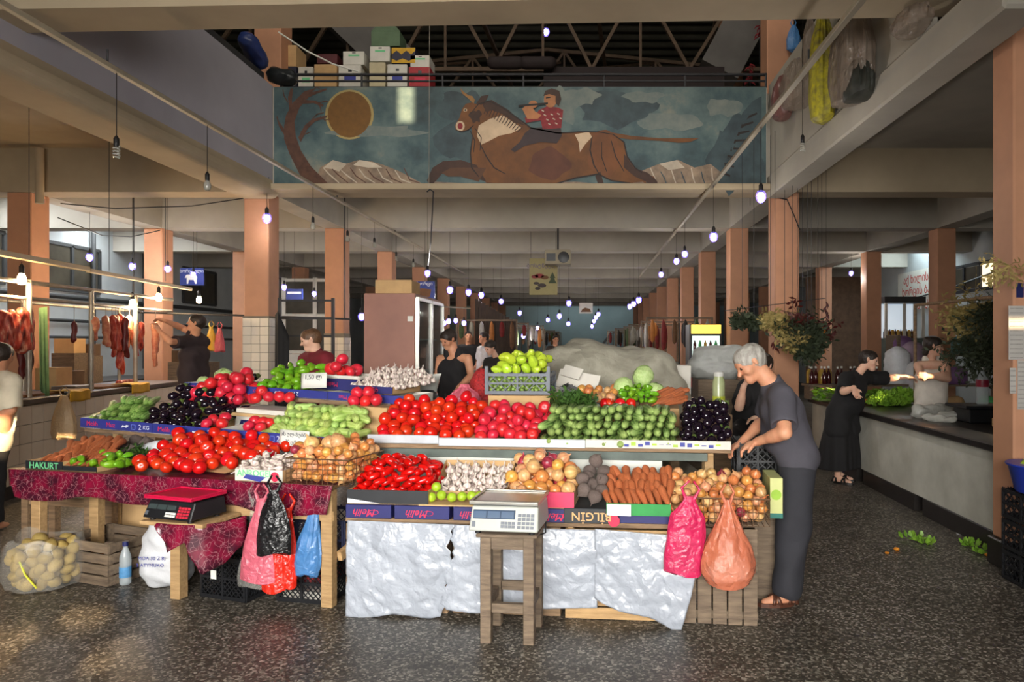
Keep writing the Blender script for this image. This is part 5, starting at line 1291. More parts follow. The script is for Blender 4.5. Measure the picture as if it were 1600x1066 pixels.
# wooden crate, sack, bottle, potatoes at the left
wf = Frame(ground(84, 904), ground(168, 919))
wooden_crate(wf, 0, wf.len, 0, 0.40, 0, 0.29, 4, 'old grey wooden crate on the floor beside the potato bag', M_WOODG)
wf2 = Frame(wf.at(wf.len - .06, .43, 0), wf.at(wf.len + .34, .45, 0)); wooden_crate(wf2, 0, wf2.len, 0, 0.30, 0, 0.42, 5, 'taller old wooden crate standing behind the white sack', M_WOODG)
s0 = ground(246, 924)
sk = thing('flour_sack', 'full white woven sack with blue and crimson print on the floor', 'sack', T(s0.x, s0.y + .12, 0))
sme = sdf_mesh('sack_cloth', [((-.05, 0, .10), (.05, 0, .10), .105, .10, ((0, 1, 0), .9)), ((-.01, 0, .16), (.0, 0, .30), .165, .15, ((0, 1, 0), .85)), ((.02, 0, .36), (.0, 0, .44), .10, .09), ((.0, 0, .42), (.03, .0, .48), .10, .06)], 0.014, 0.05, material=M_SACKW, noise=lambda P: 0.005 * np.sin(P[..., 2]*55 + 2*np.sin(P[..., 0]*20)) + .004*np.sin(P[..., 0]*38 + P[..., 2]*15) - np.clip(-P[..., 2] * 5, -1, 0) * 0, clip=[((0, 0, .002), (0, 0, -1))])
obj('sack_cloth', sme, sk)
for k, (s, z, x) in enumerate((('MOA 50 Z BJ', .22, -.02), ('3 ATYMUKO', .175, -.03))): lettering(s, 0.032, M_INKB, sk, T(x, -.149 + .0*k, z), name='lettering')
for z in (.12, .22, .32): MB().box((.10, -.125 - .01*(z < .3), z), (.135, -.115, z + .06)).build('crimson_print', mat('crimson_ink', (140, 36, 70), .6, .1), sk)
lump('grey_bag', None, [((s0.x + .24, s0.y + .28, .06), (s0.x + .25, s0.y + .28, .24), .085, .07)], mat('grey_sacking', (120, 118, 116), .8, .2, 9), 'grey stuffed bag on the floor behind the table leg', 'bag', noise=wrinkle(.005, 40))
bt = thing('water_bottle', 'clear plastic bottle with blue label beside the white sack', 'bottle', T(ground(196, 913)))
M_CLEARP = mat('clear_plastic', (200, 210, 214), .1, .05, 5, alpha=.45, spec=.6)
MB().lathe([(.03, 0), (.036, .01), (.036, .16), (.034, .19), (.02, .23), (.014, .245), (.014, .265)], 16).build('bottle_body', M_CLEARP, bt); MB().lathe([(.0365, .05), (.0368, .055), (.0368, .115), (.0365, .12)], 16).build('paper_label', mat('blue_label', (80, 140, 190), .5, .2, 30), bt); MB().lathe([(.018, .255), (.018, .285), (.004, .286)], 12).build('screw_cap', mat('dark_blue_cap', (30, 36, 90), .4, .1), bt)
pg = ground(40, 928)
pot = thing('potato_bag', 'open clear plastic bag full of potatoes on the floor', 'bag', T(pg.x, pg.y + .17, 0))
bgm = MB(); bgm.lathe([(.12, 0.002), (.20, .012), (.225, .08), (.225, .18), (.215, .27), (.20, .32)], 40, fn=lambda t, k, r, z: (r * (1 + .05*sin(7*t) + .03*sin(13*t + k)), z + (0.03*sin(3*t) + .02*sin(5*t) if k == 5 else 0)))
me = bgm.mesh('film', M_CLRB); bm = bmesh.new(); bm.from_mesh(me); bm.faces.ensure_lookup_table(); bmesh.ops.delete(bm, geom=[f for f in bm.faces if len(f.verts) > 4 and f.calc_center_median().z > .2], context='FACES'); bm.to_mesh(me); bm.free(); obj('film', me, pot)
MB().tube([(.0, -.22, .22), (.05, -.235, .14), (.10, -.21, .05)], .006, 6).build('yellow_ribbon', mat('yellow_ribbon', (206, 206, 60), .4, .1), pot)
pF = Frame((pg.x - .2, pg.y - .03, 0), (pg.x + .2, pg.y - .03, 0))
heap(pF, 0.0, .40, .0, .40, lambda u, v: 0.01 + 9 * max(0, ((u - .2)**2 + (v - .2)**2) ** .5 - .165), lambda u, v: 0.34 - 1.2 * ((u - .2)**2 + (v - .2)**2), 0.038, POT, 'potato', 'yellow potato in the open clear bag on the floor', 'potato', 'potatoes in the floor bag', tight=.9, seed=42)
# low bench and cardboard behind the crimson table
bn = thing('low_bench', 'low weathered wooden bench at the left behind the potato bag', 'bench', T(-4.35, 5.35, 0) @ RZ(-.2))
for k in range(2): MB().box((0, .15*k, .50), (.75, .145 + .15*k, .53)).build('plank', M_WOODM, bn)
for x, y in ((.05, .02), (.62, .02), (.05, .24), (.62, .24)): MB().box((x, y, 0), (x + .06, y + .05, .499)).build('leg', M_WOODM, bn)
MB().box((.11, .03, .38), (.619, .05, .44)).build('rail', M_WOODM, bn)
tag(MB().box((-3.75, 5.42, 0), (-2.5, 5.44, .52)).build('cardboard_sheet', M_CARD, None, RZ(0)), 'large cardboard sheet standing behind the crimson table legs', 'cardboard')
# ================================================================== PEOPLE
M_SKIN = mat('skin_tanned', (214, 156, 122), 0.55, 0.10, 14, rgb2=(198, 136, 104), sss=0.08)
M_SKINF = mat('skin_fair', (232, 186, 160), 0.55, 0.08, 14, rgb2=(220, 170, 144), sss=0.08)
M_EYE = mat('eye_dark', (40, 30, 26), 0.2, 0.1, 10)
M_HAIRG = mat('grey_hair', (186, 182, 174), 0.6, 0.25, 30, rgb2=(128, 122, 114), bump=0.5, bscale=60, stretch=(1, 1, .3))
M_HAIRD = mat('dark_hair', (44, 34, 28), 0.5, 0.3, 30, bump=0.4, bscale=60)
M_HAIRB = mat('brown_hair', (104, 74, 50), 0.5, 0.3, 30, bump=0.4, bscale=60)
def fabric(n, rgb, b=0.25): return mat(n, rgb, 0.85, 0.18, 5, bump=b, bscale=14)
def v3(p): return np.array([p[0], p[1], p[2]], dtype=float)
def person(label, J, skin, hair, top, trousers=None, shoes=None, res=0.009, sleeve=0.62, k=1.0, tank=False, baggy=0.0, skirt=None, hair_long=False, flow=0.0, male=True, group=None, hold=None, beard=None, stubble=False, extra=None, waist=None, bald=False, fingers=True):
    """J: joints in world coordinates. One continuous skin body; clothes, hair and shoes are children."""
    g = {a: v3(b) for a, b in J.items()}
    root = g['pelvis'].copy(); root[2] = 0.0
    g = {a: (b - root if a not in ('face', 'up', 'handdir_l', 'handdir_r', 'palm_l', 'palm_r', 'toe_l', 'toe_r') else b) for a, b in g.items()}
    t = thing('person', label, 'person', T(*root), group)
    sh_ax = g['sh_l'] - g['sh_r']; sh_n = sh_ax / np.linalg.norm(sh_ax)
    hp_ax = g['hip_l'] - g['hip_r']
    up_t = g['neck'] - g['pelvis']; up_t /= np.linalg.norm(up_t)
    fw = np.cross(sh_n, up_t); fw /= np.linalg.norm(fw)          # left x up = forward? fixed below by face
    f = g['face'] / np.linalg.norm(g['face']); u = g['up'] / np.linalg.norm(g['up']); u = u - f * (u @ f); u /= np.linalg.norm(u); r = np.cross(f, u)
    if fw @ f < 0: fw = -fw
    C = g['head']
    # ---- head
    head = [(C - .022*f*k + .018*u*k, C + .018*f*k + .022*u*k, .080*k, .076*k, (r, .92)), (C + .03*f*k - .035*u*k, C + .056*f*k - .078*u*k, .058*k, .034*k, (r, .95)),
            (C + .082*f*k + .014*u*k, C + .106*f*k - .022*u*k, .009*k, .014*k, None, .010), (C + .072*f*k + .032*u*k - .028*r*k, C + .072*f*k + .032*u*k + .028*r*k, .016*k, .016*k),
            (C + .052*f*k - .02*u*k - .036*r*k, C + .052*f*k - .02*u*k + .036*r*k, .030*k, .030*k), (C + .082*f*k - .052*u*k - .016*r*k, C + .082*f*k - .052*u*k + .016*r*k, .010*k, .010*k, None, .006), (C + .080*f*k - .063*u*k - .012*r*k, C + .080*f*k - .063*u*k + .012*r*k, .010*k, .010*k, None, .006),
            (C + .070*f*k - .086*u*k, C + .074*f*k - .084*u*k, .022*k, .02*k)]
    for s in (-1, 1):
        head.append({'a': C + .098*f*k + .010*u*k + s*.030*r*k, 'b': C + .098*f*k + .010*u*k + s*.033*r*k, 'r': .015*k, 'blend': .008})
        e0 = C - .008*f*k + s*.076*r*k
        head.append((e0 + .016*u*k, e0 - .018*u*k, .017*k, .011*k, (r, .45), .006))
    neck = [(g['neck'] - up_t*.02, C - .015*f*k - .05*u*k, .060*k if male else .05*k, .054*k if male else .044*k)]
    # ---- torso
    ch = g['neck'] * .62 + g['pelvis'] * .38; wa = g['neck'] * .28 + g['pelvis'] * .72
    def torso(o, wide=1.0, belly=0.0):
        return [(g['sh_l'] * .86 + g['sh_r'] * .14, g['sh_r'] * .86 + g['sh_l'] * .14, .066*k + o, .066*k + o), (ch - sh_n*.075*k*wide, ch + sh_n*.075*k*wide, .105*k + o, .105*k + o), (wa - sh_n*.07*k*wide + fw*belly*.5, wa + sh_n*.07*k*wide + fw*belly*.5, .10*k + o + belly*.4, .10*k + o + belly*.4),
                (g['pelvis'] - sh_n*.075*k*wide, g['pelvis'] + sh_n*.075*k*wide, .108*k + o, .108*k + o), (ch, wa + fw*belly, .10*k + o, .10*k + o + belly*.6)] + [(ch + s_*sh_n*.07*k*wide, g['pelvis'] + s_*sh_n*.075*k*wide, .100*k + o, .104*k + o) for s_ in (-1, 1)]
    sk = head + neck + torso(-.012)
    # ---- arms and hands
    for s, S_ in (('l', 1), ('r', -1)):
        if 'el_' + s not in g: continue
        a, e, w = g['sh_' + s], g['el_' + s], g['wr_' + s]
        sk += [(a, e, .050*k, .040*k), (e, w, .040*k, .027*k), (e * .75 + w * .25, e * .55 + w * .45, .042*k, .038*k)]
        hd = g['handdir_' + s] / np.linalg.norm(g['handdir_' + s]); pn = g['palm_' + s]; pn = pn - hd * (pn @ hd); pn = pn / np.linalg.norm(pn); sd_ = np.cross(hd, pn) * S_
        m = w + hd * .055*k
        sk += [(w, m, .024*k, .030*k, (pn, .62)), (m - sd_*.018*k, m + sd_*.018*k + hd*.012*k, .026*k, .026*k, (pn, .55))]
        if fingers:
            for q, (off, ln) in enumerate(((-.030, .060), (-.010, .072), (.010, .076), (.029, .068))):
                b0 = m + hd*.026*k + sd_*off*k; b1 = b0 + (hd*.85 + pn*.35) * ln*.5*k; b2 = b1 + (hd*.45 + pn*.85) * ln*.5*k
                sk += [(b0, b1, .0095*k, .0088*k, None, .004), (b1, b2, .0088*k, .0075*k, None, .004)]
            b0 = w + hd*.030*k + sd_*.028*k; b1 = b0 + (hd*.55 + sd_*.7 + pn*.2) * .036*k; b2 = b1 + (hd*.8 + sd_*.1 + pn*.5) * .03*k
            sk += [(b0, b1, .013*k, .011*k, None, .006), (b1, b2, .0105*k, .0085*k, None, .004)]
    # ---- legs
    legs = {}
    for s in ('l', 'r'):
        if 'kn_' + s not in g: continue
        h, kn, an = g['hip_' + s], g['kn_' + s], g['an_' + s]; td = g['toe_' + s] / np.linalg.norm(g['toe_' + s])
        sk += [(h, kn, .078*k, .052*k), (kn, an, .054*k, .034*k), (an - np.array((0, 0, .02)), an + td*.09*k - np.array((0, 0, .052)), .034*k, .026*k), (an - td*.035*k - np.array((0, 0, .045)), an + td*.14*k - np.array((0, 0, .062)), .03*k, .022*k)]
        legs[s] = (h, kn, an, td)
    obj('body', sdf_mesh('body', sk, res, .016, material=skin), t)
    # ---- eyes
    for s in (-1, 1): MB().ball(tuple(C + .079*f*k + .010*u*k + s*.030*r*k), .011*k, 10, 7).build('eye', M_EYE, t)
    MB().bar(tuple(C + .088*f*k - .058*u*k - .017*r*k), tuple(C + .088*f*k - .058*u*k + .017*r*k), .005, .003).build('mouth', mat('lips', (150, 84, 72), .5, .1), t)
    # ---- hair
    if not bald:
        hp = [(C - .026*f*k + .024*u*k, C + .014*f*k + .034*u*k, .090*k, .080*k, (r, .94)), (C - .045*f*k - .02*u*k, C - .05*f*k - .02*u*k, .056*k, .050*k)]
        if hair_long: hp += [(C - .06*f*k, C - .075*f*k - .10*u*k, .06*k, .035*k), (C - .07*f*k + .05*u*k, C - .085*f*k + .06*u*k, .05*k, .045*k)]
        hp += [{'a': C + .11*f*k - .01*u*k, 'b': C + .075*f*k - .03*u*k, 'r': .066*k, 'blend': .012}, {'a': C + .05*f*k - .085*u*k, 'b': C + .03*f*k - .075*u*k, 'r': .05*k, 'blend': .01}]
        for s in (-1, 1): hp.append({'a': C + .004*f*k + s*.09*r*k - .01*u*k, 'b': C + .004*f*k + s*.08*r*k - .03*u*k, 'r': .022*k, 'blend': .006})
        obj('hair', sdf_mesh('hair', hp, res, .012, material=hair, noise=lambda P: .0025*np.sin(P[..., 0]*160 + 3*np.sin(P[..., 2]*50))*np.sin(P[..., 2]*70 + P[..., 1]*120)), t)
    # ---- top
    o = .019
    wr_ = lambda P: .0028*np.sin(P[..., 2]*22 + P[..., 0]*18 + 3*np.sin(P[..., 0]*13 + P[..., 1]*11)) + .002*np.sin(P[..., 0]*50 + P[..., 2]*31 + P[..., 1]*23)
    tp = torso(o, belly=flow)
    if waist is not None: tp += [(g['pelvis'] + up_t*0.02 - sh_n*.08*k, g['pelvis'] - np.array((0, 0, waist)) - sh_n*.10*k, .115*k + o, .125*k + o), (g['pelvis'] + up_t*0.02 + sh_n*.08*k, g['pelvis'] - np.array((0, 0, waist)) + sh_n*.10*k, .115*k + o, .125*k + o)]
    if tank:
        tp = torso(o*.6)[1:] + [(ch + sh_n*.07*k*s + up_t*.05, g['neck'] + sh_n*.075*k*s + up_t*.005 + fw*.01, .07*k, .045*k) for s in (-1, 1)]
        tp += [{'a': g['neck'] + up_t*.03 + fw*.10, 'b': g['neck'] + up_t*.06, 'r': .062*k, 'blend': .01}, {'a': g['neck'] - up_t*.01 + fw*.13, 'b': g['neck'] + up_t*.06 + fw*.12, 'r': .06*k, 'blend': .01}]
        tp += [{'a': g['sh_' + s], 'b': g['el_' + s], 'r': .062*k, 'blend': .01} for s in ('l', 'r') if 'el_' + s in g]
    else:
        tp += [(g['neck'] - up_t*.03, g['neck'] + up_t*.015, .075*k, .066*k)]
        cuts_ = []
        for s in ('l', 'r'):
            if 'el_' + s not in g: continue
            a, e = g['sh_' + s], g['el_' + s]; d = (e - a); q = a + d * sleeve
            tp.append((a, q, .062*k + o, .066*k + o*.9)); dn = d / np.linalg.norm(d)
            cuts_.append({'a': q + dn*.115, 'b': q + dn*.135, 'r': .112, 'blend': .004})
        if sleeve < 0.95: tp += cuts_
        tp.append({'a': g['neck'] + up_t*.055 + f*.02, 'b': g['neck'] + up_t*.09 + f*.03, 'r': .068*k, 'blend': .006})
    obj('shirt', sdf_mesh('shirt', tp, res, .03, material=top, noise=wr_), t)
    # ---- trousers / skirt
    if trousers:
        lp = [(g['pelvis'] - sh_n*.075*k - np.array((0, 0, .03)), g['pelvis'] + sh_n*.075*k - np.array((0, 0, .03)), .112*k, .112*k)]
        for s, (h, kn, an, td) in legs.items(): lp += [(h, kn, .100*k + baggy*.6, .088*k + baggy), (kn, an + np.array((0, 0, .03)), .086*k + baggy, .072*k + baggy), (an + np.array((0, 0, .06)), an + np.array((0, 0, .015)), .074*k + baggy, .076*k + baggy), {'a': an - np.array((0, 0, .09)), 'b': an - np.array((0, 0, .14)), 'r': .10, 'blend': .004}]
        obj('trousers', sdf_mesh('trousers', lp, res, .03, material=trousers, noise=lambda P: .005*np.sin(P[..., 0]*40 + 3*np.sin(P[..., 2]*9))*np.clip(1.2 - P[..., 2], 0, 1)), t)
    if skirt:
        m_, zb_ = skirt; pz = g['pelvis'][2]; mid = (g['an_l'] + g['an_r']) / 2; sp_ = []
        for s, q in ((-1, .10), (1, .10), (0, .0)):
            for d_ in (-1, 1): sp_.append((g['pelvis'] + sh_n*s*.08, np.array((mid[0], mid[1], zb_)) + sh_n*s*.13 + fw*d_*.06, .11*k, .135*k))
        obj('skirt', sdf_mesh('skirt', sp_, res*1.15, .04, material=m_, clip=[((0, 0, zb_), (0, 0, -1))], noise=lambda P: .010*np.sin(np.arctan2(P[..., 1] - mid[1], P[..., 0] - mid[0])*13)*np.clip((pz - P[..., 2])*1.5, 0, 1)), t)
    # ---- shoes
    if shoes:
        for s, (h, kn, an, td) in legs.items():
            z = -an[2] - 0.0; sdv = np.cross(td, (0, 0, 1)); base = np.array((an[0], an[1], 0.0))
            so_ = MB(); pts = []
            for i in range(14):
                a = 2*pi*i/14; px, py = cos(a), sin(a); ln = (.155 if px > 0 else .075) * k; wd = (.046 if px > -.2 else .036) * k
                p = base + td * px * ln + td*.03 + sdv * py * wd; pts.append(p)
            so_.add([tuple(p + np.array((0, 0, .002))) for p in pts] + [tuple(p + np.array((0, 0, .024))) for p in pts], [tuple(range(13, -1, -1)), tuple(range(14, 28))] + [(i, (i+1) % 14, (i+1) % 14 + 14, i + 14) for i in range(14)])
            sh_o = so_.build('sandal', shoes, t)
            for (p_, q_) in ((.10, .06), (.06, .10), (.0, -.045), (-.045, .0)):
                st_ = MB(); st_.grid(lambda a, b: tuple(base + td*(p_ + (q_ - p_)*a + .022*(b - .5)) + sdv*(cos(pi*a)*.045*k) + np.array((0, 0, .02 + (.050 if p_ > 0.02 else .065)*sin(pi*a) ** .7))), 10, 2)
                me = st_.mesh('strap', shoes, recalc=False); bm = bmesh.new(); bm.from_mesh(me); bmesh.ops.solidify(bm, geom=list(bm.faces), thickness=.004); bm.to_mesh(me); bm.free(); obj('strap', me, sh_o)
    return t, g, root
def dirv(a, b): return Vector(b) - Vector(a)
# ---- the grey haired man at the end of the stall
Wm = W
man = dict(head=Wm(1173, 567, 4.47), neck=Wm(1206, 598, 4.47), pelvis=Wm(1243, 712, 4.47), face=(-.80, -.12, -.58), up=(-.58, .0, .80),
           sh_l=Wm(1222, 622, 4.28), sh_r=Wm(1208, 614, 4.66), el_l=Wm(1226, 676, 4.12), wr_l=Wm(1184, 690, 4.30), handdir_l=(-.85, .25, -.42), palm_l=(-.2, .2, -.95),
           el_r=Wm(1196, 655, 4.74), wr_r=Wm(1160, 690, 4.60), handdir_r=(-.8, -.2, -.5), palm_r=(-.2, -.2, -.95),
           hip_l=Wm(1246, 722, 4.38), hip_r=Wm(1240, 722, 4.57), kn_l=Wm(1240, 822, 4.32), kn_r=Wm(1232, 815, 4.58),
           an_l=Vector((W(1230, 920, 4.31).x, 4.31, .09)), an_r=Vector((W(1218, 920, 4.60).x, 4.60, .09)), toe_l=(-1, -.12, 0), toe_r=(-1, .15, 0))
M_TSH = fabric('charcoal_cotton', (72, 70, 78)); M_TRS = fabric('dark_pinstripe_cloth', (42, 42, 48)); M_SAND = mat('brown_leather', (84, 50, 36), .4, .25, 12)
pm_, gm_, rm_ = person('grey haired man in charcoal T-shirt bending over the stall end', man, M_SKIN, M_HAIRG, M_TSH, M_TRS, M_SAND, res=.0075, k=1.02, flow=.035, sleeve=.72, baggy=.014)
MB().box((-.012, -.002, -.012), (.012, 0, .012)).build('shirt_tag', mat('white_red_tag', (220, 190, 190), .6, .2, 60), pm_, T(*(v3(W(1234, 692, 4.29)) - rm_)) )
# ---- woman in black leaning over the counter
wom = dict(head=W(1357, 563, 8.12), neck=W(1340, 584, 8.12), pelvis=W(1316, 645, 8.15), face=(.86, -.38, -.25), up=(.25, .05, .95),
           sh_r=W(1322, 592, 8.02), sh_l=W(1356, 590, 8.30), el_r=W(1318, 612, 7.84), wr_r=W(1334, 606, 7.72), handdir_r=(.35, -.05, -.93), palm_r=(.3, -.9, -.2),
           el_l=W(1388, 591, 8.36), wr_l=W(1416, 589, 8.30), handdir_l=(.95, -.1, -.2), palm_l=(0, -.2, -1),
           hip_l=W(1322, 652, 8.25), hip_r=W(1312, 652, 8.05), kn_l=W(1316, 700, 8.25), kn_r=W(1308, 700, 8.05),
           an_l=Vector((2.98, 8.28, .09)), an_r=Vector((2.90, 8.10, .09)), toe_l=(.8, -.6, 0), toe_r=(.75, -.65, 0))
M_BLKF = fabric('black_cloth', (26, 25, 27))
person('woman in black blouse and long skirt reaching across the herb counter', wom, M_SKINF, M_HAIRD, M_BLKF, None, mat('black_leather', (34, 30, 28), .4, .2, 12), res=.011, k=1.02, male=False, sleeve=.8, skirt=(M_BLKF, .16), flow=.05, waist=.18)
# ---- woman in white behind the counter
ww = dict(head=W(1459, 541, 8.35), neck=W(1456, 562, 8.4), pelvis=W(1454, 640, 8.4), face=(.88, -.42, -.18), up=(.1, 0, 1), sh_r=W(1434, 571, 8.38), sh_l=W(1478, 570, 8.32),
          el_r=W(1440, 590, 8.20), wr_r=W(1466, 586, 8.10), handdir_r=(.95, -.1, .15), palm_r=(0, 1, -.2), el_l=W(1481, 592, 8.10), wr_l=W(1452, 588, 8.02), handdir_l=(-.95, .1, .1), palm_l=(0, 1, -.1),
          hip_l=W(1462, 650, 8.4), hip_r=W(1446, 650, 8.4), kn_l=Vector((4.2, 8.35, .48)), kn_r=Vector((4.0, 8.35, .48)), an_l=Vector((4.2, 8.4, .09)), an_r=Vector((4.0, 8.4, .09)), toe_l=(.4, -.9, 0), toe_r=(.3, -.9, 0))
person('woman in white sleeveless top with folded arms behind the counter', ww, M_SKINF, M_HAIRD, fabric('white_cotton', (226, 218, 206)), M_BLKF, None, res=.011, k=.98, male=False, tank=True, hair_long=True, waist=.05)
# ---- man in black vest behind the stall
tk = dict(head=W(701, 530, 8.3), neck=W(709, 549, 8.35), pelvis=W(706, 622, 8.4), face=(-.55, -.62, -.5), up=(-.1, -.25, .95), sh_r=W(688, 561, 8.42), sh_l=W(731, 560, 8.28),
          el_r=W(684, 586, 8.42), wr_r=W(681, 604, 8.25), handdir_r=(0, -.5, -.85), palm_r=(.9, 0, -.1), el_l=W(736, 588, 8.22), wr_l=W(716, 606, 8.02), handdir_l=(-.6, -.35, -.7), palm_l=(.3, -.2, -.9),
          hip_l=W(713, 632, 8.4), hip_r=W(698, 632, 8.4), kn_l=Vector((-1.52, 8.38, .48)), kn_r=Vector((-1.72, 8.38, .48)), an_l=Vector((-1.5, 8.42, .09)), an_r=Vector((-1.74, 8.42, .09)), toe_l=(0, -1, 0), toe_r=(-.2, -1, 0))
person('dark haired young man in black vest standing behind the stall', tk, M_SKIN, M_HAIRD, fabric('black_vest_cotton', (30, 28, 30)), fabric('blue_jeans', (58, 70, 92)), None, res=.010, tank=True, k=1.02)
# ---- butcher hanging meat
bu = dict(head=W(307, 505, 9.3), neck=W(304, 524, 9.35), pelvis=W(303, 604, 9.4), face=(-.92, -.25, .15), up=(-.1, 0, 1), sh_l=W(287, 535, 9.22), sh_r=W(318, 534, 9.5),
          el_l=W(266, 534, 9.0), wr_l=W(249, 517, 8.98), handdir_l=(-.5, .0, .8), palm_l=(-.8, .2, -.4), el_r=W(286, 513, 9.5), wr_r=W(258, 501, 9.2), handdir_r=(-.9, -.1, .2), palm_r=(0, -.3, -.9),
          hip_l=W(296, 614, 9.35), hip_r=W(311, 614, 9.45), kn_l=Vector((-5.26, 9.3, .62)), kn_r=Vector((-5.12, 9.5, .62)), an_l=Vector((-5.24, 9.35, .27)), an_r=Vector((-5.12, 9.55, .27)), toe_l=(-1, -.2, 0), toe_r=(-1, -.1, 0))
person('butcher in dark striped polo shirt raising both arms to hang meat', bu, M_SKIN, M_HAIRD, fabric('dark_brown_polo', (52, 40, 42)), M_BLKF, None, res=.011, k=1.02, sleeve=.6, flow=.04)
tag(MB().box((-5.6, 9.0, 0), (-4.75, 9.48, .18)).build('wooden_step', M_WOODG, bevel=.006), 'low wooden step under the butcher in the dark polo', 'step')
# ---- youth in red behind the tomatoes
yo = dict(head=W(486, 531, 7.4), neck=W(494, 551, 7.45), pelvis=W(494, 635, 7.5), face=(-.88, -.35, -.32), up=(-.1, 0, 1), sh_r=W(478, 562, 7.62), sh_l=W(510, 561, 7.3),
          el_r=W(472, 600, 7.6), wr_r=W(466, 628, 7.5), handdir_r=(-.3, -.2, -.9), palm_r=(.9, 0, -.1), el_l=W(514, 600, 7.25), wr_l=W(504, 630, 7.15), handdir_l=(-.3, -.2, -.9), palm_l=(-.9, 0, 0),
          hip_l=W(500, 645, 7.45), hip_r=W(490, 645, 7.55), kn_l=Vector((-2.82, 7.4, .48)), kn_r=Vector((-2.9, 7.6, .48)), an_l=Vector((-2.82, 7.45, .09)), an_r=Vector((-2.9, 7.62, .09)), toe_l=(-1, 0, 0), toe_r=(-1, 0, 0))
person('brown haired young man in dark red shirt behind the tomato pyramid', yo, M_SKINF, M_HAIRB, fabric('dark_red_cotton', (116, 26, 38)), M_BLKF, None, res=.011, k=1.02)
# ---- man in beige shirt cut by the left edge
le = dict(head=W(2, 556, 6.0), neck=W(-4, 582, 6.0), pelvis=W(-22, 690, 6.0), face=(-.2, .96, -.2), up=(0, .1, 1), sh_r=W(16, 596, 6.02), sh_l=W(-58, 596, 6.0),
          el_r=W(17, 640, 6.0), wr_r=W(-2, 662, 6.15), handdir_r=(-.6, .6, -.4), palm_r=(-.5, 0, -.8), el_l=W(-66, 645, 6.0), wr_l=W(-60, 680, 6.1), handdir_l=(0, .5, -.9), palm_l=(.9, 0, 0),
          hip_l=W(-34, 705, 6.0), hip_r=W(-10, 705, 6.0), kn_l=Vector((-5.3, 6.0, .48)), kn_r=Vector((-5.05, 6.0, .48)), an_l=Vector((-5.3, 6.0, .09)), an_r=Vector((-5.05, 6.0, .09)), toe_l=(0, 1, 0), toe_r=(0, 1, 0))
person('dark haired man in pale beige shirt seen from behind at the picture edge', le, M_SKIN, M_HAIRD, fabric('beige_shirting', (206, 196, 172)), M_BLKF, None, res=.012, sleeve=.85)
# ---- seated woman in dark clothes behind the old man
st = dict(head=W(1192, 572, 6.3), neck=W(1190, 592, 6.35), pelvis=W(1172, 660, 6.5), face=(-.6, -.7, -.3), up=(0, 0, 1), sh_l=W(1205, 605, 6.25), sh_r=W(1166, 606, 6.45),
          el_r=W(1155, 636, 6.2), wr_r=W(1162, 604, 6.1), handdir_r=(.5, -.1, .85), palm_r=(.8, 0, 0), el_l=W(1214, 640, 6.1), wr_l=W(1190, 652, 5.9), handdir_l=(-.9, 0, -.1), palm_l=(0, 0, -1),
          hip_l=W(1184, 668, 6.4), hip_r=W(1164, 668, 6.5), kn_l=Vector((1.50, 5.95, .80)), kn_r=Vector((1.25, 6.0, .80)), an_l=Vector((1.50, 5.95, .35)), an_r=Vector((1.25, 6.0, .35)), toe_l=(-.2, -1, 0), toe_r=(-.3, -1, 0))
person('woman in black clothes seated behind the bending man', st, M_SKINF, M_HAIRD, M_BLKF, M_BLKF, None, res=.012, male=False, sleeve=.7)
hs = thing('high_seat', 'stacked dark crate seat under the woman seated behind the bending man', 'seat', T(1.30, 6.28, 0))
for k_ in range(2): MB().box((0, 0, .36*k_), (.50, .42, .36*k_ + .35)).build('crate_box', M_BLACKP, hs, bevel=.01)
# ---- people far behind
def stander(label, x, y, D, top, skin=M_SKIN, hair=M_HAIRD, face=(0, -1, -.2), k=1.0, lean=0.0, male=True):
    h = W(x, y, D); kz = h.z / 1.62; fx, fy = face[0], face[1]; n = math.hypot(fx, fy); fx, fy = fx/n, fy/n; lx, ly = -fy, fx      # left of the facing direction
    P = lambda s, f_, z: Vector((h.x + lx*s + fx*(f_ - lean), h.y + ly*s + fy*(f_ - lean), z * kz))
    J = dict(head=h, neck=P(0, -.02, 1.45), pelvis=P(0, 0, .95), face=face, up=(0, 0, 1), sh_l=P(.18, 0, 1.38), sh_r=P(-.18, 0, 1.38), el_l=P(.23, .02, 1.10), el_r=P(-.23, .02, 1.10), wr_l=P(.14, .2, .98), wr_r=P(-.14, .2, .98),
             handdir_l=(fx - lx*.4, fy - ly*.4, -.2), handdir_r=(fx + lx*.4, fy + ly*.4, -.2), palm_l=(0, 0, -1), palm_r=(0, 0, -1), hip_l=P(.09, 0, .88), hip_r=P(-.09, 0, .88), kn_l=P(.1, .02, .48), kn_r=P(-.1, .02, .48), an_l=P(.1, 0, .09), an_r=P(-.1, 0, .09), toe_l=(fx, fy, 0), toe_r=(fx, fy, 0))
    return person(label, J, skin, hair, top, M_BLKF, None, res=.016, k=k * kz, fingers=False, male=male)
stander('distant man in black shirt standing before the orange pillar', 732, 526, 15.5, M_BLKF, face=(.2, -1, 0))
stander('distant man in white shirt beside the dark stall wall', 756, 528, 15.0, fabric('pale_shirt', (210, 206, 206)), face=(-.8, -.5, 0))
stander('distant woman in black bowing her head behind the vest man', 766, 543, 10.6, M_BLKF, M_SKINF, face=(-.6, -.7, -.5), lean=.12, male=False)
stander('distant shopper in dark coat halfway down the hall', 868, 531, 19.0, fabric('brown_coat', (70, 58, 52)), face=(.3, -1, 0))
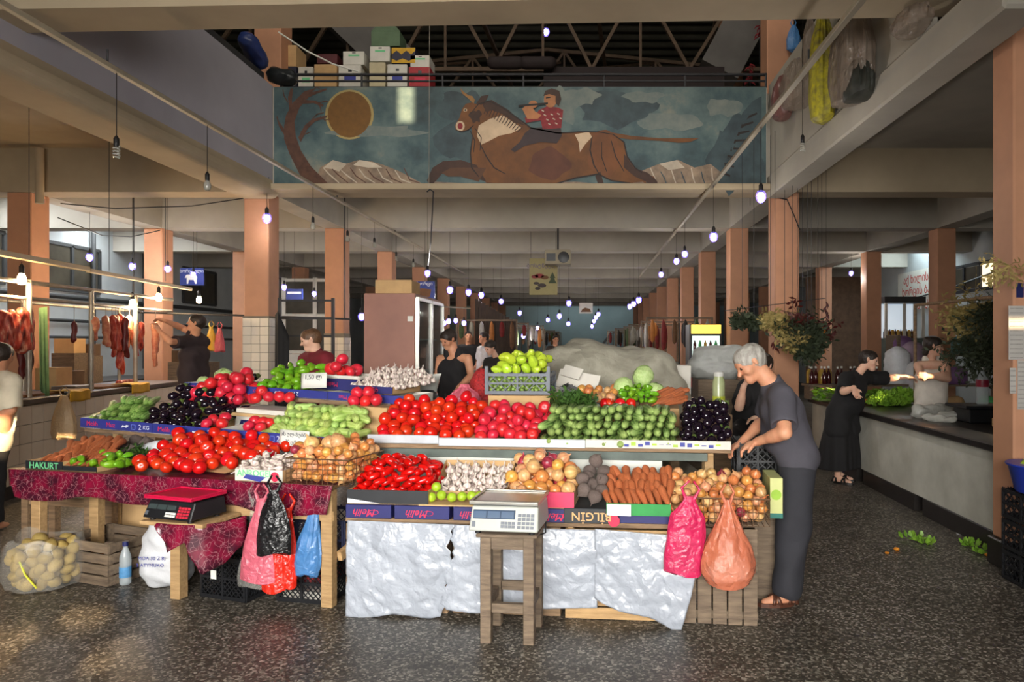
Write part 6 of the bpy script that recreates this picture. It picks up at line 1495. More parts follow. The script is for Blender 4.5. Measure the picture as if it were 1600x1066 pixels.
# ================================================================== GOODS BEHIND THE LONG SHELF
FB = pframe((742, 663.7, 5.25), (1070, 667, 5.1))
rt = thing('rear_table', 'wooden table behind the long shelf under crates and cabbages', 'table', FB.M)
zb_ = FB.A.z
for k in range(4): MB().box((0, .17*k, -.03), (FB.len, .165 + .17*k, -.001)).build('plank', M_WOODM, rt)
for x in (.05, FB.len - .1):
    for y in (.03, .6): MB().box((x, y, -zb_), (x + .06, y + .05, -.031)).build('leg', M_WOODM, rt)
def bu_(x, y=620, v=0.05): return FB.hit(x, y, v)[0]
b0, b1 = bu_(764), bu_(860)
t, fp, a, h = open_box('carton_box', FB, b0, b1, 0.03, 0.42, 0, 0.215, M_CARD, 'open brown carton under the grey crate of pale peppers', 'box')
pcr = plastic_crate(FB, b0 - .01, 0.02, (b1 - b0) * 1.0, 0.36, 0.165, M_GREYP, 'grey plastic crate heaped with pale green peppers', M2=T(0, 0, .225), pitch=.09)
for x in (0, (b1 - b0)): MB().box((x - .012, -.012, 0), (x + .012, .012, .21)).build('corner_post', M_GREYP, pcr)
M_PLUMG = mat('green_plum_skin', (132, 158, 78), .35, .2, 10, rnd=.15)
gp = MB(); gp.ball((0, 0, 0), 1.0, 8, 6); GPL = [(gp.mesh('green_plum', M_PLUMG), ())]
heap(FB, b0, b1 - .012, 0.035, 0.12, lambda u, v: .24, lambda u, v: .385, 0.017, GPL, 'green_plum', 'tiny green plum behind the lattice of the grey crate', 'plum', 'green plums in the grey crate', tight=.92, seed=51)
heap(FB, b0 + .01, b1 - .03, 0.03, 0.36, lambda u, v: .36 + .15*v, lambda u, v: .535 - .5 * max(0, abs(u - (b0+b1)/2) - .10) + .2*v, 0.042, PEPP, 'pale_pepper', 'pale yellow-green pepper heaped on the grey crate', 'pepper', 'pale peppers on the grey crate',
     orient=lambda rr, u, v: RZ(rr.uniform(-1.4, 1.4)) @ RX(radians(-90) + rr.uniform(-1.2, .3)) @ RZ(rr.uniform(0, 6)), tight=.84, sc=1.15, seed=52)
# boxes that raise the right part
c0, c1 = bu_(872), bu_(1062)
for k in range(3):
    x0 = c0 + (c1 - c0) * k / 3; box_solid('carton_box', FB, x0 + .003, x0 + (c1 - c0)/3 - .003, .02, .55, 0, .13, M_CARD, ['brown carton under the tilted black crate', 'brown carton under the heap of small peppers', 'brown carton under the rear carrots'][k])
ZR = .132
plastic_crate(FB, bu_(866), .05, .34, .40, .15, M_BLACKP, 'tilted black crate beside the cabbages', M2=T(0, 0, ZR + .02) @ RY(.40), pitch=.06)
heap(FB, bu_(893), bu_(962), .02, .40, lambda u, v: ZR + .03, lambda u, v: ZR + .13 + .12*v, .036, ONI, 'onion', 'golden onion on the rear table beside the cabbages', 'onion', 'onions on the rear table', tight=.9, seed=53)
for k, (x, y) in enumerate(((953, 629), (969, 634), (986, 634), (946, 634))):
    u, w = FB.hit(x, y, .0); place('tomato', TOMATO[k % 2], FB.M @ T(u, -.01, ZR + .035) @ rrot() @ Matrix.Scale(.04, 4), 'red tomato on the rear table behind the cucumbers', 'tomato', 'red tomatoes behind the cucumbers')
heap(FB, bu_(965), bu_(1028), .04, .40, lambda u, v: ZR + .02, lambda u, v: ZR + .12 + .22*v, .032, PEP, 'green_pepper', 'small green pepper in front of the cabbages', 'pepper', 'small peppers before the cabbages', orient='lie', tight=.84, sc=1.1, seed=54)
for k, (x, y, v, r) in enumerate(((1005, 588, .38, .082), (975, 606, .32, .078), (1024, 612, .30, .070))):
    u, w = FB.hit(x, y, v); place('cabbage', CABB[0], FB.M @ T(u, v, w) @ rrot() @ Matrix.Scale(r, 4), ['topmost round cabbage on the rear table', 'pale cabbage left of the topmost one', 'pale cabbage beside the rear carrots'][k], 'cabbage')
stack(FB, bu_(1028), bu_(1066), .02, ZR + .01, 4, .017, .05, .022, .08, CAR, 'carrot', 'orange carrot on the rear table beside the cabbages', 'carrot', 'carrots on the rear table', yaw=.2, yc=-.9, pitch=.2, seed=55, sc=1.6)
for k in range(3): leaf_bunch('herb_bunch', FRU.M @ T(ru(862 + 20*k, 640, .4), .42, .24), 26, .15, .5, M_HERB, ['green herb bunch lying behind the cucumbers by the pink tomatoes', 'green herb bunch lying behind the middle cucumbers', 'green herb bunch lying behind the cucumbers by the black crate'][k], 'herbs', 60 + k, up=(.8, -.2, .2))
# white boards leaning
for k, (x0, y0, x1, y1) in enumerate(((880, 578, 908, 586), (872, 590, 935, 602), (870, 603, 945, 622))):
    tag(MB().bar(W(x0, y0, 5.85), W(x1, y1, 5.75), .16 if k else .1, .012, up=(0, -1, .4)).build('white_board', M_CARDW), ['short white board lying on the grey tarpaulin', 'white board leaning behind the black crate', 'long white board propped behind the onions'][k], 'board')
# grey tarpaulin over a heap
M_TARP = mat('grey_tarpaulin', (168, 164, 148), .75, .14, 5, rgb2=(140, 136, 122), bump=.5, bscale=9); crumple(M_TARP, 2.6, .7, .06)
tp_ = [(W(890, 592, 6.5), W(1015, 596, 6.5), .34, .30), (W(915, 563, 6.7), W(985, 570, 6.7), .22, .16), (W(890, 640, 6.5), W(1035, 650, 6.5), .42, .34), (W(890, 760, 6.5), W(1035, 770, 6.5), .40, .38), (W(925, 552, 6.6), W(950, 556, 6.6), .10, .08)]
tag(obj('tarpaulin', sdf_mesh('tarpaulin', [(v3(a_), v3(b_), ra, rb) for a_, b_, ra, rb in tp_], .025, .10, material=M_TARP, clip=[((0, 0, .01), (0, 0, -1))], noise=lambda P: .020*np.sin(P[..., 0]*11 + 3*np.sin(P[..., 2]*7 + P[..., 1]*3)) + .010*np.abs(np.sin(P[..., 2]*21 + P[..., 0]*9)) + .006*np.sin(P[..., 0]*37 + P[..., 2]*13))), 'large grey tarpaulin covering a heap behind the cabbages', 'tarpaulin')
# mesh bag, pink bag, white pan
rm = thing('net_bag', 'net bag of red onions beside the grey crate', 'bag', T(W(752, 618, 5.75)))
MB().lathe([(.06, -.2), (.10, -.15), (.105, 0), (.085, .12), (.05, .19), (.02, .22)], 18, fn=lobed(6, .06), M=Matrix.Diagonal((1, .8, 1, 1))).build('net', mat('red_net', (190, 34, 36), .6, .4, 60, rgb2=(120, 16, 22), bump=.8, bscale=60), rm)
tag(MB().box((-.95, 5.6, 0), (-.70, 5.9, 1.0)).build('crate_stack', M_WOODG, bevel=.004), 'upended wooden crate under the net bag of red onions', 'crate')
pkb = W(726, 628, 5.55); plastic_bag(T(pkb.x, pkb.y, pkb.z - .06), [(.09, 0), (.12, .03), (.12, .08), (.09, .13), (.04, .17), (.03, .20)], 7, M_ROSB, 'crumpled pale pink bag behind the red tomatoes', 12, .8, amp=.15, handles=False)
tag(MB().box((pkb.x - .16, pkb.y - .14, 0), (pkb.x + .16, pkb.y + .14, pkb.z - .062)).build('crate_stack', M_WOODG, bevel=.004), 'tall wooden crate under the crumpled pale pink bag', 'crate')
pan = thing('scale_pan', 'white curved scale pan standing behind the garlic box', 'scale', T(W(668, 634, 6.0)))
def panf(s, q): a = -.9 + 1.8*s; return (.14*sin(a) + .03, -.05*q - .02, .02 + .28*q - .05*cos(a)*q)
g = MB(); g.grid(lambda s, q: (-.10 + .22*q*(.5 + .5*s) + .02, .10*cos(3.0*s) , .02 + .24*s + .02*q), 12, 6); me = g.mesh('pan', M_WHITEB, recalc=False); bm = bmesh.new(); bm.from_mesh(me); bmesh.ops.solidify(bm, geom=list(bm.faces), thickness=.006); bm.to_mesh(me); bm.free(); obj('pan', me, pan)
MB().lathe([(.09, 0), (.10, .02), (.085, .10), (.05, .13), (.01, .135)], 20).build('dome', M_BLACKP, pan)
tag(MB().box((W(640, 640, 6).x, 5.85, 0), (W(700, 640, 6).x, 6.2, W(668, 634, 6).z - .002)).build('rear_cabinet', M_GREENB, bevel=.006), 'narrow grey-green cabinet under the white scale pan', 'cabinet')
# brown sided display refrigerator
rf = thing('display_fridge', 'brown sided display refrigerator with glass doors behind the stall', 'refrigerator', T(-2.52, 8.0, 0))
fw_, fd_, fh_ = .58, 1.5, 2.18
M_FRB = mat('brown_panel', (152, 104, 88), .55, .14, 2.5, bump=.05); M_GLASS = mat('fridge_glass', (120, 132, 128), .05, .1, 3, alpha=.35, spec=.8)
MB().box((0, 0, 0), (fw_, .03, fh_)).build('side_panel', M_FRB, rf, bevel=.006); MB().box((0, .031, 0), (.03, fd_, fh_)).build('back_panel', M_FRB, rf); MB().box((.031, .031, fh_ - .03), (fw_, fd_, fh_)).build('top_panel', M_FRB, rf); MB().box((.031, fd_ - .03, 0), (fw_, fd_, fh_ - .031)).build('side_panel', M_FRB, rf); MB().box((.031, .031, 0), (fw_, fd_ - .031, .12)).build('plinth', M_BLACKP, rf)
for k in range(4): MB().box((.05, .04, .45 + .4*k), (fw_ - .06, fd_ - .04, .465 + .4*k)).build('inner_shelf', M_STEEL, rf)
for k in range(2):
    y0 = .04 + .72*k; dr = thing_ = MB(); fr4 = MB()
    for (pa, pb_) in (((0, y0, .14), (0, y0, fh_ - .06)), ((0, y0 + .68, .14), (0, y0 + .68, fh_ - .06)), ((0, y0, .14), (0, y0 + .68, .14)), ((0, y0, fh_ - .06), (0, y0 + .68, fh_ - .06))): fr4.bar(pa, pb_, .04, .04)
    d_ = fr4.build('door', M_STEEL, rf, T(fw_ + .02, 0, 0)); MB().box((-.004, y0 + .02, .16), (.004, y0 + .66, fh_ - .08)).build('pane', M_GLASS, d_); MB().cyl((.035, y0 + .62, .8), (.035, y0 + .62, 1.6), .012, n=8).build('handle', M_STEEL, d_)
MB().box((.50, -.012, 1.86), (.56, -.001, 1.92)).build('switch_plate', M_PAPER, rf)
bx = box_solid('carton_box', Frame((-2.42, 8.1, 0), (-1.98, 8.1, 0)), 0, .42, 0, .40, fh_ + .002, fh_ + .16, M_CARD, 'flattened brown carton lying on top of the brown refrigerator')
# loose shelves right behind the end of the stall: jars and sacks
jr = thing('juice_jar', 'tall jar with yellow-green label behind the aubergines', 'jar', T(W(1123, 646, 5.9)))
MB().lathe([(.05, 0), (.052, .02), (.052, .26), (.04, .30), (.04, .32)], 16).build('jar_body', mat('pale_green_jar', (190, 200, 150), .2, .1, 5), jr); MB().lathe([(.0525, .04), (.053, .045), (.053, .14), (.0525, .145)], 16).build('paper_label', mat('yellow_green_label', (196, 206, 60), .5, .1), jr); MB().lathe([(.042, .31), (.043, .345), (.01, .35)], 14).build('lid', M_PAPER, jr)
wc = box_solid('white_drum', Frame(W(1048, 700, 6.6), W(1080, 700, 6.6)), 0, .19, 0, .3, .25, .55 + .22, M_CARDW, 'white carton with a dark ring beside the tarpaulin'); 
MB().lathe([(.05, 0), (.05, .002)], 20, M=RX(radians(90))).build('dark_ring', M_RUST, wc, T(.11, -.001, .3))
tag(MB().box((W(1046, 700, 6.6).x, 6.55, 0), (W(1150, 700, 6.6).x, 7.0, W(1048, 700, 6.6).z + .249)).build('low_cabinet', M_WOODG, bevel=.006), 'low dark wooden cabinet under the white carton behind the aubergines', 'cabinet')
tag(MB().box((W(1112, 646, 5.9).x, 5.78, 0), (W(1140, 646, 5.9).x, 6.05, W(1123, 646, 5.9).z - .001)).build('wooden_pedestal', M_WOODM, bevel=.004), 'wooden post pedestal under the labelled jar', 'pedestal')
lump('stuffed_sack', None, [(v3(W(1100, 560, 7.4)), v3(W(1150, 558, 7.4)), .13, .13), (v3(W(1090, 575, 7.4)), v3(W(1140, 580, 7.3)), .12, .10)], mat('grey_film_sack', (150, 152, 148), .5, .15, 6, bump=.5), 'grey plastic covered sack on a crate behind the bending man', 'sack', res=.02, noise=wrinkle(.008, 30))
tag(MB().box((W(1086, 590, 7.4).x, 7.2, 0), (W(1150, 590, 7.4).x, 7.6, W(1086, 592, 7.4).z)).build('tall_crate', M_WOODG, bevel=.005), 'tall old wooden crate under the grey covered sack', 'crate')

# black crate under the bending man's hands
cx0 = W(1150, 700, 4.62).x; ef = Frame((cx0, 4.56, 0), (cx0 + .3, 4.53, 0))
plastic_crate(ef, 0, 0, .25, .36, .24, M_BLACKP, 'black lattice crate at the stall end under the bending man\'s hands', M2=T(0, 0, .722), pitch=.05)
tag(MB().box((0.01, .01, 0), (.24, .35, .72)).build('upended_crate', M_WOODG, None, ef.M, bevel=.004), 'upended wooden crate under the black crate at the stall end', 'crate')
# ================================================================== MEAT COUNTERS ON THE LEFT
def meat_material():
    m, nt, p = _nt('raw_meat'); N, L = nt.nodes, nt.links
    tc = N.new('ShaderNodeTexCoord'); mp = N.new('ShaderNodeMapping'); mp.inputs['Scale'].default_value = (1, 1, .35); L.new(tc.outputs['Object'], mp.inputs['Vector'])
    n = N.new('ShaderNodeTexNoise'); n.inputs['Scale'].default_value = 22; n.inputs['Detail'].default_value = 6; L.new(mp.outputs[0], n.inputs['Vector'])
    r = N.new('ShaderNodeValToRGB'); e = r.color_ramp.elements; e[0].position = .32; e[0].color = (*lin((110, 24, 18)), 1); e[1].position = .70; e[1].color = (*lin((226, 176, 148)), 1)
    for q, c in ((.46, (168, 50, 36)), (.56, (196, 92, 70))): k = e.new(q); k.color = (*lin(c), 1)
    L.new(n.outputs['Fac'], r.inputs['Fac']); L.new(r.outputs['Color'], p.inputs['Base Color']); p.inputs['Roughness'].default_value = .4
    b = N.new('ShaderNodeBump'); b.inputs['Strength'].default_value = .5; b.inputs['Distance'].default_value = .02; L.new(n.outputs['Fac'], b.inputs['Height']); L.new(b.outputs['Normal'], p.inputs['Normal'])
    return m
M_MEAT = meat_material(); M_FAT = mat('pale_fat_meat', (214, 150, 112), .45, .2, 14, rgb2=(176, 84, 60), bump=.4, bscale=20); M_DMEAT = mat('dark_meat', (96, 22, 20), .4, .3, 14, bump=.4, bscale=20)
M_GALV = mat('galvanised_pipe', (168, 160, 146), .45, .2, 8, metal=.4)
MC = Frame((-5.80, 6.55, 0), (-6.42, 11.3, 0))        # u runs into the hall along the counter face, v to the left
mc = thing('meat_counter', 'white tiled meat counter with dark stone edge along the left', 'counter', MC.M)
HC = 1.02
MB().box((0, .02, .14), (MC.len, .9, HC - .06)).build('core', M_GROUT, mc)
MB().box((0, .04, 0), (MC.len, .88, .139)).build('plinth', M_BLACKST, mc)
MB().box((-.02, -.03, HC - .06), (MC.len + .02, .95, HC)).build('worktop', mat('dark_stone_worktop', (74, 58, 46), .4, .3, 9), mc, bevel=.008)
tm = MB().box((.003, 0, .003), (.197, .018, .197)).mesh('tile', M_TILE, bevel=.003)
for i in range(int(MC.len / .2)):
    for k in range(4): obj('tile', tm, mc, T(i*.2, .001, .145 + k*.2))
MC2 = Frame((-8.9, 9.2, 0), (-8.6, 13.5, 0))
# tiled cladding on two columns
for (X, Y, zt, lb) in ((XL1, 10.0, 2.0, 0), (XL1, 13.1, 1.8, 1)):
    cl = thing('tile_cladding', ['white tile cladding around the nearer salmon column', 'white tile cladding around the farther salmon column'][lb], 'tiles', T(X, Y + cw, 0))
    MB().box((-cw - .012, -cw - .012, 0), (cw + .012, -cw - .001, zt)).build('mortar', M_GROUT, cl); MB().box((cw + .001, -cw - .0, 0), (cw + .012, cw, zt)).build('mortar', M_GROUT, cl)
    tw = (2*cw + .02) / 3; tmm = MB().box((.002, 0, .002), (tw - .003, .008, tw - .003)).mesh('tile', M_TILE, bevel=.002)
    n_ = int(zt / tw)
    for k in range(n_ // 3, n_):
        for i in range(3):
            obj('tile', tmm, cl, T(-cw - .01 + i*tw, -cw - .0205, k*tw)); obj('tile', tmm, cl, T(cw + .0205, -cw + i*tw - .005, k*tw) @ RZ(pi/2))
# frame of pipes standing on the counter
def mcp(x, y, v):
    u, w = MC.hit(x, y, v); return u, w
fr_posts = [1.15, 2.35, 3.45]; mrack = thing('meat_rack', 'galvanised pipe rack for hanging meat over the tiled counter', 'rack', MC.M)
for u in fr_posts: MB().cyl((u, .12, HC), (u, .12, 2.30), .028, n=10).build('post', M_GALV, mrack)
for u in (-.1, 2.1, 4.3): MB().cyl((u, .75, HC), (u, .75, 2.15), .024, n=10).build('post', M_GALV, mrack)
MB().cyl((-.6, .12, 2.26), (4.6, .12, 2.30), .024, n=8).build('top_rail', M_GALV, mrack); MB().cyl((-.6, .14, 2.09), (4.6, .14, 2.12), .02, n=8).build('hook_rail', M_GALV, mrack); MB().cyl((-.6, .75, 2.10), (4.6, .75, 2.12), .02, n=8).build('hook_rail', M_GALV, mrack)
lb_ = thing('lamp_batten', 'long cream lamp batten hung above the meat rack', 'batten', MC.M)
MB().box((-.8, .05, 2.50), (2.2, .13, 2.56)).build('housing', mat('cream_enamel', (222, 206, 172), .5, .08, 4), lb_, bevel=.006); MB().box((2.22, .06, 2.49), (5.2, .12, 2.54)).build('housing', MATS['cream_enamel'], lb_, bevel=.006); MB().cyl((-.8, .08, 2.47), (.2, .08, 2.47), .02, n=8).build('tube_lamp', mat('dead_tube', (230, 226, 214), .3, .05), lb_)
for u in (-.5, 1.1, 2.7, 4.3): MB().cyl((u, .09, 2.56), (u, .09, ZS), .004, n=5).build('hanger', M_DARKST, lb_)
# hanging meat
def hook(t, z0, z1): MB().tube([(0, 0, z1), (0, 0, z0 + .04), (.012, 0, z0 + .01), (0, 0, z0 - .02)], .004, 5).build('hook', M_GALV, t)
def meat(u, v, w, ln, wd, m, label, seed, kind='strip', group=None):
    rg = random.Random(seed); pr = []
    zt = 0.0
    if kind == 'slab':
        for k in range(5): pr.append(((-wd*.5 + wd*k/4, 0, -.03 - rg.random()*.05), (-wd*.45 + wd*k/4*.9, rg.uniform(-.02, .02), -ln*rg.uniform(.8, 1)), .05, .055, ((0, 1, 0), .8)))
    else:
        n = 3 if kind == 'strip' else 2
        for k in range(n): pr.append(((rg.uniform(-.3, .3)*wd, rg.uniform(-.02, .02), -.02), (rg.uniform(-.5, .5)*wd, rg.uniform(-.03, .03), -ln*rg.uniform(.6, 1)), wd*.28, wd*rg.uniform(.12, .3)))
        pr.append(((0, 0, .01), (0, 0, -ln*.4), wd*.25, wd*.35))
    t = thing('meat_cut', label, 'meat', MC.M @ T(u, v, w), group)
    obj('flesh', sdf_mesh('flesh', pr, .013, .025, material=m, noise=lambda P: .006*np.sin(P[..., 2]*30 + seed + 3*np.sin(P[..., 0]*25)) + .004*np.sin(P[..., 0]*60 + P[..., 1]*50)), t)
    hook(t, 0, 2.10 - w); return t
def hang_at(x, ytop, ybot, wpx, v, m, label, seed, kind='strip', group=None):
    u, w1 = MC.hit(x, ytop, v); _, w0 = MC.hit(x, ybot, v); p = MC.at(u, v, w1); s = p.y / FPX
    return meat(u, v, min(w1, 2.05), max(.08, min(w1, 2.05) - w0), wpx * s * 1.15, m, label, seed, kind, group)
hang_at(12, 487, 545, 30, .14, M_MEAT, 'wide slab of marbled ribs at the picture edge on the rack', 1, 'slab'); hang_at(38, 483, 548, 20, .14, M_MEAT, 'marbled rib slab hanging beside the green towel', 2, 'slab')
hang_at(33, 540, 592, 8, .20, M_DMEAT, 'dark red leg hanging below the marbled ribs', 3); hang_at(47, 535, 592, 8, .24, M_DMEAT, 'dark red leg hanging by the green towel', 4)
hang_at(148, 500, 531, 14, .10, M_FAT, 'pale fatty cut hanging left of the rack post', 5); hang_at(116, 505, 546, 7, .5, M_DMEAT, 'thin dark strip hanging from the rear rail', 6)
for k, (x, a_, b_, w_, m_) in enumerate(((165, 497, 552, 12, M_FAT), (175, 496, 566, 11, M_MEAT), (186, 497, 585, 17, M_MEAT), (195, 500, 570, 10, M_DMEAT), (202, 497, 548, 11, M_FAT), (211, 502, 558, 10, M_MEAT), (220, 505, 550, 8, M_MEAT), (181, 497, 548, 14, M_MEAT))):
    hang_at(x, a_, b_, w_, .14 + .05*(k % 3), m_, ['pale fatty strip left in the hanging cluster', 'long red strip second in the hanging cluster', 'longest ragged cut in the middle of the hanging cluster', 'dark narrow strip in the hanging cluster', 'fatty strip right of the middle cluster', 'red strip near the end of the hanging cluster', 'last small strip of the hanging cluster', 'broad upper cut in front of the hanging cluster'][k], 20 + k, group='meat hanging in a cluster')
hang_at(243, 508, 572, 11, .05, M_FAT, 'long pale cut in the butcher\'s hands', 40)
towel = drape('green_towel', MC, [(MC.hit(57, 500, .12)[0], .10, 2.0, 1.1), (MC.hit(63, 500, .12)[0], .05, 2.02, 1.0), (MC.hit(70, 500, .12)[0], .10, 2.0, 1.12)], 'faded green towel tied to the rack post', 0.3, mat('green_towelling', (96, 128, 84), .9, .2, 14)); towel['category'] = 'towel'
for k, (x, y0, y1, m_, lb) in enumerate(((330, 508, 548, plastic_film('yellow_bag_film', (216, 176, 60), .9), 'yellow plastic bag hanging behind the butcher'), (343, 512, 550, M_ROSB, 'pink plastic bag hanging behind the butcher'))):
    a_ = W(x, y1, 10.6); plastic_bag(T(a_), [(.06, 0), (.085, .01), (.08, .12), (.05, .25), (.02, .36)], 6, m_, lb, 20 + k, .5)
hr = thing('hook_rail', 'dark wall rail with hooks behind the butcher', 'rail', T(W(330, 500, 10.9))); MB().cyl((-1.2, 0, .12), (2.1, .2, .02), .015, n=8).build('bar', M_DARKST, hr); MB().cyl((-1.2, 0, .12), (-1.2, 0, 2.6), .008, n=6).build('hanger', M_DARKST, hr); MB().cyl((2.0, .2, .02), (2.0, .2, 2.6), .008, n=6).build('hanger', M_DARKST, hr)
# on the counter
def cpt(x, v): return MC.hit(x, 600, v)[0]
for k, (x, v, a_, b_, hh, m_, lb, ct) in enumerate(((20, .12, .9, .55, .03, wood('scarred_board', (176, 122, 74), (140, 92, 56)), 'scarred brown cutting board at the near end of the meat counter', 'board'), (160, .10, .7, .5, .03, MATS['scarred_board'], 'brown cutting board under the butcher cluster', 'board'), (118, .22, .35, .28, .06, M_STEEL, 'steel scale tray on the meat counter', 'scale'), (88, .62, .35, .25, .28, M_CARD, 'brown carton at the back of the meat counter', 'box'), (112, .70, .3, .22, .22, mat('dark_brown_card', (92, 70, 48), .8, .2), 'dark brown carton beside the pale one on the counter', 'box'))):
    u = cpt(x, v); tag(MB().box((u, v, HC + .001), (u + a_, v + b_, HC + hh)).build('cutting_board' if ct == 'board' else ('carton' if ct == 'box' else 'scale_tray'), m_, None, MC.M, bevel=.005), lb, ct)
M_YEL = mat('yellow_paper', (206, 160, 40), .7, .15, 9)
for k, (x, w_) in enumerate(((108, .42), (205, .5))):
    u = cpt(x, -.03); g = MB(); g.grid(lambda s, q: (u + w_*s, .25 - .28*min(1, q*1.6) - .006, HC + .036 - max(0, q*1.6 - 1)*.22 + .006*sin(9*s)), 8, 12); me = g.mesh('paper_sheet', M_YEL, recalc=False); bm = bmesh.new(); bm.from_mesh(me); bmesh.ops.solidify(bm, geom=list(bm.faces), thickness=.002); bm.to_mesh(me); bm.free(); tag(obj('paper_sheet', me, None, MC.M), ['yellow paper hanging over the counter edge by the tan bag', 'yellow paper hanging over the counter edge under the meat cluster'][k], 'paper')
u = cpt(185, .3); lump('meat_cut', MC, [((u, .3, HC + .04), (u + .5, .32, HC + .05), .035, .03)], M_MEAT, 'flat red meat lying on the counter under the cluster', 'meat', noise=wrinkle(.004, 40))
tb_ = W(100, 686, 7.3); plastic_bag(T(tb_), [(.05, 0), (.11, .012), (.125, .08), (.115, .18), (.085, .30), (.05, .40), (.03, .45)], 8, M_TANB, 'tan carrier bag hanging from the meat counter edge', 30, .6)
# far meat counter against the wall and shelf clutter
mc2 = thing('back_counter', 'dark back counter along the wall behind the meat rack', 'counter', T(-9.9, 8.5, 0)); MB().box((0, 0, 0), (1.3, 6.5, .88)).build('body', M_GREENB, mc2); MB().box((-.02, -.02, .881), (1.36, 6.52, .94)).build('worktop', M_BLACKST, mc2)
for k, (x, y, D, w_, h_, m_, lb) in enumerate(((84, 552, 10.5, .3, .22, M_CARD, 'tan carton on the back counter behind the rack'), (105, 556, 10.8, .34, .18, MATS['dark_brown_card'], 'dark carton on the back counter beside the tan one'), (268, 566, 12.0, .34, .2, MATS['dark_brown_card'], 'brown carton standing behind the butcher'))):
    p = W(x, y, D); q = box_solid('carton_box', Frame((p.x, p.y, 0), (p.x + 1, p.y, 0)), 0, w_, 0, .25, p.z, p.z + h_, m_, lb)
    if k < 2: tag(MB().box((p.x - .02, p.y - .02, 0), (p.x + w_ + .02, p.y + .27, p.z - .001)).build('wooden_block', M_WOODG), ['wooden block under the tan carton', 'wooden block under the dark carton'][k], 'block')
    else: tag(MB().box((p.x - .04, p.y - .04, 0), (p.x + w_ + .3, p.y + .35, p.z - .001)).build('wooden_cabinet', M_WOODG), 'wooden cabinet under the brown carton behind the butcher', 'cabinet')
# wall pipes and windows on the left wall
M_PIPE = mat('dark_pipe', (60, 62, 62), .5, .2, 6)
for k, (z, r_) in enumerate(((2.6, .05), (2.1, .035), (1.75, .03))):
    tag(MB().cyl((-10.93, 9, z), (-10.93, 26, z), r_, n=8).build('wall_pipe', M_PIPE), ['thick upper pipe running along the outer wall', 'middle pipe running along the outer wall', 'thin lower pipe running along the outer wall'][k], 'pipe')
for k, y in enumerate((15.6, 17.4)): tag(MB().cyl((-10.9, y, 1.0), (-10.9, y, 4.2), .045, n=8).build('wall_pipe', M_PIPE), ['nearer upright pipe on the outer wall', 'farther upright pipe on the outer wall'][k], 'pipe')
for k, y in enumerate((11.6, 14.2, 19.2)):
    w = thing('window_%d' % (k + 1), 'dark barred window in the outer wall', 'window', T(-10.99, y, 2.75)); del w['category']; w['kind'] = 'structure'
    fm = MB()
    for a_, b_ in (((0, 0, 0), (0, 1.7, 0)), ((0, 0, .95), (0, 1.7, .95)), ((0, 0, 0), (0, 0, .95)), ((0, 1.7, 0), (0, 1.7, .95)), ((0, .85, 0), (0, .85, .95))): fm.bar(a_, b_, .07, .07)
    fm.build('window_frame', M_PIPE, w); 
    for j in range(2): MB().box((-.005, .05 + .85*j, .04), (.005, .8 + .85*j, .91)).build('pane', mat('dusty_glass', (70, 66, 56), .3, .3, 3), w)
# down pipe in front of the near left column
tag(MB().cyl(W(62, 318, 9.85), W(62, 232, 9.85) , .055, n=10).build('drain_pipe', M_BEIGE), 'short beige drain pipe above the near left column', 'pipe')
# tall white glazed partition with windows in the left aisle
pt_ = thing('glazed_partition', 'white glazed partition with dark panes behind the youth in red', 'partition', T(W(440, 600, 18).x, 18, 0))
MB().box((0, 0, 0), (1.7, .08, 1.35)).build('lower_panel', M_CARDW, pt_)
for x in (0, .8, 1.6): MB().box((x, -.01, 1.351), (x + .1, .09, 3.3)).build('stile', M_CARDW, pt_)
for z in (1.36, 2.3, 3.2): MB().box((.101, 0, z), (.799, .08, z + .08)).build('rail', M_CARDW, pt_); MB().box((.901, 0, z), (1.599, .08, z + .08)).build('rail', M_CARDW, pt_)
for x in (.1, .9):
    for z in (1.45, 2.39): MB().box((x, .03, z), (x + .7, .04, z + .82)).build('pane', MATS['dusty_glass'], pt_)
dk = drape('dark_cloth', Frame((0, 9.6, 0), (1, 9.6, 0)), [(W(430, 540, 9.6).x, 0, 2.0, .6), (W(437, 540, 9.6).x, -.05, 2.05, .55), (W(452, 540, 9.6).x, 0, 1.7, .6)], 'black cloth hanging beside the tiled column', .5, M_BLKF)
rk = thing('pipe_rack', 'dark steel rack frame beside the tiled column', 'frame', T(W(434, 600, 9.9).x, 9.9, 0))
for x in (0, .75): MB().box((x, 0, 0), (x + .04, .04, 2.25)).build('post', M_DARKST, rk)
for z in (1.7, 1.95, 2.2): MB().box((.041, .01, z), (.749, .035, z + .03)).build('rail', M_DARKST, rk)
# ================================================================== HERB COUNTER ON THE RIGHT
M_CONCW = mat('pale_rendered_wall', (206, 204, 192), .85, .12, 2.5, rgb2=(180, 178, 166), bump=.15, bscale=25)
RC = Frame((3.22, 10.0, 0), (3.14, 5.20, 0))        # u towards the camera along the face, v to the right
rc = thing('herb_counter', 'pale rendered counter with dark stone top along the right aisle', 'counter', RC.M)
RC_M = RC.M
def rcv(x, y, z):     # u, v of the image point on the horizontal plane at height z
    D = depth_at(y, z); p = RC.M.inverted() @ W(x, y, D); return p.x, p.y
HR = .84; LR = RC.len
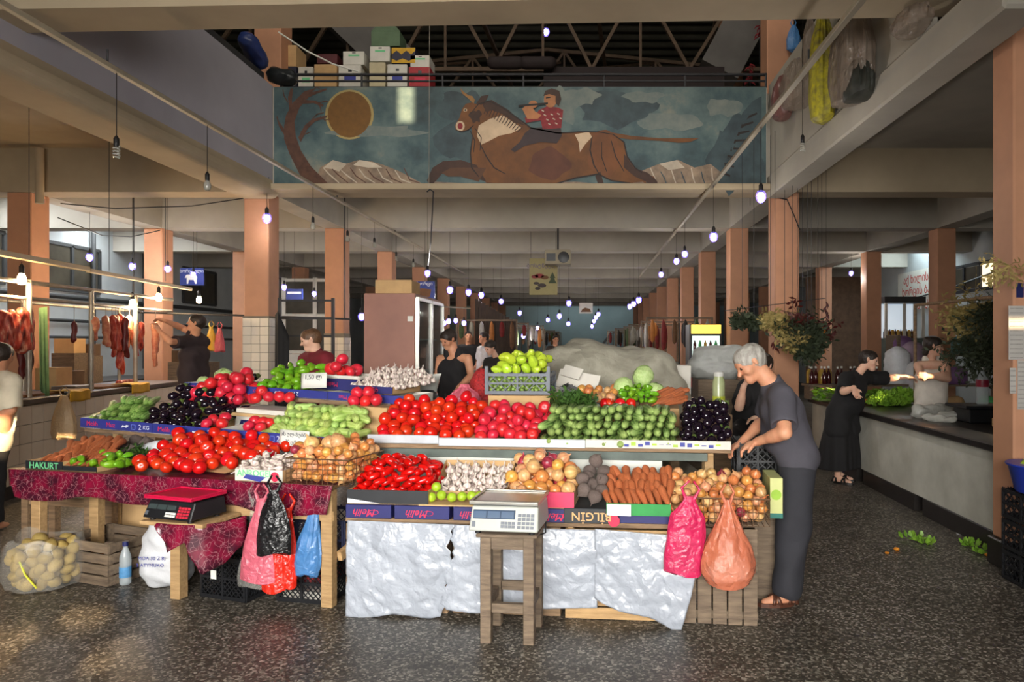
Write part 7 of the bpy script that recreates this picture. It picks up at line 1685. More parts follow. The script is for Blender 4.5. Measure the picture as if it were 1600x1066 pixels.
# v axis of the frame points along -normal; find its sign
vs_ = 1 if RC.at(0, 1, 0).x > RC.at(0, 0, 0).x else -1
def rbox(b, u0, u1, v0, v1, w0, w1): return b.box((u0, min(vs_*v0, vs_*v1), w0), (u1, max(vs_*v0, vs_*v1), w1))
rbox(MB(), 0, LR, .0, .16, .16, HR - .06).build('face_wall', M_CONCW, rc); 
for (a_, b_) in ((0, 1.75), (1.95, 3.25), (3.42, LR)): rbox(MB(), a_, b_, -.015, .16, 0, .159).build('plinth', M_BLACKST, rc, bevel=.004)
for (a_, b_) in ((1.751, 1.949), (3.251, 3.419)): rbox(MB(), a_, b_, .12, .16, 0, .159).build('recess', M_GROUT, rc)
rbox(MB(), -.02, LR, -.06, .95, HR - .059, HR).build('worktop', M_BLACKST, rc, bevel=.008)
rbox(MB(), 0, LR, .80, .92, 0, HR - .06).build('rear_wall', M_CONCW, rc)
def rp(u, v, w): return RC.at(u, vs_*v, w)
# lettuces
def leafy_heap(name, M, rad, n, m, label, seed, sz=.05, h=.6, cat='lettuce', group=None):
    rg = random.Random(seed); b = MB()
    for k in range(n):
        a = rg.uniform(0, 6.28); q = sqrt(rg.random()); el = rg.uniform(.15, 1.3)
        c = Vector((q*rad*cos(a), q*rad*sin(a)*.8, h*rad*(1 - q*q)*rg.uniform(.6, 1.0)))
        d = Vector((cos(a)*cos(el), sin(a)*cos(el), sin(el))); s_ = d.cross(Vector((0, 0, 1))).normalized() * sz*rg.uniform(.5, .9); e = c + d*sz*2; nn = d.cross(s_).normalized()*sz*.35
        b.add([c, c*.5 + e*.5 + s_ + nn, e + s_*.5, e - nn*.6, e - s_*.5, c*.5 + e*.5 - s_ + nn, c*.5 + e*.5 - nn], [(0, 1, 6), (1, 2, 6), (2, 3, 6), (3, 4, 6), (4, 5, 6), (5, 0, 6)], True)
    t = thing(name, label, cat, M, group); b.build('leaves', m, t, recalc=False)
    MB().lathe([(.02, 0), (rad*.5, .005), (rad*.4, h*rad*.6), (.02, h*rad*.75)], 10).build('heart', m, t); return t
for k, (x, y, r_, lb) in enumerate(((1385, 634, .20, 'frilly green lettuce at the near edge of the counter'), (1408, 630, .22, 'largest frilly lettuce in the middle of the heap'), (1430, 624, .20, 'frilly lettuce next to the crumpled clear plastic'), (1372, 626, .16, 'small frilly lettuce beside the woman in black'), (1436, 605, .15, 'dark romaine lettuce behind the frilly heads'), (1415, 602, .14, 'loose green lettuce under the reaching hand'))):
    u, v = rcv(x, y, HR); v = max(v*vs_, .12); leafy_heap('lettuce', T(RC.at(u, vs_*v, HR + .001 + (.08 if y < 615 else 0))), r_, 330, M_LETT if k < 4 else M_HERB, lb, 70 + k, sz=.036, h=.75)
u, v = rcv(1388, 612, HR); stack(Frame(rp(u - .1, .15, HR), rp(u + .35, .15, HR)), 0, .45, .1, .002, 3, .024, .03, .04, .1, CUCP, 'cucumber', 'long green cucumber on the herb counter behind the lettuce', 'cucumber', 'cucumbers on the herb counter', yaw=.1, yc=1.4, pitch=.0, seed=71)
u0, _ = rcv(1280, 612, HR); heap(Frame((3.05, 9.05, HR), (3.75, 9.05, HR)), 0, .6, 0, .5, lambda u, v: 0, lambda u, v: .16 + .1*v, .035, [CUC[0], PEP[0]], 'green_vegetable', 'small green vegetable heaped near the bottles on the counter', 'vegetable', 'greens near the bottles', orient='lie', sc=1.1, tight=.8, seed=72)
for k in range(5): place('tomato', TOMATO[0], T(3.30 + .07*k, 8.92 + .02*(k % 2), HR + .04 + .04*(k % 2)) @ Matrix.Scale(.04, 4), 'red tomato beside the greens near the woman in black', 'tomato', 'tomatoes near the woman in black')
# bottles
M_BOT = mat('dark_red_bottle', (66, 20, 22), .15, .3, 9, spec=.7); M_BOTY = mat('amber_bottle', (176, 140, 60), .15, .2, 9)
bm_ = MB().lathe([(.03, 0), (.034, .01), (.034, .13), (.014, .18), (.012, .22)], 12).mesh('glass', M_BOT); by_ = MB().lathe([(.045, 0), (.048, .01), (.048, .16), (.03, .19), (.03, .2)], 12).mesh('glass', M_BOTY); cp_ = MB().lathe([(.0135, .215), (.015, .22), (.015, .24), (.002, .242)], 10).mesh('cap', M_PAPER)
RS = thing('rear_bench', 'low shelf carrying bottles at the end of the herb counter', 'shelf', T(3.05, 9.62, 0)); MB().box((0, 0, 1.02), (1.5, .34, 1.05)).build('board', M_WOODG, RS); 
for x in (.03, 1.4): MB().box((x, .05, HR + .001), (x + .05, .3, 1.019)).build('foot', M_WOODG, RS)
for k in range(14):
    y_ = k >= 11
    t = thing('sauce_bottle', 'dark red sauce bottle with pale cap on the bottle shelf' if not y_ else 'amber jar on the bottle shelf near the column', 'bottle', T(3.12 + (.09*k if not y_ else .04 + .13*(k - 11)), 9.72 + .1*(k % 2) + (.1 if y_ else 0), 1.051), 'bottles on the counter shelf' if not y_ else 'amber jars on the counter shelf')
    obj('glass', by_ if y_ else bm_, t); obj('cap', cp_, t)
# crumpled clear plastic, water bottle, black scale, wooden stool piece
p = Vector((3.68, 7.35, HR))
lump('plastic_wrap', None, [((p.x - .25, p.y - .1, HR + .06), (p.x + .2, p.y + .1, HR + .07), .075, .06), ((p.x - .1, p.y - .3, HR + .04), (p.x + .15, p.y - .35, HR + .04), .05, .045), ((p.x - .3, p.y - .35, HR + .035), (p.x - .15, p.y - .6, HR + .03), .04, .035)], mat('crumpled_clear_film', (190, 190, 182), .15, .2, 9, alpha=.7, bump=.8, bscale=14, spec=.8), 'crumpled clear plastic film lying on the herb counter', 'plastic film', noise=wrinkle(.012, 30))
pw = W(1535, 632, 6.9); wb = thing('water_bottle', 'clear water bottle with red label on the black scale', 'bottle', T(pw.x, pw.y, pw.z + .002)); MB().lathe([(.05, 0), (.056, .01), (.054, .10), (.058, .14), (.056, .24), (.03, .30), (.016, .32), (.016, .34)], 16).build('bottle_body', M_CLEARP, wb); MB().lathe([(.0585, .17), (.059, .175), (.058, .235), (.0575, .24)], 16).build('paper_label', mat('crimson_label', (130, 24, 48), .4, .2, 20), wb); MB().lathe([(.018, .335), (.019, .36), (.003, .362)], 12).build('cap', M_PAPER, wb)
sc_ = thing('flat_scale', 'flat black scale with steel tray on the herb counter', 'scale', T(3.62, 6.70, HR)); hz_ = pw.z - HR; MB().box((.0, .0, hz_ - .03), (.46, .40, hz_)).build('tray', M_BLACKP, sc_, bevel=.006) ; MB().box((.06, .05, .001), (.40, .35, hz_ - .031)).build('housing', M_BLACKP, sc_, bevel=.01)
wsb = thing('small_stool', 'small pale wooden stool standing on the counter end by the column', 'stool', T(rp(LR - .42, .30, HR))); MB().box((-.14, -.12, .09), (.16, .12, .16)).build('seat', M_WOODL, wsb, bevel=.005)
for x in (-.13, .10):
    for y in (-.10, .06): MB().box((x, y, .001), (x + .05, y + .04, .089)).build('leg', M_WOODL, wsb)
tag(rbox(MB(), LR - 1.15, LR - .02, -.10, .2, HR + .002, HR + .016).build('steel_sheet', M_STEEL, None, RC.M), 'bent steel sheet lying at the counter end by the column', 'sheet')
# ---- column papers, blue basket, black crate at the right edge
def paper(x0, y0, x1, y1, D, label, lines=True):
    a_, b_ = W(x0, y0, D), W(x1, y1, D); t = thing('paper_notice', label, 'notice', T(a_.x, D, b_.z)); w_, h_ = b_.x - a_.x, a_.z - b_.z
    MB().box((0, 0, 0), (w_, .002, h_)).build('sheet', mat('old_newsprint', (176, 172, 166), .8, .08, 9), t)
    n = max(2, int(h_ / .03))
    for k in range(n): MB().box((w_*.08, -.0008, h_*(k + .3)/n), (w_*.9, 0, h_*(k + .55)/n)).build('print_line', mat('grey_print', (150, 147, 143), .7, .2, 60), t)
    return t
paper(1576, 478, 1601, 562, 4.894, 'upper newspaper sheet pasted on the right column'); paper(1578, 575, 1588, 615, 4.894, 'narrow notice pasted on the right column below the newspaper'); paper(1590, 563, 1603, 640, 4.892, 'lower white notice at the edge of the right column')
tag(MB().box((0, -.002, 0), (.05, .001, .10)).build('blue_plate', mat('navy_enamel', (30, 34, 84), .4, .1), None, T(W(1588, 465, 4.897))), 'small navy plate on the right column above the newspaper', 'plate')
gb = thing('blue_basket', 'blue plastic basket of yellow fruit at the right edge', 'basket', T(Vector((2.82, 4.42, W(1580, 782, 4.40).z))))
MB().lathe([(.15, 0), (.16, .01), (.20, .17), (.215, .18), (.215, .19), (.20, .19)], 24).build('basket_body', mat('blue_plastic', (34, 58, 170), .35, .1, 5), gb, T(.18, .2, 0))
for k in range(7): place('quince', (LIME[0][0], ()), T(Vector((2.82, 4.42, W(1580, 782, 4.40).z)) + Vector((.18 + .10*cos(k), .2 + .10*sin(k), .165 + .03*(k == 0)))) @ rrot() @ Matrix.Scale(.045, 4), 'yellow-green fruit in the blue basket at the edge', 'fruit', 'fruit in the blue basket')
p0 = W(1580, 782, 4.40); cf = Frame((2.86, 4.40, 0), (3.36, 4.40, 0))
for k in range(3): plastic_crate(cf, 0, .01, .42, .42, p0.z/3 - .004, M_BLACKP, ['lowest black crate in the stack under the blue basket', 'middle black crate in the stack under the blue basket', 'topmost black crate under the blue basket'][k], M2=T(0, 0, .002 + k*p0.z/3), pitch=.06)
# ---- floor litter
for k, (x, y, s_) in enumerate(((1428, 843, .09), (1445, 848, .06), (1515, 852, .05), (1536, 864, .07))):
    leafy_heap('lettuce_leaf', T(ground(x, y, .003)), s_, 14, M_LETT, ['trampled lettuce leaf on the aisle floor', 'torn piece of lettuce beside the trampled leaf', 'wilted leaf scrap near the counter plinth', 'leaf scrap by the right column base'][k], 90 + k, sz=.03, h=.15, cat='leaf')
for k, (x, y, s_) in enumerate(((1401, 858, .022), (1386, 864, .016), (1543, 867, .02))): place('orange_peel', POT[k % 2], T(ground(x, y, s_*.5)) @ Matrix.Diagonal((s_, s_, s_*.5, 1)), ['crushed orange fruit on the aisle floor', 'small yellow scrap on the aisle floor', 'orange scrap at the foot of the right column'][k], 'fruit scrap').data.materials[0] 
tag(MB().add([tuple(ground(1492, 830, .004)), tuple(ground(1520, 834, .004)), tuple(ground(1518, 838, .012)), tuple(ground(1496, 836, .004))], [(0, 1, 2, 3)]).build('paper_scrap', M_PAPER), 'white paper scrap by the counter plinth', 'paper')
M_OPEEL = mat('orange_scrap', (222, 140, 40), .5, .15, 20)
for o_ in [o for o in COL.objects if o.name.startswith('orange_peel')]:
    o_.material_slots[0].link = 'OBJECT'; o_.material_slots[0].material = M_OPEEL
# ---- hanging herbs and strings
M_DRYH = mat('dried_herb', (184, 160, 100), .8, .3, 20, rgb2=(130, 122, 66)); M_DKH = mat('dark_hanging_herb', (50, 60, 38), .7, .3, 20); M_REDP = mat('dried_red_pepper', (84, 28, 26), .4, .3, 14); M_ORG = mat('orange_physalis', (200, 116, 34), .5, .2, 14)
def hang_bunch(x, y, D, ln, spread, n, m, label, seed, w=.02, down=True, cat='herbs', group=None, top=None):
    p = W(x, y, D); t = leaf_bunch('herb_bunch', T(p), n, ln, spread, m, label, cat, seed, w=w, up=(0, 0, -1 if down else 1), group=group)
    tz_ = top or 2.75
    if tz_ > 3 and 2.53 < p.x < 2.9: tz_ = ZB - .095
    MB().cyl((0, 0, 0), (0, 0, tz_ - p.z), .004, n=5).build('string', M_DARKST, t); return t
hrk = thing('herb_pole', 'wooden pole hung with herbs above the herb counter', 'pole', T(0, 0, 0)); MB().cyl(W(1430, 477, 8.6), W(1575, 462, 6.4), .018, n=8).build('pole', M_WOODM, hrk)
MB().cyl(W(1430, 478, 8.6), (W(1430, 478, 8.6).x, 8.6, HR), .02, n=8).build('post', M_WOODM, hrk)
for k, (x, y, D, ln, n, m_, lb) in enumerate(((1512, 480, 7.5, .24, 90, M_DRYH, 'dried straw coloured herb bunch hanging over the woman in white'), (1524, 474, 7.2, .34, 130, M_DRYH, 'widest dried herb bunch on the pole'), (1545, 470, 7.0, .34, 110, M_DRYH, 'dried herb bunch next to the dark green one'), (1558, 468, 6.7, .36, 100, M_DKH, 'dark herb bunch at the end of the pole by the column'), (1530, 520, 7.0, .42, 120, M_DKH, 'long dark green bunch drooping over the water bottle'), (1552, 515, 6.8, .34, 90, M_DKH, 'dark green bunch beside the long drooping one'))):
    hang_bunch(x, y, D, ln*1.3, .55, int(n*1.3), m_, lb, 100 + k, w=.014, top=2.1)
p = W(1577, 415, 4.87); leaf_bunch('herb_sprig', T(p), 26, .20, .7, M_DRYH, 'dry yellow sprig pinned to the right column', 'herbs', 110, w=.01, up=(-.6, 0, -.4))
wire = MB().cyl(W(1130, 486, 9.6), W(1290, 466, 9.4), .005, n=5).build('herb_wire', M_DARKST); tag(wire, 'thin wire strung with wreaths before the right columns', 'wire')
for k, (x, y, D, ln, n, m_, lb) in enumerate(((1160, 488, 9.5, .22, 60, M_DKH, 'dark wreath of leaves on the wire left of the column'), (1178, 492, 9.5, .2, 50, M_DKH, 'smaller dark wreath on the wire by the grey head'), (1204, 486, 9.4, .25, 60, M_DRYH, 'pale dried flower bunch on the wire before the column'), (1226, 490, 9.4, .32, 70, M_DRYH, 'hanging dried bunch in clear wrap before the column'), (1254, 494, 9.3, .50, 130, M_DKH, 'tall dark green hanging bunch right of the column'), (1246, 488, 9.3, .3, 60, M_REDP, 'dark red leafy bunch above the green one'), (1268, 500, 9.2, .42, 90, M_DKH, 'second green bunch near the orange string'), (1262, 528, 9.1, .34, 90, M_DKH, 'low green bunch hanging just above the bottles'), (1238, 520, 9.15, .26, 70, M_DRYH, 'low pale dried bunch left of the green one'), (1278, 500, 9.6, .36, 80, M_REDP, 'dark red hanging bunch right of the orange string'))):
    hang_bunch(x, y, D, ln, .5, n, m_, lb, 120 + k, w=.022, top=ZS + .01)
def pepper_string(x, y0, y1, D, m, label, seed, r_=.03):
    p = W(x, y0, D); h = (y1 - y0) * D / FPX; t = thing('pepper_string', label, 'peppers', T(p)); rg = random.Random(seed); b = MB()
    for k in range(int(h / .018)):
        a = rg.uniform(0, 6.28); z = -h * k / int(h / .018); b.tube([(0, 0, z), (r_*cos(a), r_*sin(a), z - .02), (r_*1.5*cos(a), r_*1.5*sin(a), z - .06)], [.008, .012, .003], 5)
    b.build('peppers', m, t); MB().cyl((0, 0, -h), (0, 0, (ZS if D < 9.98 else ZB) + .01 - p.z), .003, n=5).build('string', M_DARKST, t); return t
pepper_string(1291, 472, 512, 9.8, M_REDP, 'string of dried red peppers above the woman in black', 1); pepper_string(1284, 512, 556, 9.3, M_ORG, 'string of orange fruit beside the green bunch', 2, .035); pepper_string(1211, 532, 548, 9.2, M_REDP, 'short red pepper cluster before the salmon column', 3, .04)
# ---- goods behind the counter: sacks, shelves, lit shop
bs = thing('goods_shelf', 'dark wooden goods shelf behind the herb counter', 'shelf', T(5.15, 11.6, 0))
for z in (.4, .9, 1.4): MB().box((0, 0, z), (3.6, .5, z + .03)).build('board', M_WOODG, bs)
for x in (0, 1.8, 3.55): MB().box((x, .02, 0), (x + .05, .48, 1.75)).build('upright', M_WOODG, bs)
rg = random.Random(5)
for k in range(22):
    z = (.43, .93, 1.43)[k % 3]; x = 5.25 + (k // 3) * .47 + rg.uniform(-.05, .05); m_ = [M_SACKW, M_CARD, mat('purple_pack', (120, 84, 130), .5, .2, 9), mat('teal_pack', (70, 110, 110), .5, .2, 9), M_GREENC][k % 5]
    q = thing('goods_packet', ['white', 'tan', 'purple', 'teal', 'green'][k % 5] + ' packet on the ' + ('lower', 'middle', 'upper')[k % 3] + ' board of the dark goods shelf', 'packet', T(x, 11.7, z + .001), 'packets on the goods shelf')
    MB().lathe([(.10, 0), (.13, .02), (.13, .18), (.10, .25), (.04, .28)], 10, fn=lobed(4, .08), M=Matrix.Diagonal((1.2, .8, 1.1, 1))).build('packet_body', m_, q)
for k, (x, y, D) in enumerate(((1400, 560, 9.9), (1424, 552, 10.1), (1432, 582, 9.7))):
    p = W(x, y, D); lump('flour_sack', None, [((p.x, p.y, .2), (p.x + .02, p.y, p.z), .20, .17)], [M_SACKW, mat('mauve_sack', (150, 128, 146), .7, .2, 6), M_SACKW][k], ['pale sack standing behind the reaching arm', 'mauve printed sack behind the lettuce', 'pale sack just behind the woman in white'][k], 'sack', res=.025, noise=wrinkle(.008, 25))
sh_ = thing('lit_kiosk', 'lit kiosk window with bottles in the right aisle', 'kiosk', T(W(1385, 520, 17).x, 17.0, 0)); wk = W(1443, 500, 17).x - W(1385, 500, 17).x
MB().box((0, 0, 0), (wk, .6, 1.75)).build('counter_front', M_GREENB, sh_); MB().box((0, .55, 1.751), (wk, .6, 2.6)).build('lit_back', glow('kiosk_light', (.75, .85, .95), .5), sh_); MB().box((-.05, -.02, 2.601), (wk + .05, .62, 2.75)).build('header', M_DARKST, sh_)
for k in range(3): MB().box((wk*k/2 - .03, 0, 1.751), (wk*k/2 + .03, .05, 2.6)).build('mullion', M_CARDW, sh_)
for k in range(12):
    q = thing('kiosk_bottle', 'coloured bottle in the lit kiosk window', 'bottle', T(sh_.location.x + .08 + k*(wk - .16)/11, 17.3, 1.752), 'bottles in the lit kiosk'); obj('glass', [bm_, by_][k % 2], q)
# brick wall and dark fittings at the right back
tag(MB().box((W(1262, 400, 22).x, 22, 0), (W(1345, 400, 22).x, 22.2, 3.7)).build('partition', mat('brown_brick_paint', (110, 84, 64), .8, .3, 6)), 'brown painted partition deep in the right aisle', 'partition')
w = thing('window_9', 'open louvre window in the right wall', 'window', T(8.99, 15.3, 2.85)); del w['category']; w['kind'] = 'structure'; fm = MB()
for a_, b_ in (((0, 0, 0), (0, 2.1, 0)), ((0, 0, .6), (0, 2.1, .6)), ((0, 0, 0), (0, 0, .6)), ((0, 2.1, 0), (0, 2.1, .6)), ((0, .7, 0), (0, .7, .6)), ((0, 1.4, 0), (0, 1.4, .6))): fm.bar(a_, b_, .07, .07)
fm.build('window_frame', M_DARKST, w)
for j in range(3): MB().box((-.006, .05 + .7*j, .05), (.006, .65 + .7*j, .55)).build('pane', MATS['dusty_glass'] if j else glow('evening_pane', (1.0, .78, .5), 1.5), w)
bn_ = thing('cloth_banner', 'white cloth banner with red handwritten letters on the right wall', 'banner', T(8.96, 17.6, 2.55)); MB().box((0, 0, 0), (.012, 2.6, 1.05)).build('cloth', mat('banner_cloth', (206, 206, 196), .8, .08, 4), bn_)
M_BRED = mat('banner_red', (176, 56, 44), .7, .1)
for k, s in enumerate(('აქ ხილის იმ', 'ხორცის ბაზრ', 'ის აქ იყო')): lettering(s, .30, M_BRED, bn_, T(-.002, 1.3, .82 - .33*k) @ RZ(-pi/2), bold=True)
tag(MB().tube([(8.95, 14.0, 3.35), (8.94, 17, 3.0), (8.93, 20.5, 2.75), (8.95, 24, 2.9)], .018, 6).build('wall_cable', M_BLACKP), 'black cable sagging along the right wall above the banner', 'cable')
# ================================================================== MURAL
YM = 9.795
mu = thing('mural', 'painted mural of a flute player riding a leaping bull', 'mural', T(0, YM, 0))
PN = [0]
def paint(name, pts, m, k, parent=mu):
    PN[0] += 1; off = .0015*k + .00018*(PN[0] % 8)
    b = MB(); P = [W(x, y, YM - off) for x, y in pts]; n = len(P)
    b.add([(p.x, -off, p.z) for p in P] , [tuple(range(n))]); return b.build(name, m, parent, recalc=False)
def oval(cx, cy, rx, ry, n=28): return [(cx + rx*cos(2*pi*i/n), cy + ry*sin(2*pi*i/n)) for i in range(n)]
def blob(cx, cy, rx, ry, seed, n=30, am=.18):
    rg = random.Random(seed); ph = [rg.uniform(0, 6.28) for _ in range(4)]
    return [(cx + rx*cos(a)*(1 + am*sin(3*a + ph[0]) + am*.6*sin(5*a + ph[1])), cy + ry*sin(a)*(1 + am*sin(4*a + ph[2]) + am*.6*sin(7*a + ph[3]))) for a in [2*pi*i/n for i in range(n)]]
def skymat():
    m, nt, p = _nt('mural_sky'); N, L = nt.nodes, nt.links
    tc = N.new('ShaderNodeTexCoord'); n = N.new('ShaderNodeTexNoise'); n.inputs['Scale'].default_value = 1.15; n.inputs['Detail'].default_value = 7; n.inputs['Roughness'].default_value = .62; L.new(tc.outputs['Object'], n.inputs['Vector'])
    r = N.new('ShaderNodeValToRGB'); e = r.color_ramp.elements; e[0].position = .30; e[0].color = (*lin((36, 48, 52)), 1); e[1].position = .74; e[1].color = (*lin((150, 142, 122)), 1)
    for q, c in ((.45, (62, 84, 88)), (.58, (92, 110, 108))): k = e.new(q); k.color = (*lin(c), 1)
    L.new(n.outputs['Fac'], r.inputs['Fac']); L.new(r.outputs['Color'], p.inputs['Base Color']); p.inputs['Roughness'].default_value = .55; return m
pm = lambda n, c, v=.25, s=3, c2=None: mat('paint_' + n, c, .6, v, s, rgb2=c2)
P_SKY = skymat(); P_TREE = pm('bark', (86, 56, 42), .35, 9); P_SUN = pm('sun', (112, 76, 24), .15, 12); P_HALO = pm('halo', (166, 146, 92)); P_MTN = pm('mountain', (158, 136, 112), .3, 5, (104, 88, 76)); P_SNOW = pm('snow', (190, 176, 156))
P_BULL = pm('bull', (118, 72, 28), .3, 3, (88, 52, 20)); P_BULLD = pm('bull_dark', (62, 38, 26), .3, 5); P_WHITE = pm('hide_white', (196, 170, 140)); P_HORN = pm('horn', (150, 108, 58)); P_SKIN = pm('rider_skin', (170, 112, 70)); P_RED = pm('rider_shirt', (130, 30, 36), .3, 20); P_TROU = pm('rider_trousers', (52, 38, 40)); P_CLOUD = pm('cloud', (122, 128, 120), .2, 4, (92, 106, 104)); P_DARKC = pm('dark_cloud', (46, 58, 64), .3, 4, (64, 82, 86)); P_LINE = pm('outline', (36, 26, 22))
paint('sky', [(428, 136), (1197, 136), (1197, 291), (428, 291)], P_SKY, 1)
for k, (a_, b_, c_, d_) in enumerate(((745, 215, 55, 52), (720, 165, 38, 24), (1150, 240, 40, 55), (960, 170, 60, 26))): paint('dark_cloud', blob(a_, b_, c_, d_, k), P_DARKC, 2)
for k, (a_, b_, c_, d_) in enumerate(((880, 165, 26, 28), (905, 152, 30, 14), (1005, 152, 30, 9), (1130, 168, 28, 14), (1045, 190, 50, 14), (590, 205, 70, 9))): paint('cloud', blob(a_, b_, c_, d_, 10 + k), P_CLOUD, 3)
paint('mountain', [(490, 292), (500, 262), (520, 250), (540, 256), (560, 250), (580, 252), (600, 258), (625, 268), (662, 288), (664, 292)], P_MTN, 3); paint('snow_cap', [(505, 262), (520, 250), (542, 256), (530, 268), (518, 264)], P_SNOW, 4); paint('snow_cap', [(552, 258), (562, 250), (584, 254), (598, 262), (575, 262)], P_SNOW, 4)
paint('mountain', [(985, 292), (1000, 268), (1030, 256), (1060, 250), (1085, 262), (1110, 256), (1130, 272), (1140, 292)], P_MTN, 3); paint('snow_cap', [(1030, 256), (1058, 250), (1070, 262), (1045, 266)], P_SNOW, 4); paint('ground_line', [(664, 292), (680, 284), (760, 288), (900, 284), (985, 292)], P_MTN, 3)
paint('sun_halo', oval(546, 179, 38, 39), P_HALO, 3); paint('sun_disc', oval(546, 179, 34, 36), P_SUN, 4)
paint('tree_trunk', [(444, 137+60), (447, 180), (458, 160), (475, 143), (492, 138), (484, 150), (468, 168), (460, 190), (462, 212), (470, 235), (486, 260), (512, 286), (490, 289), (470, 276), (452, 240), (444, 218)], P_TREE, 5)
for k, pts in enumerate((((466, 215), (476, 196), (488, 186), (512, 180), (510, 184), (492, 190), (480, 202), (470, 222)), ((452, 172), (450, 152), (454, 138), (458, 138), (456, 156), (457, 166)), ((446, 204), (436, 190), (433, 180), (432, 184), (436, 198), (446, 214)), ((474, 156), (492, 157), (506, 164), (504, 167), (490, 161), (474, 162)), ((480, 146), (496, 142), (510, 138), (510, 141), (496, 146), (482, 152)))): paint('branch', pts, P_TREE, 5)
# bull
paint('bull_body', [(735, 178), (748, 162), (765, 158), (785, 168), (805, 182), (830, 200), (870, 208), (905, 206), (935, 206), (958, 210), (975, 222), (980, 245), (992, 262), (1000, 270), (1022, 276), (1030, 292), (1016, 292), (1004, 284), (985, 286), (955, 282), (935, 272), (900, 278), (860, 290), (800, 288), (760, 286), (735, 262), (735, 240), (738, 215)], P_BULL, 5)
paint('bull_neck_patch', [(748, 196), (765, 186), (785, 180), (800, 190), (815, 200), (800, 208), (780, 212), (765, 220), (752, 226), (745, 212)], P_WHITE, 6); paint('bull_rump_patch', [(898, 210), (920, 206), (925, 214), (914, 226), (906, 238), (904, 222)], P_WHITE, 6)
paint('bull_haunch', blob(945, 240, 26, 36, 31, am=.08), P_BULLD if False else pm('bull_haunch', (112, 66, 30)), 6); paint('bull_belly_shade', blob(858, 256, 32, 24, 32, am=.1), pm('belly_brown', (92, 50, 30)), 6)
paint('bull_mane', [(752, 160), (768, 156), (795, 172), (820, 196), (805, 192), (785, 178), (768, 172), (760, 176)], P_BULLD, 6)
paint('bull_foreleg', [(745, 258), (720, 250), (692, 252), (676, 262), (667, 282), (672, 291), (682, 282), (690, 272), (712, 268), (740, 278), (760, 284)], P_BULLD, 6); paint('bull_foreleg', [(760, 262), (735, 262), (705, 262), (690, 270), (700, 276), (720, 276), (748, 284)], pm('bull_brown', (86, 54, 32)), 7)
paint('bull_hindleg', [(975, 240), (990, 262), (1012, 270), (1026, 282), (1030, 292), (1018, 292), (1010, 284), (992, 276), (975, 262)], P_BULLD, 7)
paint('bull_tail', [(950, 206), (985, 212), (1030, 216), (1062, 216), (1092, 216), (1078, 222), (1060, 223), (1030, 220), (985, 218), (955, 214)], P_BULL, 6)
paint('bull_head', [(738, 160), (752, 166), (757, 178), (750, 190), (738, 196), (730, 204), (720, 207), (712, 203), (711, 196), (718, 184), (722, 170), (728, 162)], P_BULL, 7); paint('bull_cheek', blob(743, 182, 9, 10, 33), P_BULLD, 8); paint('bull_muzzle', oval(719, 197, 7, 8), P_WHITE, 8); paint('bull_nostril', oval(719, 197, 4, 5), P_RED, 9); paint('bull_eye', oval(727, 172, 3, 2.5), P_WHITE, 8); paint('bull_pupil', oval(727, 172, 1.4, 1.8), P_LINE, 9)
paint('bull_horn', [(740, 162), (732, 154), (722, 146), (719, 137), (724, 143), (732, 149), (738, 150), (742, 156)], P_HORN, 8); paint('bull_ear', [(744, 162), (752, 150), (764, 148), (760, 156), (752, 164)], P_BULLD, 8)
# rider
paint('rider_leg', [(876, 198), (878, 212), (870, 224), (845, 222), (820, 228), (804, 238), (798, 234), (812, 222), (820, 208), (830, 200)], P_TROU, 9); paint('rider_shirt', [(842, 172), (855, 166), (872, 168), (880, 172), (877, 200), (848, 202), (845, 188), (822, 192), (820, 184), (838, 178)], P_RED, 10)
paint('rider_arm', [(816, 170), (824, 186), (840, 186), (846, 180), (836, 174), (830, 164), (822, 164)], P_SKIN, 11); paint('rider_hand', oval(833, 163, 7, 6), P_SKIN, 11); paint('rider_face', oval(860, 155, 10, 13), P_SKIN, 11); paint('rider_hair', [(849, 150), (852, 142), (862, 138), (874, 142), (877, 155), (873, 166), (868, 160), (868, 150), (858, 147)], P_BULLD, 12); paint('rider_brow', [(853, 152), (860, 151), (860, 153), (853, 154)], P_LINE, 12); paint('flute', [(810, 164), (856, 160), (856, 163), (810, 167)], P_LINE, 12)
def stroke(pts, w, m, k, name='brush_line'):
    out = []; n = len(pts)
    for sgn in (1, -1):
        for i in (range(n) if sgn == 1 else range(n - 1, -1, -1)):
            a, b = pts[max(i-1, 0)], pts[min(i+1, n-1)]; dx, dy = b[0]-a[0], b[1]-a[1]; l = math.hypot(dx, dy) or 1
            ww = w * (0.35 + 0.65 * sin(pi * (i + .5) / n)); out.append((pts[i][0] - sgn*dy/l*ww/2, pts[i][1] + sgn*dx/l*ww/2))
    return paint(name, out, m, k)
for pts, w in (([(735, 178), (748, 162), (765, 158), (785, 168), (805, 182), (830, 200), (870, 208), (905, 206), (935, 206), (958, 210)], 2.2), ([(958, 210), (975, 222), (980, 245), (992, 262), (1003, 270)], 2.5), ([(985, 286), (955, 282), (935, 272), (900, 278), (860, 290), (800, 288), (760, 286)], 2.4), ([(738, 215), (735, 240), (737, 262), (748, 276)], 2.2), ([(750, 225), (760, 245), (772, 262), (790, 272)], 2.0), ([(925, 214), (922, 235), (928, 258), (936, 272)], 2.2), ([(940, 222), (940, 245), (948, 268)], 1.6), ([(955, 220), (962, 245), (975, 268)], 1.8), ([(735, 205), (742, 220), (740, 238)], 1.6), ([(742, 200), (752, 215), (750, 235)], 1.5), ([(712, 203), (722, 206), (732, 203), (740, 196)], 1.8)): stroke(pts, w, P_LINE, 9)
for i in range(14): stroke([(762 + 4.2*i, 160 + 2.9*i), (760 + 4*i, 168 + 2.7*i), (756 + 4*i, 178 + 2.2*i)], 1.6, P_BULLD, 8)
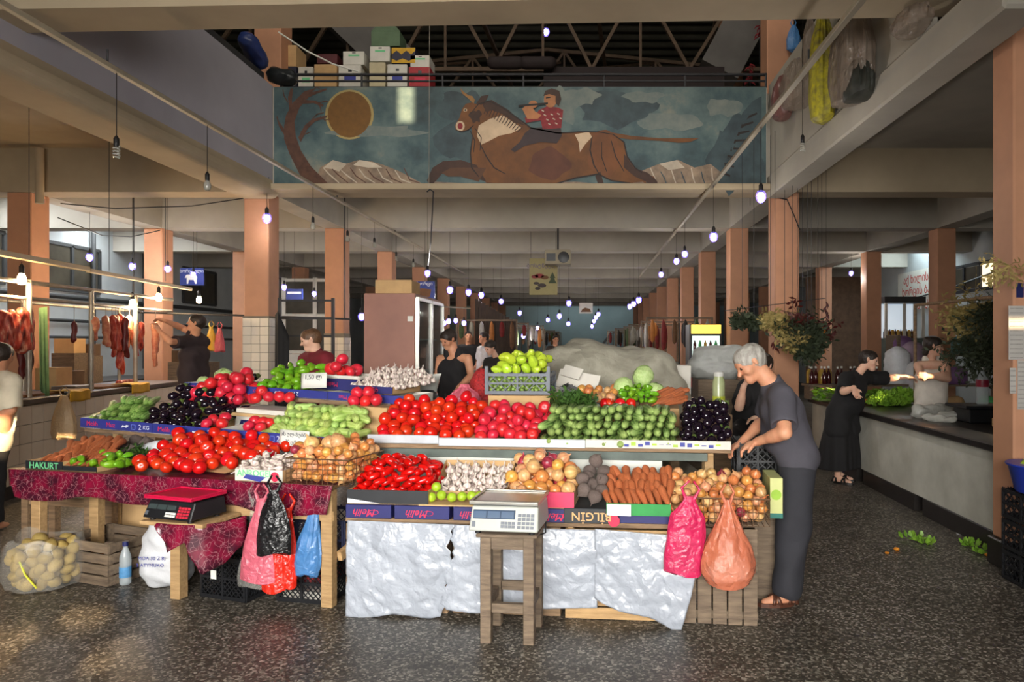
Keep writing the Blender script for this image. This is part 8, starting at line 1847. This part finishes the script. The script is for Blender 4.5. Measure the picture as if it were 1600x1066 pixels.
for i in range(10): stroke([(505 + 14*i, 262 + 2*(i % 3)), (514 + 14*i, 272 + i), (530 + 14*i, 286)], 2.0, P_TREE if i % 2 else P_SNOW, 5)
for i in range(8): stroke([(1000 + 16*i, 268 - 6*(i % 2)), (1008 + 15*i, 278), (1012 + 15*i, 289)], 2.0, P_SNOW if i % 2 else P_DARKC, 5)
for pts in ([(488, 186), (496, 178), (506, 176)], [(500, 182), (508, 188), (516, 186)], [(492, 158), (500, 166), (502, 174)], [(498, 161), (508, 158), (514, 160)], [(486, 145), (494, 136), (500, 139)], [(450, 160), (444, 150), (442, 140)], [(470, 205), (476, 210), (486, 206)]): stroke(pts, 1.8, P_TREE, 6)
for i in range(9): stroke([(846 + 3.5*i, 172 + (i*7) % 22), (848 + 3.5*i, 173 + (i*7) % 22), (850 + 3.5*i, 174 + (i*7) % 22)], 1.8, P_SNOW, 12)
for i in range(16): stroke([(1186 - 3*i, 170 + 7*i), (1170 - 3*i, 178 + 6*i), (1160 - 2*i, 194 + 5*i)], 4.0, P_LINE if i % 2 else P_DARKC, 6)
paint('bull_hindleg', [(938, 268), (945, 292), (936, 292), (930, 275)], P_BULLD, 7)
M_DARKSM = mat('soot_stain', (40, 40, 40), .8, .3, 3); paint('dark_tree_mass', [(1190, 150), (1176, 158), (1160, 176), (1150, 205), (1140, 250), (1120, 280), (1112, 292), (1190, 292)], P_DARKC, 4)
# ================================================================== GALLERY
gr = thing('gallery_railing', 'dark steel railing along the gallery above the mural', 'railing', T(0, 9.9, 5.171))
xa_, xb_ = xi + .1, xr - .02
for z in (.04, .13, .22): MB().cyl((xa_, 0, z), (xb_, 0, z), .016 if z < .2 else .022, n=8).build('rail', M_DARKST, gr)
for k in range(7): MB().cyl((xa_ + (xb_ - xa_)*k/6, 0, .001), (xa_ + (xb_ - xa_)*k/6, 0, .24), .016, n=8).build('post', M_DARKST, gr)
bxs = [(466, 104, 490, 128, 0, 'white printed fruit carton beside the brown one on the gallery'), (491, 100, 527, 130, 1, 'brown carton low on the gallery behind the railing'), (529, 101, 565, 130, 0, 'white carton under the red topped one on the gallery'), (536, 80, 570, 101, 0, 'white and red carton on the gallery second layer'), (577, 97, 603, 130, 2, 'cream carton between white ones on the gallery'), (605, 100, 637, 130, 0, 'white fruit carton under the yellow striped one on the gallery'), (578, 72, 610, 96, 0, 'white carton under the green roofed box on the gallery'), (612, 74, 650, 99, 3, 'dark carton with yellow waves on the gallery'), (580, 48, 626, 72, 4, 'green house shaped box topping the gallery stack'), (641, 86, 672, 105, 0, 'white carton atop the red one on the gallery'), (639, 104, 673, 130, 5, 'red printed carton at the end of the gallery stack'), (434, 70, 464, 104, 1, 'tall brown carton beside the gallery column'), (440, 103, 464, 130, 6, 'dark blue bundle behind the gallery railing corner'), (495, 84, 528, 99, 7, 'dark red crate on the gallery behind the cartons')]
CM = [M_CARDW, M_CARD, mat('cream_card', (196, 184, 150), .7, .1), mat('navy_yellow_card', (40, 38, 60), .6, .2), mat('dull_green_card', (86, 108, 80), .7, .15), mat('red_card', (170, 40, 48), .6, .15), mat('navy_bundle', (30, 34, 56), .6, .2), mat('maroon_crate', (84, 30, 34), .6, .2)]
for k, (x0, y0, x1, y1, c, lb) in enumerate(bxs):
    D = 10.65; a_, b_ = W(x0, y0, D), W(x1, min(y1, 132), D); zb2 = b_.z if y1 < 125 else ZG + .001
    t = thing('carton_box', lb, 'box', T(a_.x, D, zb2), 'cartons on the gallery'); w_, h_ = b_.x - a_.x, a_.z - zb2
    MB().box((0, 0, 0), (w_ - .01, .38, h_ - .003)).build('carton', CM[c], t, bevel=.004)
    if c in (0, 5): MB().box((w_*.25, -.003, h_*.62), (w_*.75, 0, h_*.74)).build('print_band', [M_INKG, M_INKR, M_INKB][k % 3], t); MB().box((w_*.42, -.003, h_*.84), (w_*.58, 0, h_*.9)).build('hand_hole', M_BLACKP, t)
    if c == 3: MB().prism([(0, h_*.55), (w_*.2, h_*.8), (w_*.4, h_*.55), (w_*.6, h_*.8), (w_*.8, h_*.55), (w_ - .01, h_*.8), (w_ - .01, h_*.97), (0, h_*.97)], .002).build('yellow_waves', M_YEL, t, T(0, -.003, 0)); MB().prism([(0, h_*.02), (w_ - .01, h_*.02), (w_ - .01, h_*.3), (w_*.7, h_*.15), (w_*.45, h_*.3), (w_*.2, h_*.15), (0, h_*.3)], .002).build('yellow_waves', M_YEL, t, T(0, -.003, 0))
    if c == 4: MB().prism([(0, h_ - .003), (w_ - .01, h_ - .003), (w_*.8, h_ + .08), (w_*.2, h_ + .08)], .38).build('roof_flap', CM[c], t)
for k, (x, y, rx) in enumerate(((868, 126, 22), (915, 126, 20), (975, 128, 26), (1075, 122, 14), (820, 128, 16))):
    p = W(x, y, 10.5); lump('clear_sack', None, [((p.x - rx*.006, p.y, ZG + .12), (p.x + rx*.006, p.y, ZG + .13), .13, .12)], mat('grey_clear_sack', (150, 146, 140), .35, .25, 9, bump=.5), ['stuffed clear sack behind the railing above the rider', 'second stuffed clear sack behind the gallery railing', 'long stuffed clear sack with reflections on the gallery', 'small pale bundle on the gallery near the right column', 'stuffed sack above the bull on the gallery'][k], 'sack', res=.025, noise=wrinkle(.012, 25))
tag(MB().box((W(850, 104, 11.4).x, 11.3, 5.165), (W(1130, 104, 11.4).x, 11.9, W(900, 108, 11.4).z)).build('dark_awning', mat('dark_awning_cloth', (36, 24, 24), .8, .2)), 'long dark covered bench on the gallery behind the railing', 'bench')
for k, x in enumerate((790, 840)): tag(obj('hammock_bag', sdf_mesh('hammock_bag', [(v3(W(x - 18, 97, 11.2)), v3(W(x + 18, 97, 11.2)), .12, .12, ((0, 1, 0), .8))], .03, .03, material=MATS['dark_awning_cloth'], clip=[(v3(W(x, 90, 11.2)), (0, 0, 1))])), ['dark sling bag hanging over the gallery above the bull head', 'dark sling bag hanging over the gallery beside the lamp'][k], 'bag')
# blue plastic on the left corner, red cloths on the right
lump('dark_bundle', None, [(v3(W(430, 118, 9.9)), v3(W(452, 122, 9.9)), .12, .12)], mat('black_bundle', (30, 34, 36), .4, .2, 9), 'dark plastic bundle at the gallery corner left of the mural', 'bundle', res=.025, noise=wrinkle(.012, 25))
lump('blue_sack', None, [(v3(W(388, 66, 9.3)), v3(W(405, 95, 9.5)), .13, .12)], mat('dark_blue_film', (36, 50, 100), .35, .2, 9), 'dark blue plastic sack on the grey parapet', 'sack', res=.025, noise=wrinkle(.012, 25))
tag(MB().box((xi - .10, 7.2, 5.201), (xi, 9.6, 5.30)).build('cloth_roll', M_DARKST), 'dark rail board along the top of the grey parapet', 'board')
for k, (x, y0, y1) in enumerate(((1187, 40, 58), (1172, 100, 130))): pepper_string(x, y0, y1, 11.0, mat('red_cloth_strip', (130, 30, 40), .8, .2), ['red cloth bundle hanging on the gallery near the column', 'red checked bundle behind the gallery railing'][k], 30 + k, .06)
# bags hung on the right parapet
def wall_bag(x, y0, y1, wpx, m, label, seed, core=None):
    D = xr * FPX / (x - CX) ; D = (xr - .10) * FPX / (x - CX); a_, b_ = W(x, y1, D), W(x, y0, D); h = b_.z - a_.z; r_ = wpx * D / FPX / 2
    return plastic_bag(T(a_.x, a_.y, a_.z), [(r_*.4, 0), (r_*.85, .03*h), (r_, .2*h), (r_*.95, .5*h), (r_*.7, .8*h), (r_*.4, .95*h), (r_*.3, h)], 8, m, label, seed, 1.8, handles=False, amp=.16)
M_CLR2 = plastic_film('smoky_film', (150, 134, 120), .55, .2, .8, 14); M_YELS = mat('yellow_sponges', (196, 186, 40), .6, .35, 16, rgb2=(120, 112, 60)); crumple(M_CLR2, 8, .6, .03)
wall_bag(1330, 10, 160, 60, M_CLR2, 'large smoky clear bag hung on the right parapet', 51); wall_bag(1285, 22, 190, 36, M_YELS, 'bag of yellow sponges hung on the right parapet', 52); wall_bag(1245, 95, 165, 46, M_CLR2, 'clear bag with red cloth hung near the mural corner', 53); wall_bag(1222, 120, 185, 30, plastic_film('reddish_film', (130, 84, 80), .75), 'reddish clear bag hung beside the mural corner', 54); wall_bag(1340, 95, 155, 42, mat('dark_net_bag', (52, 54, 48), .6, .3, 12), 'dark net bag inside the cluster on the right parapet', 55); wall_bag(1425, 12, 48, 50, M_CLR2, 'small clear bag hung high on the right parapet', 56)
wall_bag(1265, 30, 110, 20, M_CLR2, 'long twisted clear bag between parapet bags', 58)
bbg = W(1240, 82, 10.3); plastic_bag(T(bbg), [(.04, 0), (.10, .04), (.10, .2), (.06, .32), (.02, .4)], 7, M_BLUB, 'blue bag tied to the upper right column', 57, .7)
# ================================================================== LAMP RAILS, BULBS, CABLES
for nm, X, y0, y1, lb in (('lamp_rail', -3.6, 4.2, 21.0, 'pale conduit rail running down the hall over the left side'), ('lamp_rail', 1.68, 4.0, 22.0, 'pale conduit rail running down the hall over the right side')):
    t = thing(nm, lb, 'rail', T(X, 0, 3.70)); MB().box((-.024, y0, -.018), (.024, y1, .02)).build('channel', mat('dull_conduit', (160, 150, 130), .5, .2, 3), t, bevel=.004)
    for Y in (5.3, 10.2, 13.3, 16.6, 19.9): MB().cyl((0, Y, .021), (0, Y, .12), .008, n=6).build('hanger', M_DARKST, t)
G_W = glow('bulb_cold', (.86, .84, 1.0), 22.0); G_H = mat('violet_halo', (110, 90, 255), .1, .0, 3, alpha=.30, emit=(.30, .22, 1.0), estr=1.2); G_Y = glow('bulb_warm', (1.0, .72, .38), 45.0)  # the violet shell is an added glow imitating a lens halo
M_SOCK = mat('black_socket', (22, 20, 20), .5, .1); M_GLB = mat('unlit_glass', (170, 170, 160), .15, .1, 5, alpha=.6, spec=.7)
core = MB().ball((0, 0, -.075), .030, 12, 9, (1, 1, 1.35)).mesh('bulb_core', G_W); halo = MB().ball((0, 0, -.075), .046, 12, 9, (1, 1, 1.25)).mesh('bulb_glass_or_halo', G_H); warm = MB().lathe([(.004, -.135), (.025, -.13), (.034, -.10), (.032, -.075), (.02, -.045), (.015, -.03)], 14).mesh('bulb_glass_or_halo', G_Y); dead = MB().lathe([(.004, -.135), (.025, -.13), (.034, -.10), (.032, -.075), (.02, -.045), (.015, -.03)], 14).mesh('bulb_glass_or_halo', M_GLB); sock = MB().lathe([(.018, -.045), (.02, -.03), (.02, .02), (.012, .035), (.004, .045)], 12).mesh('socket', M_SOCK)
spi = MB(); spi.tube([(.022*cos(a), .022*sin(a), -.04 - .09*a/(8*pi)) for a in [i*pi/5 for i in range(41)]], .006, 6); spiral = spi.mesh('spiral_tube', M_GLB)
BIG = {}
def bulb(x, y, D, kind, label, top=None, s=1.0, group=None, light=0.0):
    p = W(x, y, D); t = thing('hanging_bulb', label, 'bulb', T(p.x, p.y, p.z + .075*s), group)
    S_ = Matrix.Scale(s, 4); obj('socket', sock, t, S_)
    if kind == 'on': obj('bulb_core', core, t, S_); obj('bulb_glass_or_halo', halo, t, S_)
    elif kind == 'warm': obj('bulb_glass_or_halo', warm, t, S_)
    elif kind == 'spiral': obj('spiral_tube', spiral, t, S_)
    else: obj('bulb_glass_or_halo', dead, t, S_)
    zt = (top + .012 if top < 3.69 and top > 3.6 else top) if (top is not None and top != ZB) else (ZB + .02 if any(abs(D - (Y + cw)) < .2 for Y in YROWS) else ZS + .01)
    if zt - p.z > .1: MB().cyl((0, 0, .04*s), (0, 0, zt - p.z - .075*s), .0035, n=5).build('flex', M_SOCK, t)
    if light:
        d = bpy.data.lights.new('bulb_light', 'POINT'); d.energy = light; d.shadow_soft_size = .05; d.color = (1.0, .70, .38) if kind == 'warm' else (1.0, .93, .86)
        o = bpy.data.objects.new('bulb_light', d); o.location = (0, 0, -.20*s); o.parent = t; COL.objects.link(o)
    return t
XLr, XRr = -3.6, 1.68
dl = lambda x: XLr * FPX / (x - CX); dr_ = lambda x: XRr * FPX / (x - CX)
bulb(182, 236, dl(182), 'spiral', 'unlit spiral bulb hanging nearest on the left rail', 3.68); bulb(324, 288, dl(324), 'off', 'unlit round bulb second on the left rail', 3.68)
bulb(417, 341, 9.7, 'on', 'lit cold bulb hanging before the tiled column', ZB, 1.3, light=6); bulb(489, 352, dl(489), 'off', 'unlit bulb third on the left rail', 3.68); bulb(543, 372, dl(543), 'off', 'unlit pale bulb fourth on the left rail', 3.68); bulb(585, 382, dl(585), 'off', 'unlit bulb fifth on the left rail', 3.68); bulb(619, 403, dl(619), 'spiral', 'unlit spiral bulb above the brown refrigerator', 3.68); bulb(646, 413, dl(646), 'off', 'small unlit bulb right of the spiral one', 3.68)
bulb(668, 427, 12.5, 'on', 'lit cold bulb above the glass fridge doors', ZB, 1.2, light=22)
bulb(1254, 228, 7.2, 'spiral', 'unlit spiral bulb hanging before the right parapet', 10.65); bulb(1189, 307, dr_(1189), 'on', 'bright lit bulb at the mural corner on the right rail', 3.68, 1.1, light=22); bulb(1115, 370, dr_(1115), 'on', 'lit bulb second on the right rail', 3.68, 1.2, light=22); bulb(1070, 397, dr_(1070), 'on', 'lit bulb third on the right rail', 3.68, 1.2); bulb(1057, 408, dr_(1057), 'on', 'lit bulb fourth on the right rail', 3.68, 1.2, light=22); bulb(1033, 429, dr_(1033), 'on', 'lit bulb fifth on the right rail', 3.68, 1.3)
FAR = [(703, 453, 15), (732, 457, 16), (752, 461, 17.5), (783, 471, 19.5), (812, 489, 23), (889, 474, 18), (874, 494, 20), (888, 506, 23), (998, 469, 17), (990, 475, 19), (984, 479, 21), (935, 491, 24), (931, 496, 26), (928, 502, 28), (925, 510, 31), (856, 500, 24), (840, 512, 26), (771, 513, 20), (818, 525, 22), (565, 495, 14), (771, 430, 16)]
FAR = FAR[:-1]
far_l = 'small lit bulb with added violet halo far down the hall'
for k, (x, y, D) in enumerate(FAR): bulb(x, y, D, 'on', far_l, ZB, 1.35 + .02*D*.6, 'lit bulbs far down the hall', light=28 if k % 2 == 0 else 0)
for k, (x, y, D) in enumerate(((694, 505, 14.2), (701, 502, 14.2), (712, 501, 14.2), (725, 505, 14.2))): bulb(x, y, D, 'on', 'small lit bulb in the row above the vest man', 2.35, 1.1, 'bulbs in the row above the vest man')
tag(MB().cyl(W(672, 478, 14.2), W(735, 482, 14.2), .015, n=6).build('lamp_bar', M_GALV), 'thin bar carrying a row of bulbs above the vest man', 'bar')
for k, (x, y, D) in enumerate(((140, 402, 11.5), (207, 416, 12.0), (262, 420, 12.6), (302, 429, 14.0), (444, 449, 14.5), (491, 459, 15.5), (1330, 427, 17))): bulb(x, y, D, 'on', ['lit cold bulb nearest over the meat aisle', 'lit cold bulb second over the meat aisle', 'lit cold bulb third over the meat aisle', 'lit cold bulb before the blue sign', 'lit cold bulb by the small blue sign', 'lit cold bulb left of the brown refrigerator', 'lit cold bulb in the right aisle near the banner'][k], ZB, 1.2, light=0 if k == 3 else 22)
for k, (x, y, v) in enumerate(((34, 434, .09), (207, 473, .12), (248, 463, .09), (311, 467, .09))):
    u, w = MC.hit(x, y, v); p = MC.at(u, v, w); bulb(x, y, p.y, 'warm', ['large warm bulb hanging nearest from the cream batten', 'warm bulb hanging over the meat cluster', 'warm bulb hanging between cluster and butcher', 'warm bulb hanging above the butcher\'s head'][k], 2.48, 1.25, light=32)
bulb(853, 50, 14.5, 'on', 'lit bulb with added violet halo hanging high under the dark roof', 9.05, 1.6)
# cables
def cable(pts, label, r_=.008, m=M_BLACKP): return tag(MB().tube(pts, r_, 6).build('hanging_cable', m), label, 'cable')
cable([W(0, 64, 5.5), W(85, 103, 6.2), W(180, 165, 7), W(280, 206, 8), W(370, 270, 9.2), W(420, 278, 9.7)], 'thin dark cable drooping along the grey parapet')
cable([W(90, 340, 9.9), W(160, 368, 10.4), W(205, 370, 11.5), W(250, 360, 12.8)], 'dark cable sagging between the left aisle columns'); cable([W(95, 318, 9.8), W(180, 326, 9.8), W(300, 322, 9.8), W(380, 310, 9.8)], 'cable slack along the left cross beam')
cable([W(667, 300, 9.7), W(672, 296, 9.7), W(677, 300, 9.7), W(673, 380, 11), W(669, 415, 12.4)], 'black flex looping from the mural ledge to a bulb', .01); cable([W(672, -120, 9.6), W(670, 292, 9.65)], 'thin white cord hanging down in front of the mural', .003, M_GALV)
cable([W(1200, 306, 9.95), W(1230, 312, 9.9), W(1240, 335, 9.92), W(1250, 360, 9.95)], 'black flex running down the right column'); cable([W(435, 50, 10.2), W(480, 80, 10.3), W(520, 100, 10.4), W(560, 112, 10.4)], 'pale cord tied across the gallery cartons', .012, M_PAPER)
# ================================================================== FAR HALL
sg = thing('hanging_sign', 'olive hanging sign with painted fruit in the middle of the hall', 'sign', T(W(827, 461, 13.8))); sw, shh = (871 - 827)*13.8/FPX, (461 - 404)*13.8/FPX
MB().box((0, 0, 0), (sw, .03, shh)).build('board', mat('olive_board', (150, 140, 98), .7, .1, 4), sg, bevel=.005); lettering('ბოსტნეული', .105, mat('violet_ink', (96, 84, 120), .7, .1), sg, T(sw*.5, -.002, shh*.80))
for k, (a_, b_, r_, m_) in enumerate(((.2, .5, .05, P_RED), (.36, .52, .065, P_RED), (.55, .48, .055, P_BULL), (.25, .32, .04, P_TROU), (.45, .26, .06, P_TROU), (.3, .18, .04, P_LINE))): MB().lathe([(r_, 0), (r_, .001)], 16, M=RX(radians(90)) @ Matrix.Diagonal((1.4, .7, 1, 1))).build('painted_fruit', m_, sg, T(sw*a_, -.0005, shh*b_))
MB().prism([(0, 0), (.16, 0), (.11, .1), (.14, .1), (.08, .22), (.02, .1), (.05, .1)], .001).build('painted_tree', mat('painted_green', (60, 72, 50), .7, .1), sg, T(sw*.68, -.002, shh*.32))
for x in (.03, sw - .03): MB().cyl((x, .015, shh), (x, .015, ZS + .01 - sg.location.z), .004, n=5).build('chain', M_DARKST, sg)
ac = thing('fan_unit', 'old fan box with a round dark opening under the beam', 'fan', T(W(851, 413, 13.0))); MB().box((0, 0, 0), (.48, .3, .27)).build('housing', mat('dirty_cream', (150, 140, 118), .6, .15, 5), ac, bevel=.008); MB().lathe([(.1, 0), (.105, .004), (.09, .008)], 24, M=RX(radians(90))).build('opening', M_BLACKP, ac, T(.35, .001, .13)); MB().box((.03, -.003, .06), (.2, 0, .2)).build('grille', M_BLACKP, ac); MB().cyl((.24, .15, .27), (.24, .15, ZB + .02 - ac.location.z), .02, n=6).build('bracket', M_DARKST, ac)
s2 = thing('hanging_sign', 'small white hanging sign far down the hall', 'sign', T(W(905, 490, 24))); MB().box((0, 0, 0), (.46, .03, .36)).build('board', M_CARDW, s2); MB().prism([(.05, .05), (.41, .05), (.36, .16), (.2, .2), (.1, .14)], .002).build('printed_shape', P_BULL, s2, T(0, -.003, 0)); MB().cyl((.23, .015, .36), (.23, .015, ZS + .01 - s2.location.z), .006, n=5).build('chain', M_DARKST, s2)
s3 = thing('hanging_sign', 'blue meat sign with a white sheep hanging in the left aisle', 'sign', T(W(281, 446, 14.2))); sw, shh = 37*14.2/FPX, 27*14.2/FPX; M_SBL = mat('royal_blue_board', (28, 50, 130), .5, .1)
MB().box((0, 0, 0), (sw, .03, shh)).build('board', M_SBL, s3); lettering('ხორცეული', .085, M_INKW, s3, T(sw*.5, -.002, shh*.82)); MB().prism([(.10, .02), (.13, .02), (.14, .1), (.24, .1), (.27, .02), (.30, .02), (.31, .16), (.27, .22), (.16, .21), (.09, .2), (.06, .14), (.1, .14)], .002).build('white_sheep', M_PAPER, s3, T(.04, -.003, .01)); MB().cyl((sw*.7, .015, shh), (sw*.7, .015, ZS + .01 - s3.location.z), .005, n=5).build('chain', M_DARKST, s3)
s4 = thing('hanging_sign', 'blue sign with a brown animal hanging behind the fridge', 'sign', T(W(648, 468, 14.0))); MB().box((0, 0, 0), (.40, .03, .36)).build('board', M_SBL, s4); lettering('ხორცი', .09, M_INKW, s4, T(.2, -.002, .31)); MB().prism([(.08, .05), (.3, .05), (.33, .2), (.12, .22), (.06, .14)], .002).build('brown_animal', P_BULL, s4, T(0, -.003, 0)); MB().cyl((.2, .015, .36), (.2, .015, ZS + .01 - s4.location.z), .005, n=5).build('chain', M_DARKST, s4)
s5 = thing('hanging_sign', 'small blue sign beside the glazed partition', 'sign', T(W(447, 470, 15.5))); MB().box((0, 0, 0), (.36, .03, .26)).build('board', M_SBL, s5); MB().box((.03, -.003, .15), (.33, 0, .2)).build('print_band', M_INKW, s5); MB().cyl((.18, .015, .26), (.18, .015, ZS + .01 - s5.location.z), .005, n=5).build('chain', M_DARKST, s5)
# yellow topped drinks fridge
yf = thing('drinks_fridge', 'drinks fridge with lit yellow header between the right columns', 'refrigerator', T(W(1078, 600, 13.4).x, 13.4, 0)); MB().box((0, .05, 0), (.62, .6, 1.98)).build('cabinet', M_BLACKP, yf, bevel=.01); MB().box((.03, -.01, 1.80), (.59, .049, 1.97)).build('lit_header', glow('yellow_header', (1.0, .75, .12), .9), yf); MB().box((.05, .02, .2), (.57, .049, 1.76)).build('lit_interior', glow('fridge_interior', (.75, .95, .9), .9), yf)
for z in (.5, .82, 1.14, 1.46): MB().box((.05, -.012, z), (.57, .018, z + .015)).build('inner_shelf', M_STEEL, yf)
for k in range(20): q = thing('drinks_bottle', 'small coloured bottle in the lit drinks fridge', 'bottle', T(yf.location.x + .09 + .10*(k % 5), 13.385, .516 + .32*(k // 5)), 'bottles in the drinks fridge'); MB().lathe([(.028, 0), (.03, .01), (.03, .13), (.012, .18), (.012, .2)], 8).build('glass', [M_BOT, M_GREENC, M_BOTY][k % 3], q)
# stalls with heaps deep in the hall
rg = random.Random(9)
FARM = [mat('stall_red', (130, 36, 34), .7, .3, 9), mat('stall_brown', (110, 76, 48), .8, .3, 9), mat('stall_dark', (52, 46, 42), .8, .3, 9), mat('stall_green', (74, 92, 50), .7, .3, 9), M_TARP, mat('stall_white', (180, 176, 168), .7, .2, 9), mat('stall_orange', (180, 112, 50), .7, .2, 9)]
FARN = ['red', 'brown', 'dark', 'green', 'grey covered', 'white', 'orange']
side = 0
for k in range(20):
    D = 11.8 + 1.35*k; sd_ = k % 2; X = (-2.9 if sd_ else 1.2) + rg.uniform(-.25, .25); c = (k * 3 + sd_) % 7
    st_ = thing('market_stall', FARN[c] + ' goods on ' + ('a left hand' if sd_ else 'a right hand') + ' stall ' + ['nearest behind the grey tarpaulin', 'nearest behind the vest man', 'second down the hall', 'second down the hall', 'third down the hall', 'third down the hall', 'fourth down the hall', 'fourth down the hall', 'fifth down the hall', 'fifth down the hall', 'sixth down the hall', 'sixth down the hall', 'seventh down the hall', 'seventh down the hall', 'eighth down the hall', 'eighth down the hall', 'ninth down the hall', 'ninth down the hall', 'tenth down the hall', 'tenth down the hall'][k], 'stall', T(X, D, 0))
    MB().box((0, 0, .0), (1.5, .9, .85)).build('table_block', FARM[(c + 2) % 3 + 0] if True else None, st_)
    pr = [((.2 + .28*j, .4, .9), (.25 + .28*j, .5, .92 + .12*rg.random()), .16, .12) for j in range(5)]
    obj('goods_heap', sdf_mesh('goods_heap', pr, .04, .04, material=FARM[c], clip=[((0, 0, .851), (0, 0, -1))], noise=wrinkle(.02, 18)), st_)
    if k > 1:
        MB().box((.02, .85, .851), (.06, .89, 2.2)).build('post', M_WOODG, st_); MB().box((1.44, .85, .851), (1.48, .89, 2.2)).build('post', M_WOODG, st_); MB().box((.061, .86, 2.15), (1.439, .88, 2.19)).build('cross_bar', M_WOODG, st_)
    for j in range(6 if k > 1 else 0):
        x = .15 + .24*j; h = rg.uniform(.3, .7); hb_ = MB().lathe([(.01, -h), (.05, -h*.9), (.06, -h*.5), (.045, -h*.15), (.01, 0)], 8, fn=lobed(3, .15)); hb_.build('hanging_goods', FARM[(c + j) % 7], st_, T(x, .83, 2.14))
dw = thing('stall_wall', 'dark ribbed stall wall in the left of the hall', 'wall panel', T(W(742, 520, 17.5).x, 17.4, 0))
for k in range(12): MB().box((.02 + .085*k, 0, 0), (.10 + .085*k, .05, 2.72 - .05*k)).build('board', mat('dark_brown_board', (62, 48, 38), .8, .25, 6), dw)
bt_ = thing('stair', 'dark steel stair at the far end of the hall', 'stair', T(W(905, 560, 36).x, 36, 0))
for k in range(9): MB().box((.16*k, 0, .22*k), (.16*k + .3, 1.0, .22*k + .05)).build('step', M_PIPE, bt_)
for y in (0, .96): MB().bar((0, y, .0), (1.6, y, 2.1), .06, .10).build('stringer', M_PIPE, bt_)
